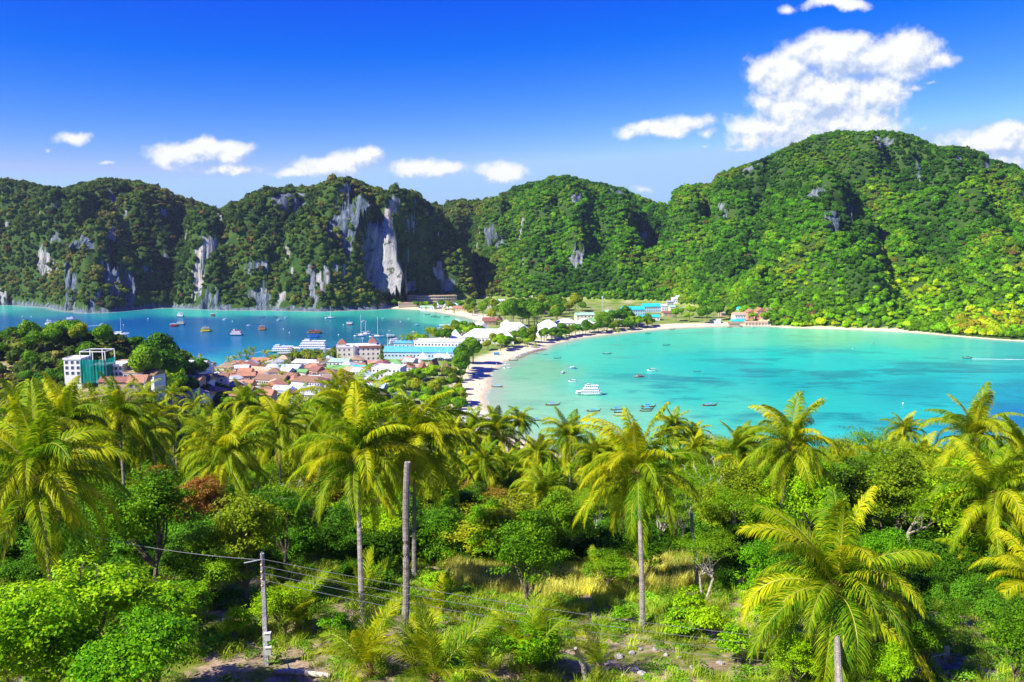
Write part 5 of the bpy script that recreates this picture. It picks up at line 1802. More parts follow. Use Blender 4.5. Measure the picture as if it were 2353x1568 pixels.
def roof_shape(mb, kind_, w_, d_, z_, rise, ov=0.6):
    W_, D_ = w_ / 2 + ov, d_ / 2 + ov
    if kind_ == 'hip':
        rl = max(0.0, W_ - D_ * 0.9)
        v = [(-W_, -D_, z_), (W_, -D_, z_), (W_, D_, z_), (-W_, D_, z_), (-rl, 0, z_ + rise), (rl, 0, z_ + rise), (-W_, -D_, z_ - .25), (W_, -D_, z_ - .25), (W_, D_, z_ - .25), (-W_, D_, z_ - .25)]
        mb.add(v, [(0, 1, 5, 4), (1, 2, 5), (2, 3, 4, 5), (3, 0, 4), (6, 7, 1, 0), (7, 8, 2, 1), (8, 9, 3, 2), (9, 6, 0, 3), (9, 8, 7, 6)])
    elif kind_ == 'gable':
        v = [(-W_, -D_, z_), (W_, -D_, z_), (W_, D_, z_), (-W_, D_, z_), (-W_, 0, z_ + rise), (W_, 0, z_ + rise)]
        mb.add(v, [(0, 1, 5, 4), (2, 3, 4, 5), (1, 2, 5), (3, 0, 4), (3, 2, 1, 0)])
    elif kind_ == 'gabley':
        v = [(-W_, -D_, z_), (W_, -D_, z_), (W_, D_, z_), (-W_, D_, z_), (0, -D_, z_ + rise), (0, D_, z_ + rise)]
        mb.add(v, [(3, 0, 4, 5), (1, 2, 5, 4), (0, 1, 4), (2, 3, 5), (3, 2, 1, 0)])
    elif kind_ == 'flat':
        mb.box((0, 0, z_ + 0.12), (w_ + ov, d_ + ov, 0.25))
        for s_ in (-1, 1):
            mb.box((0, s_ * (d_ / 2 + ov / 2 - .15), z_ + 0.25 + rise / 2), (w_ + ov, 0.25, rise))
            mb.box((s_ * (w_ / 2 + ov / 2 - .15), 0, z_ + 0.25 + rise / 2), (0.25, d_ + ov - .55, rise))
    elif kind_ == 'tent':
        n_ = 6
        v, f = [], []
        for k_ in range(n_ + 1):
            t_ = k_ / n_
            r_ = (1 - t_) ** 1.7
            zz = z_ + rise * t_ ** 1.1
            v += [(-W_ * r_, -D_ * r_, zz), (W_ * r_, -D_ * r_, zz), (W_ * r_, D_ * r_, zz), (-W_ * r_, D_ * r_, zz)]
        for k_ in range(n_):
            for j_ in range(4):
                a, b = k_ * 4 + j_, k_ * 4 + (j_ + 1) % 4
                f.append((a, b, b + 4, a + 4))
        f.append((3, 2, 1, 0))
        mb.add(v, f)


def building(p_, w_, d_, h_, rz, wall, rk_, rise, rcol, label, floors=1, cols=0, side=0, group=None, cat="building", name="building", balc=False, posts=0, sink=1.0, win=(1.3, 1.4), extra=None):
    root = empty(name, p_, rz, label, cat, group)
    if wall:
        m_ = MB(); m_.box((0, d_ / 2, (h_ - sink) / 2), (w_, d_, h_ + sink)); m_.build("wall", WALLS[wall], root)
    if rk_:
        m_ = MB(); roof_shape(m_, rk_, w_, d_, h_ + 0.003, rise, 0.5 if rk_ != 'tent' else 0.0)
        o_ = m_.build("roof", ROOFS[rcol], root); o_.location = (0, d_ / 2, 0)
    fh = h_ / floors
    for f_ in range(floors):
        for c_ in range(cols):
            x_ = (c_ + 0.5) / cols * w_ - w_ / 2
            inst("window", WIN[win], root, (x_, -0.02, f_ * fh + fh * 0.52))
        for c_ in range(side):
            y_ = (c_ + 0.5) / side * d_
            inst("window", WIN[win], root, (-w_ / 2 - .02, y_, f_ * fh + fh * 0.52), (0, 0, -math.pi / 2))
        if balc and f_:
            m_ = MB(); m_.box((0, -0.65, f_ * fh), (w_ - .2, 1.2, 0.16)); m_.box((0, -1.2, f_ * fh + .5), (w_ - .2, 0.07, 0.8)); m_.build("balcony", white_f, root)
    for k_ in range(posts):
        m_ = MB(); x_ = -w_ / 2 + w_ * k_ / max(1, posts - 1)
        m_.box((x_, -0.9, h_ / 2 - .5), (0.35, 0.35, h_ + 1)); m_.build("pillar", white_f, root)
    if extra: extra(root)
    return root


def bpx(u0, u1, vb, d_, h_, rz, wall, rk_, rise, rcol, label, **kw):
    p_ = town((u0 + u1) / 2, vb)
    w_ = (u1 - u0) * p_.y / F_PX
    if abs(rz) > 0.2: w_ *= 0.9
    OCC.append((p_.x, p_.y + d_ / 2, max(w_, d_) * 0.5 + 1.5))
    return building(p_, w_, d_, h_, rz, wall, rk_, rise, rcol, label, **kw)


OCC = []


def hotel_extra(root):
    for x_, y_ in ((-11.5, 9), (10, 12)):
        m_ = MB(); m_.box((x_, y_, 13.8), (5.5, 5.5, 2.4)); m_.build("stair_tower", WALLS['cream'], root)
        m_ = MB(); roof_shape(m_, 'hip', 6, 6, 0, 3.2, .3); o_ = m_.build("tower_roof", ROOFS['rust'], root); o_.location = (x_, y_, 15)
    m_ = MB(); m_.box((-3, -0.5, 7), (1.6, 1.0, 15)); m_.build("stair_shaft", WALLS['grey'], root)
    m_ = MB(); m_.box((8, -.25, 13.1), (16, 0.5, 1.6)); m_.build("fascia", ROOFS['rust'], root)


bpx(775, 874, 840, 15, 12.8, 0.16, 'cream', 'flat', 0.6, 'white', "four storey cream hotel with brown pyramid stair towers on the waterfront", floors=4, cols=9, side=4, extra=hotel_extra)
bpx(880, 1050, 827, 13, 5.5, -0.06, 'blue', 'gable', 3.4, 'blue', "long blue roofed market hall in front of the white three level block", floors=1, cols=20, side=3)
bpx(950, 1069, 812, 15, 8.6, -0.10, 'white', 'flat', 0.7, 'white', "white three level block with pale blue terraces behind the blue hall", floors=2, cols=15, side=3, balc=True)
bpx(905, 950, 803, 12, 5.0, -0.05, 'blue', 'hip', 1.8, 'blue', "small blue roofed wing left of the white three level block", cols=5)
bpx(601, 690, 868, 13, 5.6, -0.22, 'white', 'gable', 2.2, 'pale_blue', "white hall with a pale blue roof near the waterfront palms", floors=2, cols=9, side=3)
bpx(664, 736, 852, 12, 5.0, -0.30, 'grey', 'gable', 1.8, 'white', "long white sheet roof behind the pale blue roofed hall", cols=6)
bpx(665, 704, 874, 9, 5.0, -0.2, 'cream', 'gable', 1.4, 'green', "cream box shaped house with small green roof", cols=3)
bpx(700, 740, 860, 9, 5.0, -0.3, 'tan', 'gable', 1.6, 'brown', "brown warehouse with rusty gables beside the white sheet roof", cols=3)
bpx(748, 797, 872, 11, 6.2, -0.15, 'cream', 'gable', 2.0, 'green', "cream building with bright green roof below the cream hotel", floors=2, cols=6, side=2)
bpx(754, 800, 853, 10, 6.0, -0.15, 'white', 'gable', 1.8, 'pale_green', "white building with pale green roof right in front of the cream hotel", floors=2, cols=5)
bpx(800, 842, 868, 12, 4.6, -0.1, 'white', 'gable', 2.4, 'turq', "house with big turquoise sheet roof, centre of the town", cols=4)
bpx(852, 922, 882, 13, 9.5, -0.2, 'white', 'flat', 0.5, 'white', "white flat roofed apartment block with dark windows", floors=3, cols=7, side=3)
bpx(881, 922, 850, 11, 4.0, -0.2, 'cream', 'hip', 2.4, 'green', "green hipped roof between the blue hall and the apartment block", cols=4)
for (u, v, s_, lab) in ((974, 832, 7, "large white peaked tent, middle of the tent group"), (985, 826, 8, "white tent with the highest peak"), (1013, 830, 9, "broad white tent at the right end of the group"), (960, 842, 7, "white tent nearest to the brown huts"), (1030, 832, 6, "small white tent beside the big round shade tree")):
    p_ = town(u, v)
    r_ = building(p_, s_, s_, 2.6, 0.3, None, 'tent', 5.2, 'white', lab, group="white tents", cat="tent", name="tent")
    for sx in (-1, 1):
        for sy in (0, 1):
            m_ = MB(); m_.box((sx * (s_ / 2 - .2), sy * (s_ - .4) + .2, 1.2), (0.12, 0.12, 3.0)); m_.build("pole", white_f, r_)
bpx(966, 984, 862, 8, 3.0, 0.3, 'brown', 'gabley', 5.5, 'rust', "steep brown thatched hut, left one of the pair")
bpx(984, 1000, 856, 8, 3.0, -0.3, 'brown', 'gabley', 5.5, 'rust', "steep brown thatched hut, right one of the pair")
bpx(1014, 1038, 862, 9, 3.2, 0.1, 'brown', 'hip', 4.2, 'rust', "brown hut with broad hipped roof near the beach trees")
bpx(576, 658, 898, 11, 6.2, -0.28, 'cream', 'gable', 2.6, 'brown', "long two storey terrace with sandy brown roof and white balconies", floors=2, cols=12, side=2, balc=True)
bpx(660, 744, 902, 12, 6.4, -0.32, 'white', 'hip', 2.6, 'brown', "white two storey terrace with dormers under a brown roof", floors=2, cols=11, side=3, balc=True)
bpx(748, 800, 896, 12, 4.5, -0.2, 'tan', 'gable', 2.4, 'brown', "brown sheet roof right of the white arcaded terrace", cols=4)
bpx(680, 762, 934, 16, 6.0, -0.12, 'white', 'gable', 1.6, 'ltgrey', "broad pale grey roof just above the palm tops", floors=2, cols=9)
bpx(560, 640, 868, 9, 4.2, -0.3, 'cream', 'gable', 2.2, 'sand', "row house with sandy terracotta roof behind the long brown terrace", cols=8)
bpx(1060, 1181, 790, 20, 5.2, -0.10, 'white', 'hip', 6.2, 'white', "long white roofed resort hall with open veranda", cols=18, posts=14, win=(1.9, 1.5))
bpx(1032, 1062, 789, 14, 4.0, 0.1, 'white', 'hip', 7.0, 'white', "white pagoda like pavilion at the left end of the resort", cols=3)
bpx(1098, 1126, 768, 14, 5.0, 0.25, 'white', 'gabley', 5.5, 'ltgrey', "pale grey gabled pavilion behind the long resort hall", cols=3)
bpx(1146, 1222, 776, 22, 5.0, 0.05, 'white', 'hip', 7.5, 'white', "large white resort hall with a raised central gable", cols=9, posts=8,
    extra=lambda r_: setattr(link(bpy.data.objects.new("front_gable", (lambda m_: (roof_shape(m_, 'gabley', 9, 9, 5.1, 5.6, .4), m_.mesh("front_gable", ROOFS['white']))[1])(MB())), r_), 'location', (2, 3.8, 0)))
bpx(1152, 1176, 757, 9, 4.0, 0.1, 'white', 'hip', 4.5, 'white', "small white pavilion with pointed roof behind the gabled resort hall")
bpx(1238, 1286, 778, 16, 5.0, 0.12, 'white', 'hip', 5.4, 'white', "front one of the twin white hipped resort roofs", cols=6, posts=5)
bpx(1240, 1284, 763, 16, 5.0, 0.12, 'white', 'hip', 5.4, 'white', "rear one of the twin white hipped resort roofs", cols=5)
bpx(1281, 1326, 752, 15, 4.2, 0.1, 'white', 'hip', 3.6, 'white', "low white resort roof, left one of the two by the green sheds", cols=6)
bpx(1324, 1366, 753, 15, 4.2, 0.1, 'white', 'hip', 3.6, 'white', "low white resort roof, right one of the two by the green sheds", cols=6)
bpx(1378, 1426, 740, 14, 4.0, -0.1, 'white', 'gable', 3.0, 'green', "long bright green shed roof, upper one", cols=6)
bpx(1354, 1392, 748, 12, 4.0, -0.1, 'cream', 'gable', 2.8, 'green', "long bright green shed roof, lower one", cols=5)
bpx(1394, 1442, 729, 16, 4.0, 0.1, 'white', 'gable', 3.0, 'pale_green', "pale green sheet roof left of the turquoise rows", cols=5)
bpx(1432, 1482, 726, 14, 6.5, 0.12, 'blue', 'gable', 3.2, 'turq', "two storey row with turquoise roof, nearer half", floors=2, cols=9)
bpx(1480, 1521, 718, 14, 6.5, 0.12, 'blue', 'gable', 3.2, 'turq', "two storey row with turquoise roof, farther half", floors=2, cols=8)
bpx(1470, 1517, 737, 10, 3.6, 0.08, 'white', 'gable', 2.2, 'turq', "low turquoise veranda roof by the meadow", cols=5)
bpx(1324, 1366, 738, 12, 6.0, 0.1, 'cream', 'gable', 2.2, 'pale_green', "cream house with pale green roof among the isthmus trees", floors=2, cols=5)
bpx(1441, 1475, 747, 9, 3.2, 0.05, 'white', 'gable', 1.8, 'ltgrey', "small grey roofed house near the long curved beach", cols=3)
for i, (u0, u1, vb, hh, wl, rc, lab) in enumerate([(1520, 1533, 718, 7, 'white', 'ltgrey', "white house at the foot of the forested slope"), (1533, 1548, 706, 6, 'grey', 'grey', "grey house climbing the slope"), (1546, 1558, 700, 6, 'white', 'white', "white house higher on the slope"),
                                                     (1556, 1568, 694, 5, 'white', 'ltgrey', "topmost pale house on the forested slope"), (1524, 1546, 728, 4, 'tan', 'rust', "low rusty roofed house beside the meadow"), (1540, 1552, 716, 5, 'cream', 'pale_green', "cream house with pale green roof on the slope foot")]):
    bpx(u0, u1, vb, 8, hh, 0.1, wl, 'gable', 1.8, rc, lab, floors=1, cols=2)
bpx(1656, 1679, 728, 10, 8.0, 0.1, 'tan', 'hip', 3.2, 'thatch', "tower like timber house above the eastern beach", floors=2, cols=3, balc=True)
bpx(1688, 1714, 741, 11, 7.5, 0.1, 'cream', 'gable', 2.6, 'sand', "cream beach house with sand coloured roof", floors=2, cols=4, balc=True)
bpx(1718, 1738, 735, 12, 7.5, 0.05, 'pink', 'gabley', 3.4, 'terra', "pink gabled house, left one of the pink twins", floors=2, cols=3)
bpx(1739, 1760, 733, 12, 7.5, 0.05, 'pink', 'gabley', 3.4, 'terra', "pink gabled house, right one of the pink twins", floors=2, cols=3)
bpx(1698, 1714, 722, 9, 5.0, 0.1, 'blue', 'gable', 2.2, 'turq', "blue hut with turquoise roof above the cream beach house", cols=2)
bpx(1682, 1712, 746, 9, 3.0, 0.0, 'tan', 'gable', 1.8, 'turq', "turquoise beach bar roof below the cream beach house")
bpx(1676, 1700, 752, 7, 2.6, 0.0, 'tan', 'gable', 1.6, 'thatch', "thatched beach bar next to the turquoise bar roof")
bpx(1712, 1764, 748, 7, 2.6, 0.0, 'tan', 'gable', 1.4, 'sand', "long low beach restaurant under the pink twins", posts=8)
bpx(1640, 1656, 744, 7, 3.0, 0.0, 'white', 'gable', 1.4, 'ltgrey', "small pale kiosk on the meadow's edge")
bpx(1761, 1773, 726, 7, 6, 0.0, 'tan', 'gable', 1.8, 'thatch', "tan house half hidden in trees right of the pink twins", cols=2)
bpx(906, 946, 934, 12, 4.5, 0.15, 'white', 'hip', 3.4, 'dark', "dark green hipped roof showing between palm fronds", cols=3)
bpx(908, 950, 972, 10, 2.4, 0.1, 'grey', 'gable', 1.0, 'teal', "teal tarpaulin roof behind the palm next to the headless trunk")
bpx(968, 982, 900, 7, 2.4, 0.2, 'grey', 'gable', 1.2, 'teal', "small teal canopy inside the beach side trees")
bpx(1040, 1108, 970, 9, 4.2, 0.08, 'white', 'shed' if False else 'gable', 1.0, 'white', "long white roofed beach building behind the palm tops", cols=7)
bpx(1020, 1046, 984, 9, 3.5, 0.08, 'tan', 'gable', 1.6, 'rust', "brown roofed annex of the white beach building")
bpx(1112, 1140, 748, 12, 4.0, 0.2, 'tan', 'gable', 3.5, 'rust', "rusty twin gabled house left of the casuarina clump", cols=3)
bpx(1138, 1152, 745, 10, 4.0, -0.1, 'tan', 'gabley', 3.5, 'rust', "small rusty gable beside the twin gabled house")
bpx(1240, 1262, 722, 10, 4.0, 0.1, 'tan', 'gable', 2.6, 'rust', "dark rusty roof in the trees of the isthmus", cols=2)
bpx(1205, 1222, 716, 10, 4.0, 0.1, 'white', 'gable', 2.2, 'ltgrey', "pale roof far back in the isthmus trees", cols=2)
bpx(1262, 1282, 708, 10, 4.0, 0.1, 'grey', 'gable', 2.2, 'ltgrey', "grey roof at the inner edge of the isthmus trees", cols=2)
bpx(1100, 1132, 708, 10, 4.0, 0.1, 'white', 'gable', 2.4, 'terra', "long house with reddish roof under the dark rock", cols=5)
bpx(1136, 1160, 700, 10, 4.0, 0.1, 'white', 'gable', 2.2, 'ltgrey', "white house under the forested middle slope", cols=3)
# far curved hotel
p0 = town(992, 699)
root = empty("hotel", p0, 0.0, "curved three storey hotel in tan with long balconies under the great cliff", "hotel")
arc = [(-30 + 6 * k, 0.012 * (-30 + 6 * k) ** 2 * 0.6) for k in range(11)]
for f_ in range(3):
    for k in range(10):
        (xa, ya), (xb, yb) = arc[k], arc[k + 1]
        ang = math.atan2(yb - ya, xb - xa)
        L_ = math.hypot(xb - xa, yb - ya)
        cx_, cy_ = (xa + xb) / 2, (ya + yb) / 2
        if f_ == 0:
            m_ = MB(); m_.box((cx_, cy_ + 5, 4.4), (L_, 10, 10.8), ang); m_.build("wall", WALLS['tan'], root)
        m_ = MB(); m_.box((cx_, cy_ - 0.6, 3.3 * (f_ + 1) - .1), (L_, 1.6, 0.5), ang); m_.build("balcony", WALLS['cream'], root)
        for j in (-1, 1):
            o_ = inst("window", WIN[(2.6, 2.0)], root, (cx_ + j * 1.5 * math.cos(ang), cy_ + j * 1.5 * math.sin(ang) - .15, 3.3 * f_ + 1.6), (0, 0, ang))
for k in range(10):
    (xa, ya), (xb, yb) = arc[k], arc[k + 1]
    m_ = MB(); m_.box(((xa + xb) / 2, (ya + yb) / 2 + 4.6, 10.1), (math.hypot(xb - xa, yb - ya) + .3, 12.2, 0.5), math.atan2(yb - ya, xb - xa)); m_.build("roof", ROOFS['sand'], root)
OCC.append((p0.x, p0.y + 5, 34))
bpx(916, 958, 708, 9, 5.5, 0.15, 'tan', 'flat', 0.4, 'sand', "low tan wing of the curved hotel beside the beach", floors=2, cols=8)
bpx(998, 1058, 709, 12, 4.0, -0.1, 'white', 'gable', 2.2, 'pale_blue', "low pale blue roofed buildings before the curved hotel", cols=8)
bpx(1040, 1074, 716, 10, 3.6, -0.2, 'tan', 'gable', 2.2, 'terra', "terracotta roofed bungalow row behind the western beach", cols=5)
bpx(965, 998, 713, 7, 3.2, -0.1, 'white', 'gable', 1.6, 'pale_green', "small green roofed beach bungalow by the curved hotel", cols=4)

# small houses of the old town
rr = random.Random(17)
cols_ = [('cream', 'terra', 'terracotta'), ('cream', 'brown', 'brown'), ('tan', 'terra', 'terracotta'), ('white', 'brown', 'brown'), ('white', 'ltgrey', 'light grey'), ('cream', 'sand', 'sandy'), ('white', 'white', 'white'), ('tan', 'rust', 'rusty'), ('grey', 'pale_blue', 'pale blue')]
nh = 0
for _ in range(3000):
    u = rr.uniform(430, 960)
    v = rr.uniform(846, 938)
    if v < 862 and u < 470: continue
    if u > 860 and v > 885: continue
    if v < 838 + max(0, (560 - u)) * 0.22: continue
    p_ = town(u, v)
    if float(grid_sample(DD, p_.x, p_.y + 6)) < 10: continue
    w_, d_ = rr.uniform(7, 13), rr.uniform(6.5, 9)
    if any(math.hypot(p_.x - a, p_.y + d_ / 2 - b) < c_ * 0.8 + w_ * 0.36 for a, b, c_ in OCC): continue
    wl, rc, rn = rr.choice(cols_[:6] if u < 620 else cols_)
    fl_ = rr.choice([1, 1, 2])
    OCC.append((p_.x, p_.y + d_ / 2, w_ * 0.5))
    sh_ = rr.choice(['gable', 'gable', 'hip', 'gabley'])
    building(p_, w_, d_, 3.0 * fl_, rr.uniform(-0.5, 0.2), wl, sh_, rr.uniform(1.6, 2.8), rc,
             place_label(("two storey " if fl_ == 2 else "low ") + {'cream': 'cream', 'tan': 'tan', 'white': 'white', 'grey': 'grey'}[wl] + " house with " + rn + " roof", u, v), floors=fl_, cols=rr.choice([2, 3, 4]) if v > 0 else 0, group="small houses of the town", name="house", cat="house")
    nh += 1
    if nh >= 135: break
print('houses', nh)

# ------------------------------------------------------------------ building site on the knoll
net = bpy.data.materials.new("green_netting")
net.use_nodes = True
t = NT(net.node_tree)
g = t.n('ShaderNodeNewGeometry')
nz = t.noise(t.vm('MULTIPLY', g.outputs['Position'], (1.6, 1.6, 0.12)), 1.0, 5, 0.6)
cc_n = t.ramp(nz, [(0.35, (0.0, 0.16, 0.12)), (0.5, (0.0, 0.33, 0.25)), (0.68, (0.03, 0.50, 0.38))])
pb = t.n('ShaderNodeBsdfDiffuse'); t.l(cc_n, pb.inputs['Color'])
tb = t.n('ShaderNodeBsdfTranslucent'); t.l(cc_n, tb.inputs['Color'])
mx = t.n('ShaderNodeMixShader'); mx.inputs[0].default_value = 0.35
t.l(pb.outputs[0], mx.inputs[1]); t.l(tb.outputs[0], mx.inputs[2])
tp = t.n('ShaderNodeBsdfTransparent'); m2 = t.n('ShaderNodeMixShader'); m2.inputs[0].default_value = 0.18
t.l(mx.outputs[0], m2.inputs[1]); t.l(tp.outputs[0], m2.inputs[2])
o = t.n('ShaderNodeOutputMaterial'); t.l(m2.outputs[0], o.inputs[0])
KY = 352.0


def knoll(u, v):
    return at(u, v, KY)


def site(u0, u1, vb, vt, d_, label, wall, rk_=None, rise=0.3, rc='white', floors=3, cols=0, Y=KY, rz=0.0, extra=None, cat="building", name="building"):
    a_, b_ = at(u0, vb, Y), at(u1, vb, Y)
    h_ = (vb - vt) * Y / F_PX
    c_ = (a_ + b_) / 2
    return building(c_, (b_ - a_).x, d_, h_, rz, wall, rk_, rise, rc, label, floors=floors, cols=cols, sink=9, extra=extra, cat=cat, name=name)


def net_extra(root):
    w_, d_, h_ = (245 - 187) * KY / F_PX, 8.5, (872 - 826) * KY / F_PX
    rr_ = random.Random(2)
    for (x0, y0, x1, y1) in ((-w_ / 2, -.5, w_ / 2, -.5), (w_ / 2, -.5, w_ / 2, d_), (-w_ / 2, d_, -w_ / 2, -.5)):
        n_ = 22
        v, f = [], []
        for i in range(n_ + 1):
            t_ = i / n_
            wob_ = 0.13 * math.sin(i * 2.2) + rr_.uniform(-.07, .07)
            nx, ny = (y1 - y0), -(x1 - x0)
            l_ = math.hypot(nx, ny)
            for z_ in (-1.5, h_ * .35, h_ * .7, h_):
                v.append((x0 + (x1 - x0) * t_ + nx / l_ * wob_, y0 + (y1 - y0) * t_ + ny / l_ * wob_, z_ + rr_.uniform(-.05, .05)))
        for i in range(n_):
            for k in range(3):
                f.append((i * 4 + k, (i + 1) * 4 + k, (i + 1) * 4 + k + 1, i * 4 + k + 1))
        m_ = MB(); m_.add(v, f); m_.build("netting", net, root)
    top = (872 - 808) * KY / F_PX
    for x_ in (-w_ / 2, 0, w_ / 2):
        for y_ in (0, d_):
            m_ = MB(); m_.box((x_, y_, top / 2), (0.3, 0.3, top)); m_.build("column", WALLS['white'], root)
    for y_ in (0, d_):
        m_ = MB(); m_.box((0, y_, top + .16), (w_ + .3, 0.3, 0.3)); m_.build("beam", WALLS['white'], root)
    for x_ in (-w_ / 2, w_ / 2):
        m_ = MB(); m_.box((x_, d_ / 2, top + .16), (0.3, d_ - .3, 0.3)); m_.build("beam", WALLS['white'], root)
    for k in range(3):
        m_ = MB(); m_.box((0, d_ / 2, 0.3 + k * 2.6), (w_ - .4, d_ - .4, 0.22)); m_.build("floor_slab", WALLS['grey'], root)


site(187, 245, 872, 826, 8.5, "building under construction wrapped in green netting on the knoll", None, None, extra=net_extra)
site(148, 187, 864, 826, 8, "white block of the building site left of the green netting", 'white', 'flat', 0.35, 'white', floors=3, cols=3)
site(245, 282, 866, 840, 9, "white concrete terraces right of the green netting", 'white', 'flat', 0.3, 'white', floors=2, cols=4, Y=KY + 6)
site(262, 300, 842, 834, 7, "stepped concrete terrace at the top of the building site", 'grey', 'flat', 0.2, 'sand', floors=1, cols=0, Y=KY + 18)
site(284, 328, 872, 858, 8, "low concrete base with pale flat roof on the building site", 'white', 'flat', 0.3, 'sand', floors=1, cols=5, Y=KY + 2)
site(300, 326, 852, 844, 6, "unfinished concrete frame at the right of the building site", 'cream', 'flat', 0.2, 'sand', floors=1, Y=KY + 10)
site(328, 356, 872, 862, 7, "brown gabled house at the edge of the knoll", 'white', 'gable', 2.0, 'brown', floors=1, cols=2, Y=KY + 2, rz=-.3)
site(294, 332, 893, 880, 8, "red brown roofed house below the building site", 'tan', 'gable', 2.6, 'terra', floors=1, cols=3, Y=KY - 14, rz=.1)
site(226, 292, 884, 878, 7, "long rusty roof at the foot of the green netting", 'tan', 'gable', 1.6, 'rust', floors=1, Y=KY - 8)
for i, (u, v0, v1, Y) in enumerate([(318, 866, 838, KY + 8), (330, 866, 841, KY + 8), (296, 850, 836, KY + 14), (306, 850, 834, KY + 14), (332, 890, 868, KY - 14)]):
    a_, b_ = at(u, v0, Y), at(u, v1, Y)
    m_ = MB(); m_.box((0, 0, (b_.z - a_.z) / 2 - 2), (0.3, 0.3, b_.z - a_.z + 4)); o_ = m_.build("concrete_column", WALLS['grey']); o_.location = a_
    tag(o_, place_label("bare concrete column", u, v1), "column", "columns of the building site")
bpx(411, 440, 903, 8, 4.0, 0.2, 'white', 'gable', 1.8, 'brown', "small white house with brown roof between knoll and town", cols=3)

# masts
mast_m = mat("mast_white", (0.62, 0.64, 0.66), 0.5)
mast_g = mat("mast_green", (0.10, 0.36, 0.26), 0.5)
for (u, vb, vt, lab) in ((834, 812, 777, "slim floodlight mast in front of the western bay, left one"), (891, 806, 769, "slim floodlight mast beside the white motor yacht"), (950, 798, 762, "thick white radio mast on the waterfront"), (1088, 742, 716, "thin mast by the tip of the western beach"), (1019, 790, 755, "thin mast near the floating pier")):
    p_ = town(u, vb)
    h_ = (vb - vt) * p_.y / F_PX
    root = empty("light_mast", p_, 0, lab, "mast", "masts of the town")
    m_ = MB(); m_.tube([(0, 0, -.5), (0, 0, h_)], [0.28, 0.12], 6); m_.build("pole", mast_m, root)
    m_ = MB(); m_.box((0, 0, h_), (1.6, 0.4, 0.7)); m_.build("lamp_head", mast_m, root)
for (u, vb, vt, lab, mm, s_) in ((748, 872, 800, "green steel lattice mast in the town centre", mast_g, 1.4), (1384, 738, 680, "tall white lattice telecom mast before the forested slope", mast_m, 1.3)):
    p_ = town(u, vb)
    h_ = (vb - vt) * p_.y / F_PX
    root = empty("lattice_mast", p_, .4, lab, "mast")
    m_ = MB()
    cr_ = [(-1, -1), (1, -1), (1, 1), (-1, 1)]
    for a, b in cr_:
        m_.tube([(a * s_ * .5, b * s_ * .5, -.5), (a * s_ * .3, b * s_ * .3, h_)], 0.07, 4)
    nb = int(h_ / 1.6)
    for k in range(nb):
        z0, z1 = k * h_ / nb, (k + 1) * h_ / nb
        f0, f1 = .5 - .2 * z0 / h_, .5 - .2 * z1 / h_
        for j in range(4):
            a, b = cr_[j], cr_[(j + 1) % 4]
            m_.tube([(a[0] * s_ * f0, a[1] * s_ * f0, z0), (b[0] * s_ * f1, b[1] * s_ * f1, z1)], 0.04, 3, False)
    m_.build("frame", mm, root)
    for k in range(3):
        m_ = MB(); m_.box((0.5 * s_ * math.cos(k * 2.1), .5 * s_ * math.sin(k * 2.1), h_ - 1.5), (0.5, 0.5, 2.6)); m_.build("antenna", mast_m, root)
m_ = MB()

# ------------------------------------------------------------------ trees and palms of the town and beaches
vs_, f4_, f3_, mi_ = [], [], [], []


def far_palm_crown(seed):
    rs_ = np.random.RandomState(seed)
    V, Q, T_ = [], [], []
    for k in range(17):
        e = R(rs_.choice([75, 60, 45, 30, 15, 0, -20, -40]))
        fr = make_frond("tmp", seed * 31 + k, e, R(75), L=3.6, nl=16, width=1.0, detail=False)
        n_ = len(fr.vertices)
        co = np.empty(n_ * 3, np.float32); fr.vertices.foreach_get('co', co); co = co.reshape(-1, 3)
        a = rs_.uniform(0, 6.28)
        c, s_ = math.cos(a), math.sin(a)
        co = np.stack([co[:, 0] * c - co[:, 1] * s_, co[:, 0] * s_ + co[:, 1] * c, co[:, 2]], -1)
        off = sum(len(v_) for v_ in V)
        for p_ in fr.polygons:
            (Q if len(p_.vertices) == 4 else T_).append([i_ + off for i_ in p_.vertices])
        V.append(co)
        bpy.data.meshes.remove(fr)
    return np_mesh("crown", np.concatenate(V), [np.array(Q), np.array(T_)], frond_mat)


FPC = [far_palm_crown(k + 1) for k in range(4)]


def far_palm(u, v_crown, label, h_=None, group="palms of the town and beaches", s_=1.0, vb=None):
    """crown centre at (u, v_crown); trunk height in metres"""
    h_ = h_ or 9.0
    Y = (GZ + h_ - EYE) / kz(v_crown)
    p_ = at(u, v_crown, Y)
    g_ = gz(p_.x, p_.y)
    base = Vector((p_.x, p_.y, g_ - .1))
    root = empty("coconut_palm", base, 0, label, "palm tree", group)
    i_ = int(u * 7 + v_crown) % 4
    hh = p_.z - base.z
    inst("trunk", trunk_mesh(hh, ((u % 7) * .2 - .6, (u % 5) * .2 - .4), int(u), 0.16, 0.11, rings=False, n=5), root)
    inst("crown", FPC[i_], root, (((u % 7) * .2 - .6), ((u % 5) * .2 - .4), hh), (0, 0, u % 6), s_)
    return root


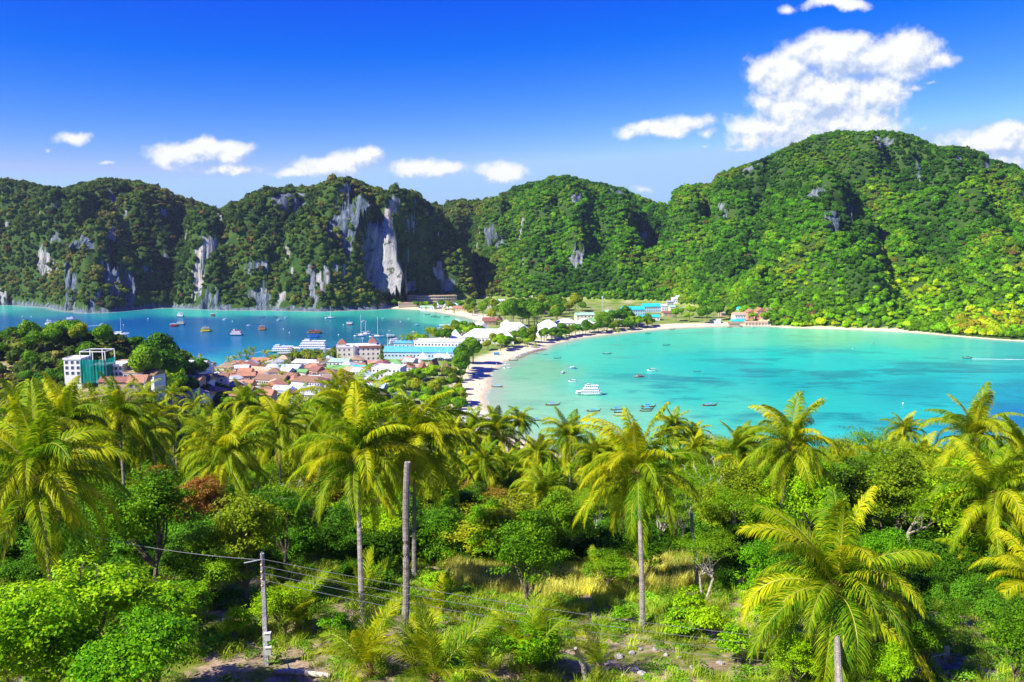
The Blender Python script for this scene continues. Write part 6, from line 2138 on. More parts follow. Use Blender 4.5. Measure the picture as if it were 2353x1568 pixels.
Z2 = lambda x_, y_: (564.7 + .28 * x_, 658.8 + .28 * y_)
for (x_, y_, h_) in [(60, 520, 12), (10, 545, 10), (170, 545, 10), (236, 580, 11), (325, 620, 13), (395, 535, 10), (412, 560, 9), (468, 540, 10), (510, 560, 9), (545, 540, 9), (562, 570, 8), (630, 575, 8), (755, 575, 8), (845, 495, 10), (897, 510, 8), (1110, 575, 7), (190, 640, 7), (222, 690, 6), (278, 660, 7), (278, 715, 6),
                   (145, 830, 6), (295, 785, 6), (620, 580, 9), (700, 535, 8), (1290, 420, 8), (1330, 405, 11), (1360, 420, 9), (1378, 390, 12), (1390, 440, 8), (1490, 370, 11), (1505, 350, 13), (1532, 390, 9), (1640, 340, 8), (1720, 330, 8), (1350, 655, 6), (20, 600, 8), (130, 620, 7), (40, 560, 9)]:
    u, v = Z2(x_, y_)
    far_palm(u, v, place_label("tall thin coconut palm" if h_ > 9 else "small coconut palm", u, v), h_)
Z1 = lambda x_, y_: (.28 * x_, 658.8 + .28 * y_)
for (x_, y_, h_) in [(1570, 590, 9), (1600, 600, 8), (1655, 580, 12), (1630, 620, 9), (1880, 600, 10), (1930, 590, 11), (1965, 560, 12), (2010, 540, 13), (2075, 520, 13), (2185, 545, 11), (2250, 580, 10), (1680, 690, 7), (1790, 700, 8), (1865, 700, 6), (1910, 780, 6), (1855, 800, 6), (2160, 820, 6)]:
    u, v = Z1(x_, y_)
    far_palm(u, v, place_label("waterfront coconut palm", u, v), h_)
for (u, v, h_) in [(1232, 792, 6), (1210, 790, 6), (1300, 772, 6), (1420, 760, 6), (1000, 705, 7), (1020, 708, 7), (1045, 714, 6), (980, 708, 7), (1148, 742, 9), (1175, 748, 8), (1350, 748, 6)]:
    far_palm(u, v, place_label("short beach palm", u, v), h_)

LK = ("dark green tree", "dark bushy tree", "bright green tree", "yellow green tree", "dark rounded tree")
rr = random.Random(42)


def town_tree(u, vb, s_, k, group, name="shade_tree", pre=None, sz=1.0):
    p_ = town(u, vb)
    return far_tree(p_.x, p_.y, s_, k, place_label(pre or LK[k], u, vb), group, name=name, sz=sz)


BE_V, BE_U = [840, 862, 890, 915, 945, 960], [1100, 1080, 1066, 1072, 1086, 1086]


def belt(u0, u1, v0f, v1f, n_, smin, smax, kinds_, group, dmin=0.7, name="shade_tree", pre=None, szr=(.85, 1.2)):
    got = []
    for _ in range(n_ * 60):
        if len(got) >= n_: break
        u = rr.uniform(u0, u1)
        v = rr.uniform(v0f(u), v1f(u))
        s_ = rr.uniform(smin, smax)
        p_ = town(u, v)
        d_ = float(grid_sample(DD, p_.x, p_.y))
        if d_ < s_ * 1.0 + 4: continue
        if group == "trees beside the narrow beach" and u + s_ * F_PX / p_.y * .8 > np.interp(v, BE_V, BE_U): continue
        if any(math.hypot(p_.x - a, p_.y - b) < (s_ + c_) * dmin for a, b, c_ in got): continue
        if any(math.hypot(p_.x - a, p_.y - b) < c_ * 0.7 + s_ * 0.8 for a, b, c_ in OCC): continue
        got.append((p_.x, p_.y, s_))
        town_tree(u, v, s_, rr.choice(kinds_), group, name, pre, rr.uniform(*szr))
    OCC.extend((a, b, c_ * 0.6) for a, b, c_ in got)


L_ = lambda *p_: (lambda u: float(np.interp(u, [a for a, _ in p_], [b for _, b in p_])))
p_ = town(1086, 838)
far_tree(p_.x, p_.y + 4, 9.0, 4, "big round dark shade tree by the beach bend", "trees of the town", name="shade_tree")
p_ = town(1068, 836)
far_tree(p_.x, p_.y, 6.0, 2, "bright green tree at the left foot of the big round shade tree", "trees of the town", name="shade_tree")
belt(900, 1098, L_((900, 880), (980, 862), (1060, 846), (1098, 850)), L_((900, 925), (1000, 955), (1060, 962), (1090, 945), (1098, 935)), 56, 3.2, 5.4, [0, 1, 2, 2, 3, 3, 3, 2], "trees beside the narrow beach", 0.55)
belt(1056, 1098, L_((1056, 846), (1098, 846)), L_((1056, 885), (1098, 878)), 12, 4.5, 6.5, [0, 1], "trees beside the narrow beach", 0.5, name="casuarina_tree", pre="feathery dark casuarina", szr=(1.2, 1.7))
belt(1160, 1235, L_((1160, 752), (1235, 752)), L_((1160, 760), (1235, 758)), 9, 8, 11, [0, 0, 1], "casuarina clump on the isthmus", 0.45, name="casuarina_tree", pre="tall grey green casuarina", szr=(1.3, 1.7))
belt(1085, 1340, L_((1085, 706), (1340, 706)), L_((1085, 745), (1340, 745)), 46, 5, 8.5, [0, 1, 2, 3, 3, 4], "trees on the isthmus", 0.6)
belt(1110, 1240, L_((1110, 793), (1240, 782)), L_((1110, 812), (1240, 796)), 18, 3.5, 6, [0, 1, 2, 2, 3], "trees before the white resort", 0.6)
belt(1240, 1500, L_((1240, 782), (1400, 757), (1500, 748)), L_((1240, 792), (1400, 766), (1500, 757)), 44, 3.6, 6.2, [0, 1, 2, 2, 3, 4], "roadside trees along the curved beach", 0.55)
belt(1370, 1470, L_((1370, 742), (1470, 742)), L_((1370, 754), (1470, 752)), 9, 6, 8, [0, 4, 1], "trees behind the curved beach", 0.6)
belt(1550, 1760, L_((1550, 728), (1760, 734)), L_((1550, 744), (1760, 743)), 14, 5, 8.5, [0, 2, 4, 2], "trees round the meadow", 0.8)
belt(940, 1110, L_((940, 764), (1110, 764)), L_((940, 800), (1110, 784)), 26, 4, 6.5, [0, 1, 2, 3], "trees left of the white resort", 0.6)
belt(905, 1090, L_((905, 705), (1090, 712)), L_((905, 709), (1060, 716), (1090, 730)), 22, 3.5, 6, [0, 2, 3], "trees behind the western beach", 0.7)
belt(330, 470, L_((330, 862), (470, 862)), L_((330, 900), (470, 905)), 22, 5.5, 9, [0, 0, 1, 4, 2], "trees between knoll and town", 0.6)
belt(560, 860, L_((560, 850), (860, 845)), L_((560, 915), (860, 915)), 18, 2.2, 3.6, [2, 3, 0], "small trees between the town houses", 0.8)
belt(820, 900, L_((820, 850), (900, 845)), L_((820, 872), (900, 880)), 4, 3, 4, [2, 0], "small trees between the town houses", 0.8)

# meadow and parched lawns
# ------------------------------------------------------------------ boats


def hull_mesh(L, B, H, bow=0.5, stern=0.1, prow=0.0, m_=None, deck=None, draft=0.3, full=0.8, xs=14):
    """lofted hull, bow towards +x, waterline at z = 0"""
    mb = MB()
    rows = []
    for i in range(xs + 1):
        t_ = i / xs
        x_ = (t_ - 0.5) * L
        wdt = B / 2 * (min(1, (t_ / 0.18) ** 0.6 * (1 - full * .25) + full * .25) if t_ < .18 else (1 - max(0, (t_ - 0.45) / 0.55) ** 2.2))
        wdt = max(wdt, 0.02)
        sh = H + bow * max(0, (t_ - .5) / .5) ** 2 + stern * max(0, (.3 - t_) / .3) ** 2 + prow * max(0, (t_ - .88) / .12) ** 1.5
        kl = -draft * (1 - max(0, (t_ - .75) / .25) ** 2) + (sh * 0.75) * max(0, (t_ - .86) / .14) ** 1.2
        if prow: x_ += 0.02 * L * max(0, (t_ - .88) / .12)
        rows.append([(x_, -wdt, sh), (x_, -wdt * .82, (sh + kl) * .35), (x_, 0, kl), (x_, wdt * .82, (sh + kl) * .35), (x_, wdt, sh)])
    vs = [p_ for r_ in rows for p_ in r_]
    fs = []
    for i in range(xs):
        for k in range(4):
            a = i * 5 + k
            fs.append((a, a + 5, a + 6, a + 1))
    fs.append((0, 1, 2, 3, 4))
    mb.add(vs, fs)
    nh_ = len(fs)
    # deck slightly below the sheer
    dk = []
    for i in range(xs + 1):
        a, b = rows[i][0], rows[i][4]
        dk += [(a[0], a[1] * .93, a[2] - 0.12 * min(1, H)), (b[0], b[1] * .93, b[2] - 0.12 * min(1, H))]
    mb.add(dk, [(2 * i, 2 * i + 2, 2 * i + 3, 2 * i + 1) for i in range(xs)])
    me_ = mb.mesh("hull", [m_, deck or m_])
    for i_, p_ in enumerate(me_.polygons):
        p_.material_index = 0 if i_ < nh_ else 1
    return me_


PAINT = {n_: mat("boat_" + n_, c_, 0.45, var=0.1, vscale=1.5) for n_, c_ in {'white': (0.78, 0.79, 0.80), 'wood': (0.22, 0.12, 0.06), 'darkwood': (0.10, 0.07, 0.05), 'blue': (0.02, 0.14, 0.50), 'navy': (0.015, 0.04, 0.16), 'red': (0.42, 0.03, 0.025), 'green': (0.04, 0.30, 0.16), 'yellow': (0.66, 0.48, 0.03),
                                                                            'orange': (0.50, 0.22, 0.07), 'teal': (0.0, 0.34, 0.40), 'purple': (0.25, 0.16, 0.50), 'cream': (0.60, 0.54, 0.42), 'skyblue': (0.10, 0.42, 0.72), 'grey': (0.35, 0.36, 0.38)}.items()}
_proto = {}


BSC = {'longtail_boat': 0.70, 'speedboat': 0.66, 'sailing_yacht': 1.0, 'motor_yacht': 0.66, 'ferry': 0.80, 'floating_pier': 1.0, 'tour_boat': 0.74}


def boat_root(u, v, rz, label, group, cat="boat", name="boat"):
    r_ = empty(name, sea(u, v), rz, label, cat, group)
    r_.scale = (BSC.get(name, 0.74),) * 3
    return r_


def longtail(u, v, canopy, label, L=9.5, rz=0.0, hull='wood', group="moored longtail boats"):
    root = boat_root(u, v, rz, label, group, name="longtail_boat")
    key = ('lt', hull)
    if key not in _proto: _proto[key] = hull_mesh(9.5, 1.9, 0.55, 0.55, 0.35, 1.3, PAINT[hull], PAINT['darkwood'])
    s_ = L / 9.5
    inst("hull", _proto[key], root, scale=s_)
    if canopy:
        key = ('cn', canopy)
        if key not in _proto:
            m_ = MB()
            n_ = 6
            vs, fs = [], []
            for i in range(n_ + 1):
                a = -1 + 2 * i / n_
                for x_ in (-2.3, 1.2):
                    vs.append((x_, a * 0.95, 1.75 + 0.28 * (1 - a * a)))
            for i in range(n_): fs.append((2 * i, 2 * i + 1, 2 * i + 3, 2 * i + 2))
            vs += [(x_, y_, z_ - .06) for x_, y_, z_ in vs]
            k0 = 2 * (n_ + 1)
            fs += [tuple(k0 + j for j in reversed(f)) for f in fs[:n_]]
            fs += [(0, 2 * n_, k0 + 2 * n_, k0), (1, k0 + 1, k0 + 2 * n_ + 1, 2 * n_ + 1)]
            m_.add(vs, fs)
            _proto[key] = m_.mesh("canopy", PAINT[canopy])
        inst("canopy", _proto[key], root, scale=s_)
        if 'posts' not in _proto:
            m_ = MB()
            for x_ in (-2.2, -0.5, 1.1):
                for y_ in (-.88, .88): m_.box((x_, y_, 1.1), (0.06, 0.06, 1.35))
            _proto['posts'] = m_.mesh("canopy_frame", PAINT['white'])
        inst("canopy_frame", _proto['posts'], root, scale=s_)['kind'] = 'stuff'
    if 'eng' not in _proto:
        m_ = MB(); m_.box((-4.0, 0, 1.05), (0.7, 0.5, 0.5)); m_.tube([(-4.2, 0, 1.0), (-6.4, .2, 0.05)], 0.04, 5)
        _proto['eng'] = m_.mesh("long_tail_motor", PAINT['darkwood'])
        m_ = MB(); m_.tube([(4.72, 0, 2.2), (4.86, 0, 2.55)], [0.13, 0.10], 6)
        _proto['rib'] = m_.mesh("bow_ribbon", PAINT['red'])
    inst("long_tail_motor", _proto['eng'], root, scale=s_)
    return root


def speedboat(u, v, label, L=8.0, rz=0.0, hull='white', top='white', group="speedboats and launches", canopy=True):
    root = boat_root(u, v, rz, label, group, name="speedboat")
    key = ('sb', hull)
    if key not in _proto: _proto[key] = hull_mesh(8, 2.5, 0.9, 0.35, 0.0, 0, PAINT[hull], PAINT['white'], full=1)
    s_ = L / 8
    inst("hull", _proto[key], root, scale=s_)
    key = ('sbt', top)
    if key not in _proto:
        m_ = MB(); m_.box((-0.6, 0, 2.15), (3.6, 2.1, 0.12)); _proto[key] = m_.mesh("hardtop", PAINT[top])
        m_ = MB()
        for x_ in (-2.2, 0.9):
            for y_ in (-.95, .95): m_.box((x_, y_, 1.5), (0.08, 0.08, 1.25))
        _proto['sbp'] = m_.mesh("hardtop_frame", PAINT['white'])
        m_ = MB(); m_.add([(0.9, -.95, .95), (0.9, .95, .95), (2.2, .7, 1.05), (2.2, -.7, 1.05), (0.7, -.85, 1.75), (0.7, .85, 1.75), (1.2, .65, 1.7), (1.2, -.65, 1.7)], [(3, 2, 1, 0), (4, 5, 6, 7), (0, 1, 5, 4), (1, 2, 6, 5), (2, 3, 7, 6), (3, 0, 4, 7)])
        _proto['sbc'] = m_.mesh("windscreen", glass)
        m_ = MB(); m_.box((-4.1, -.4, .8), (0.5, 0.4, 0.9)); m_.box((-4.1, .4, .8), (0.5, 0.4, 0.9)); _proto['sbm'] = m_.mesh("outboard_motors", PAINT['grey'])
    if canopy:
        inst("hardtop", _proto[key], root, scale=s_)
        inst("hardtop_frame", _proto['sbp'], root, scale=s_)
    inst("windscreen", _proto['sbc'], root, scale=s_)
    inst("outboard_motors", _proto['sbm'], root, scale=s_)
    return root


def sailing(u, v, label, L=12, mast=15, rz=0.0, cat_=False, group="sailing yachts"):
    root = boat_root(u, v, rz, label, group, name="sailing_yacht")
    if cat_:
        for y_ in (-2.3, 2.3):
            inst("hull", hull_mesh(L, 1.5, 1.3, 0.2, 0, 0, PAINT['white'], PAINT['white'], full=1), root, (0, y_, 0))
        m_ = MB(); m_.box((-.8, 0, 1.25), (L * .6, 5.2, 0.5)); m_.build("bridge_deck", PAINT['white'], root)
        m_ = MB(); m_.box((-.8, 0, 2.0), (L * .36, 4.0, 1.1), taper=0.85); m_.build("cabin", PAINT['white'], root)
        m_ = MB(); m_.box((-.8, 0, 2.05), (L * .365, 4.05, 0.35)); m_.build("cabin_windows", glass, root)
    else:
        inst("hull", hull_mesh(L, L * .27, 1.0, 0.35, 0.05, 0, PAINT['white'], PAINT['cream'], full=.8), root)
        m_ = MB(); m_.box((0, 0, 1.3), (L * .38, L * .15, 0.7), taper=0.8); m_.build("cabin", PAINT['white'], root)
        m_ = MB(); m_.box((-L * .36, 0, 2.1), (L * .16, L * .18, 0.08)); m_.build("bimini", PAINT['blue'], root)
    m_ = MB(); m_.tube([(L * .06, 0, 1.0), (L * .06, 0, mast)], [0.16, 0.09], 6); m_.box((L * .06, 0, mast * .62), (0.08, 1.9, 0.08)); m_.build("mast", PAINT['white'], root)
    m_ = MB(); m_.tube([(L * .06, 0, 2.5), (-L * .34, 0, 2.6)], 0.17, 6); m_.build("boom_with_furled_sail", PAINT['cream'], root)
    m_ = MB(); m_.tube([(L * .06, 0, mast), (L * .48, 0, 1.3)], 0.06, 4); m_.tube([(L * .06, 0, mast), (-L * .48, 0, 1.2)], 0.03, 3); m_.build("stays", PAINT['grey'], root)
    return root


def decked(u, v, label, L, B, decks, hull='white', sup='white', rz=0.0, group=None, band=None, bridge=True, roofc=None, setback=0.0, mastc=None, name="tour_boat", open_=False, H=1.5, awn=None):
    """boat with one or more superstructure decks"""
    root = boat_root(u, v, rz, label, group, name=name)
    inst("hull", hull_mesh(L, B, H, H * .5, 0.1, 0, PAINT[hull], PAINT['cream'], full=1), root)
    if band:
        pass
    z_ = H
    l_ = L * 0.72
    x_ = -L * 0.06 - setback
    for k in range(decks):
        b_ = B * (0.86 - 0.08 * k)
        if open_ and k == decks - 1:
            m_ = MB(); m_.box((x_, 0, z_ + 2.15), (l_, b_, 0.12)); m_.build("awning", PAINT[awn or sup], root)
            m_ = MB()
            for j in range(5):
                for y_ in (-1, 1): m_.box((x_ - l_ / 2 + .2 + j * (l_ - .4) / 4, y_ * (b_ / 2 - .1), z_ + 1.05), (0.09, 0.09, 2.1))
            m_.build("awning_posts", PAINT['white'], root)['kind'] = 'stuff'
        else:
            m_ = MB(); m_.box((x_, 0, z_ + 1.08), (l_, b_, 2.2)); m_.build("cabin", PAINT[sup], root)
            nw = max(3, int(l_ / 1.7))
            key = ('pw', round(b_, 2))
            if key not in _proto:
                mm_ = MB(); mm_.box((0, 0, 0), (1.05, b_ + 0.08, 0.8)); _proto[key] = mm_.mesh("window", glass)
            for j in range(nw):
                inst("window", _proto[key], root, (x_ - l_ / 2 + (j + .5) * l_ / nw, 0, z_ + 1.35))
            m_ = MB(); m_.box((x_ - .3, 0, z_ + 2.26), (l_ + 1.4, b_ + .5, 0.14)); m_.build("deck_roof", PAINT[roofc or 'white'], root)
        z_ += 2.4
        l_ *= 0.92 if name == 'ferry' else 0.80
        x_ -= L * 0.015
    if bridge:
        m_ = MB(); m_.box((x_ + l_ * .35, 0, z_ + .7), (l_ * .3, B * .5, 1.5), taper=.85); m_.build("wheelhouse", PAINT[sup], root)
        m_ = MB(); m_.box((x_ + l_ * .35, 0, z_ + .95), (l_ * .305, B * .51, 0.55)); m_.build("wheelhouse_windows", glass, root)
    m_ = MB(); m_.tube([(x_, 0, z_), (x_ - .2, 0, z_ + 2.6)], 0.08, 5); m_.box((x_, 0, z_ + 1.6), (0.1, 1.2, 0.1)); m_.build("mast", PAINT[mastc or 'white'], root)
    return root


foam_m = mat("wake_foam", (0.72, 0.77, 0.78), 0.6, var=0.2, vscale=1.0)


def wake(u0, v0, u1, v1, wd, label):
    a, b = sea(u0, v0, .02), sea(u1, v1, .02)
    d = (b - a).normalized(); n_ = Vector((-d.y, d.x, 0))
    m_ = MB(); rr_ = random.Random(int(u0))
    N_ = 40
    vs, fs = [], []
    for i in range(N_ + 1):
        t_ = i / N_
        w_ = wd * (0.35 + 0.65 * t_) * rr_.uniform(.6, 1.15) * (1 - .9 * max(0, t_ - .6) / .4)
        c_ = a.lerp(b, t_)
        vs += [c_ - n_ * w_, c_ + Vector((0, 0, .10 * (1 - t_) + .015)), c_ + n_ * w_ * rr_.uniform(.5, 1)]
    for i in range(N_):
        k = 3 * i
        fs += [(k, k + 3, k + 4, k + 1), (k + 1, k + 4, k + 5, k + 2)]
    m_.add(vs, fs)
    tag(m_.build("wake", foam_m), label, kind='stuff')


# western bay
decked(112, 747, "small white ferry at the far left of the deep blue bay", 11, 4, 2, name="tour_boat", rz=3.1, open_=True)
decked(163, 735, "white motor yacht with a short wake near the left cliffs", 14, 4, 1, name="motor_yacht", rz=0.1)
speedboat(236, 747, "speedboat racing right ahead of a long white wake", 9, 0.05)
wake(232, 747, 190, 751, 1.2, "white wake of the racing speedboat")
wake(150, 737, 118, 739, 0.9, "short wake behind the white motor yacht")
sailing(276, 769, "white sailing catamaran with a tall mast off the knoll", 15.5, 15.5, 0.05, True)
decked(414, 729, "white two deck excursion boat with dark hull under the left cliffs", 13, 4, 2, hull='navy', rz=3.0, open_=True)
decked(401, 751, "red boat lying alongside a pale green boat", 12, 3.6, 1, hull='red', sup='red', rz=0.1, bridge=False)
decked(417, 747, "pale green and white boat behind the red boat", 12, 3.6, 1, hull='green', sup='cream', rz=0.1)
decked(490, 727, "tiny brown wooden boat near the aqua shallows", 7, 2.4, 1, hull='wood', sup='wood', bridge=False)
speedboat(518, 736, "white speedboat alone below the middle cliffs", 10, 0.1)
decked(475, 763, "yellow covered boat in the middle of the western bay", 15, 4.6, 2, hull='yellow', sup='yellow', rz=0.05, bridge=False, roofc='yellow', open_=True, awn='yellow')
decked(541, 771, "dive boat with blue hull, white cabin and red roof", 19, 4.6, 2, hull='navy', sup='white', rz=3.1, roofc='red')
speedboat(572, 749, "small white launch between yellow and orange boats", 7, 0.0)
decked(604, 759, "orange brown wooden boat with square awning", 12, 4, 2, hull='orange', sup='orange', bridge=False, roofc='orange', open_=True, awn='orange')
longtail(603, 729, 'navy', "dark longtail at the edge of the aqua water, left one", 9, 0.1, group="western bay longtails")
longtail(633, 729, 'navy', "dark longtail at the edge of the aqua water, right one", 8, 0.1, group="western bay longtails")
speedboat(642, 737, "white cruiser right of the two dark longtails", 9, 0.2)
speedboat(657, 731, "small white launch beside the white cruiser", 6, 0.1)
sailing(758, 732, "small white sailing yacht close to the aqua shallows", 11, 14, 0.2)
decked(804, 747, "red and white tour boat in the bay's centre", 10, 3, 1, hull='red', sup='white', bridge=False)
sailing(828, 773, "white sailing yacht moored left of another sailing yacht", 12, 20, 0.1)
sailing(839, 769, "shorter masted sailing yacht beside the tall masted one", 10, 13, -0.1)
speedboat(836, 740, "white speedboat behind the two moored sailing yachts", 9, 0.2)
sailing(866, 775, "white sailing yacht with slanting forestay", 14, 19, 0.05)
speedboat(847, 764, "small launch between the sailing yachts", 7, 0.0)
speedboat(881, 732, "small white launch near the western beach", 6, 0.1)
speedboat(895, 762, "round bowed white boat right of the sailing yachts", 7, 1.4)
speedboat(941, 734, "little white launch off the western beach", 6, 0.0)
speedboat(958, 749, "white and blue speedboat close to the floating pier", 9, 0.1, hull='skyblue')
r_ = decked(722, 767, "dark brown wooden schooner with masts", 20, 5, 1, hull='wood', sup='wood', rz=3.1, bridge=True, roofc='red', name="schooner")
for x_ in (-5, 4):
    m_ = MB(); m_.tube([(x_, 0, 1.5), (x_, 0, 9)], [0.16, 0.07], 5); m_.build("mast", PAINT['wood'], r_)
decked(720, 776, "bright blue boat in front of the wooden schooner", 15, 4.2, 1, hull='blue', sup='blue', rz=3.1, roofc='blue')
decked(899, 777, "dark hulled boat with white awning near the white yacht", 13, 3.8, 1, hull='navy', sup='white', open_=True, bridge=False)
decked(908, 790, "large white motor yacht behind the blue roofed wing", 17, 5, 2, name="motor_yacht", rz=0.3)
decked(714, 804, "big white three deck ferry at the pier", 54 * .68, 8.5, 3, name="ferry", rz=3.14, H=2.2, roofc='white')
decked(646, 810, "white ferry with green waterline beside the big ferry", 27, 7, 2, hull='green', name="ferry", rz=3.14, H=1.6)
speedboat(535, 823, "white boat anchored off the waterfront palms", 9, 0.4)
wake(600, 808, 545, 819, 0.8, "curving white wake before the ferries")
decked(607, 829, "dark tender with awning near the waterfront palms", 12, 3, 1, hull='navy', sup='grey', bridge=False, open_=True)
for i, (u, v, c_) in enumerate([(770, 802, 'blue'), (776, 805, 'skyblue'), (783, 801, 'navy'), (790, 804, 'blue')]):
    longtail(u, v, c_, ("bright blue longtail, first in the row right of the big ferry", "sky blue canopied longtail in the row by the ferry", "dark longtail in the row by the ferry", "last blue longtail of the row by the ferry")[i], 9, 0.5 + .2 * i, group="longtails by the ferry pier")
for i, (u, v) in enumerate([(983, 723), (996, 728), (1005, 729), (1027, 728)]):
    longtail(u, v, 'navy' if i % 2 else None, "longtail moored off the western beach, %s from the left" % ("first", "second", "third", "fourth")[i], 9, 0.1, 'darkwood', "longtails off the western beach")
for i in range(9):
    speedboat(1050 + i * 3.6, 735 + i * 2.5, "speedboat drawn up at the tip of the western beach, number %s from the left" % ("one", "two", "three", "four", "five", "six", "seven", "eight", "nine")[i], 8, 2.6, group="speedboats at the western beach")
r_ = boat_root(1021, 755, 0.1, "white floating pier platform with a roof", None, "pier", "floating_pier")
m_ = MB(); m_.box((0, 0, 0.4), (14, 6, 0.8)); m_.build("deck", PAINT['grey'], r_)
m_ = MB(); m_.box((0, 0, 3.4), (10, 5, 0.25)); m_.build("roof", PAINT['white'], r_)
for x_ in (-4.5, 0, 4.5):
    m_ = MB(); m_.box((x_, -2, 2), (0.2, 0.2, 2.6)); m_.build("post", PAINT['white'], r_)
a_, b_ = sea(600, 812), sea(790, 812)
r_ = empty("pier", ((a_.x + b_.x) / 2 + 8, (a_.y + b_.y) / 2 - 6, 0), 0.0, "concrete ferry pier behind which the ferries lie", "pier")
m_ = MB(); m_.box((0, 0, 1.1), (52, 5, 0.7)); m_.build("deck", WALLS['grey'], r_)
for k in range(9):
    m_ = MB(); m_.box((-24 + 6 * k, 0, 0), (0.6, 3.5, 1.6)); m_.build("pile", WALLS['grey'], r_)
for k in range(3):
    m_ = MB(); m_.box((-14 + 13 * k, 0, 4.3), (9, 4, 0.2)); m_.build("shelter_roof", ROOFS[('rust', 'blue', 'ltgrey')[k]], r_)
    for x_ in (-4, 4):
        m_ = MB(); m_.box((-14 + 13 * k + x_, 0, 2.8), (0.2, 0.2, 2.8)); m_.build("shelter_post", white_f, r_)

# eastern bay
longtail(1531, 794, 'darkwood', "lone longtail with dark roof in the middle of the turquoise bay", 9, 0.15, 'darkwood')
longtail(1395, 814, 'skyblue', "blue roofed longtail off the curved beach", 10, 0.1)
longtail(1281, 824, 'teal', "green roofed longtail left of the blue roofed one", 8, 0.3, 'darkwood')
speedboat(1164, 847, "white speedboat close to the narrow beach, front one", 8, 3.1, canopy=False)
speedboat(1165, 839, "white speedboat close to the narrow beach, rear one", 6, 3.1, canopy=False)
speedboat(1317, 848, "long white speedboat with blue stripe left of centre", 10, 0.05, hull='skyblue')
speedboat(1294, 858, "stubby white launch seen end on", 8, 1.0)
speedboat(1316, 878, "white cabin boat behind the big yacht", 9, 3.0)
speedboat(1498, 853, "white speedboat with yellow bow", 11, 3.1, top='cream')
speedboat(1469, 867, "red speedboat, only one in the turquoise bay", 10, 0.0, hull='red', top='red')
longtail(1602, 855, None, "small empty longtail far out on the turquoise water", 7, -0.2, 'darkwood')
r_ = decked(1353, 908, "big white three deck yacht anchored in the shallow bay", 24, 6.5, 3, name="motor_yacht", rz=3.14, H=1.8)
m_ = MB(); m_.box((9.3, 0, 3.6), (4.6, 5.6, 0.15)); m_.box((9.3, 0, 2.2), (4.2, 5.0, 0.1)); m_.build("aft_deck", PAINT['white'], r_)
longtail(1142, 890, 'skyblue', "longtail with pale blue cover nosing onto the narrow beach", 10, 3.1, 'wood')
longtail(1270, 932, 'purple', "longtail with violet cover left of the big yacht", 12, 0.05, 'wood')
longtail(1364, 946, 'teal', "longtail with teal cover below the big yacht", 11, 0.05, 'wood')
longtail(1417, 943, 'blue', "rear blue longtail of the left hand trio", 10, 0.1, 'wood')
longtail(1425, 949, 'skyblue', "middle blue longtail of the left hand trio", 10, 0.1, 'darkwood')
longtail(1423, 957, 'yellow', "bright yellow longtail of the left hand trio", 10, 0.1, 'yellow')
longtail(1490, 936, 'blue', "rear longtail of the right hand trio with blue cover", 12, 0.05, 'wood')
longtail(1488, 941, 'skyblue', "middle longtail of the right hand trio", 10, 0.05, 'darkwood')
longtail(1484, 946, None, "front longtail of the right hand trio without cover", 10, 0.0, 'wood')
longtail(1631, 933, 'purple', "lone longtail with violet cover above the feathery palm", 12, 0.1, 'red')
longtail(1234, 967, 'blue', "blue covered longtail beyond the small palm tips", 10, 0.0, 'darkwood')
longtail(1489, 767, 'navy', "distant longtail close to the curved beach, left one", 8, 0.2, 'darkwood', group="distant longtails")
longtail(1545, 757, None, "distant longtail touching the curved beach", 8, 0.2, 'darkwood', group="distant longtails")
longtail(1677, 753, 'navy', "distant longtail before the tower house", 7, 0.0, 'darkwood', group="distant longtails")
speedboat(1730, 753, "white boat off the beach restaurant", 6, 0.0)
speedboat(1800, 755, "small white boat off the right hand sand spit", 5, 0.0)
speedboat(1962, 802, "white water scooter boat in front of the forested shore", 5, 0.2, canopy=False)
speedboat(2006, 791, "tiny orange inflatable on the pale green water", 4, 0.0, hull='orange', canopy=False)
longtail(2222, 824, 'navy', "fast longtail heading left with a long wake", 11, 3.14, 'darkwood')
wake(2232, 825, 2380, 827, 1.6, "long straight wake of the fast longtail at the right")
speedboat(1856, 968, "white boat glimpsed behind the swept palm crown", 8, 0.0)
rowc = ['blue', 'skyblue', 'navy', 'blue', 'skyblue', 'blue', 'orange', 'skyblue', 'blue', 'purple', 'blue', 'skyblue', 'blue', 'navy']
for i, c_ in enumerate(rowc):
    t_ = i / 13
    u, v = 1192 + 58 * t_, 823 - 19 * t_ - 3 * math.sin(t_ * 3.1)
    longtail(u, v, c_, "longtail with %s cover in the moored row, %s from its near end" % ({'blue': 'blue', 'skyblue': 'light blue', 'navy': 'dark', 'orange': 'orange', 'purple': 'violet'}[c_],
             ("first", "second", "third", "fourth", "fifth", "sixth", "seventh", "eighth", "ninth", "tenth", "eleventh", "twelfth", "thirteenth", "last")[i]), 8.5, -0.75, 'wood', "row of longtails moored at the beach bend")
longtail(1180, 829, None, "brown longtail left of the moored row", 10, 0.0, 'wood')
# blue van by the beach road
p_ = town(1141, 816)
r_ = empty("parked_van", p_, 0.1, "light blue minibus parked at the beach bend", "van")
m_ = MB(); m_.box((0, 0, 1.25), (4.6, 1.9, 1.6), taper=.93); m_.build("body", PAINT['skyblue'], r_)
m_ = MB(); m_.box((0, 0, 1.5), (4.0, 1.93, 0.5)); m_.build("windows", glass, r_)
for x_ in (-1.5, 1.5):
    for y_ in (-.9, .9):
        m_ = MB(); m_.tube([(x_, y_ - .1, .35), (x_, y_ + .1, .35)], 0.35, 10); m_.build("wheel", PAINT['darkwood'], r_)

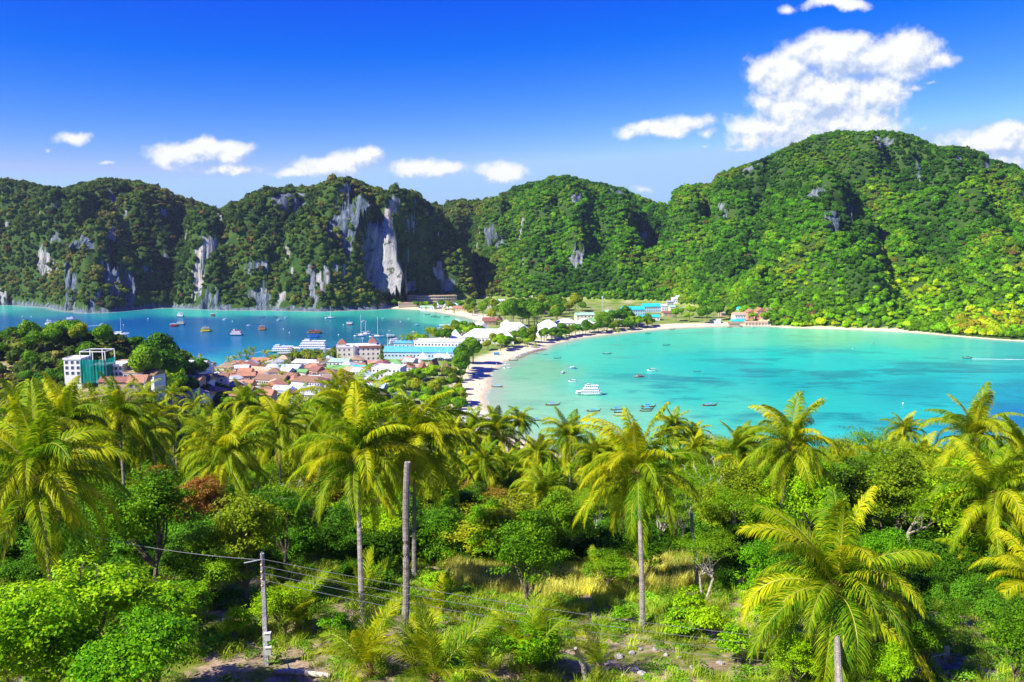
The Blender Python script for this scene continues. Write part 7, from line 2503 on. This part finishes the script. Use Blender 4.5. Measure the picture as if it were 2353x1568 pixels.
# mooring buoys
bm = PAINT['white']
bme = MB().ball((0, 0, .2), 0.55, 8, 6).mesh("buoy", bm, True)
for (u, v, w_) in ((340, 733, "left of the excursion boat"), (284, 747, "left of the catamaran's mast"), (534, 739, "right of the lone speedboat"), (789, 747, "near the red and white boat"), (651, 757, "right of the orange boat"), (778, 770, "right of the schooner"), (665, 765, "left of the schooner"), (51, 728, "far left by the shallows"), (72, 728, "second one by the left shallows"), (920, 740, "near the little launch"), (2075, 928, "far right on the turquoise water")):
    o_ = inst("buoy", bme, None, sea(u, v))
    tag(o_, "white mooring buoy " + w_, "buoy", "mooring buoys")

# ------------------------------------------------------------------ bathers on the sand
skin = mat("skin", (0.45, 0.27, 0.18), 0.6)


def person_mesh(seed, cloth, walking=True):
    pts = [(0, 0, .95), (0, 0, 1.2), (0, 0, 1.45), (0, 0, 1.55), (0, .02, 1.70), (-.20, 0, 1.42), (-.27, .05, 1.12), (-.26, .16, .88), (.20, 0, 1.42), (.27, -.05, 1.12), (.26, .06, .88), (-.10, 0, .88), (-.12, .14, .48), (-.13, .02, .06), (-.13, .16, .03), (.10, 0, .88), (.12, -.06, .48), (.13, -.24, .08), (.13, -.12, .03)]
    ed = [(0, 1), (1, 2), (2, 3), (3, 4), (2, 5), (5, 6), (6, 7), (2, 8), (8, 9), (9, 10), (0, 11), (11, 12), (12, 13), (13, 14), (0, 15), (15, 16), (16, 17), (17, 18)]
    rad = [.15, .14, .13, .055, .11, .055, .042, .032, .055, .042, .032, .10, .062, .042, .035, .10, .062, .042, .035]
    me_ = bpy.data.meshes.new("person")
    me_.from_pydata(pts, ed, [])
    o_ = bpy.data.objects.new("person", me_)
    COL.objects.link(o_)
    sk = o_.modifiers.new("skin", 'SKIN')
    for i_, r_ in enumerate(rad):
        me_.skin_vertices[0].data[i_].radius = (r_, r_ * .8)
    me_.skin_vertices[0].data[0].use_root = True
    o_.modifiers.new("sub", 'SUBSURF').levels = 1
    dg = bpy.context.evaluated_depsgraph_get()
    ev = o_.evaluated_get(dg)
    m2_ = bpy.data.meshes.new_from_object(ev)
    m2_.materials.clear(); m2_.materials.append(skin); m2_.materials.append(cloth)
    for p_ in m2_.polygons:
        z_ = p_.center.z
        p_.material_index = 1 if (0.72 < z_ < 1.02 or (seed % 2 and 1.0 < z_ < 1.42 and abs(p_.center.x) < .2)) else 0
        p_.use_smooth = True
    bpy.data.objects.remove(o_)
    return m2_


try:
    PM = [person_mesh(0, PAINT['navy']), person_mesh(1, PAINT['red']), person_mesh(2, PAINT['teal']), person_mesh(3, PAINT['white'])]
    for i, (u, v, w_) in enumerate([(1102, 887, "walking on the narrow beach near the water"), (1106, 897, "on the wet sand of the narrow beach"), (1113, 864, "strolling at the top of the narrow beach"), (1119, 880, "wading beside the beached longtail"), (1097, 902, "standing near the beach trees"),
                                    (1130, 846, "walking where the beach bends"), (1108, 933, "sitting spot at the lower end of the beach"), (1141, 838, "close to the two white speedboats"), (1158, 828, "near the brown longtail"), (1100, 872, "under the shade edge of the beach")]):
        p_ = sea(u, v, 0.8); p_.z = gz(p_.x, p_.y)
        o_ = inst("person", PM[i % 4], None, p_, (0, 0, i * 1.3), 1.05)
        tag(o_, "person in %s %s" % (("dark shorts", "red swimwear", "teal shorts", "white clothes")[i % 4], w_), "person", "people on the beach")
except Exception as e_:
    print("people:", e_)

# ------------------------------------------------------------------ the air
hz = bpy.data.materials.new("haze")
hz.use_nodes = True
t = NT(hz.node_tree)
pv = t.n('ShaderNodeVolumePrincipled')
pv.inputs['Color'].default_value = (0.62, 0.76, 1.0, 1)
pv.inputs['Density'].default_value = 0.00004
pv.inputs['Anisotropy'].default_value = 0.2
o = t.n('ShaderNodeOutputMaterial')
t.l(pv.outputs[0], o.inputs['Volume'])
m_ = MB()
m_.box((0, 4000, 134), (28000, 10400, 277))
tag(m_.build("haze", hz), "thin blue haze between the viewpoint and the far mountains", kind='stuff')
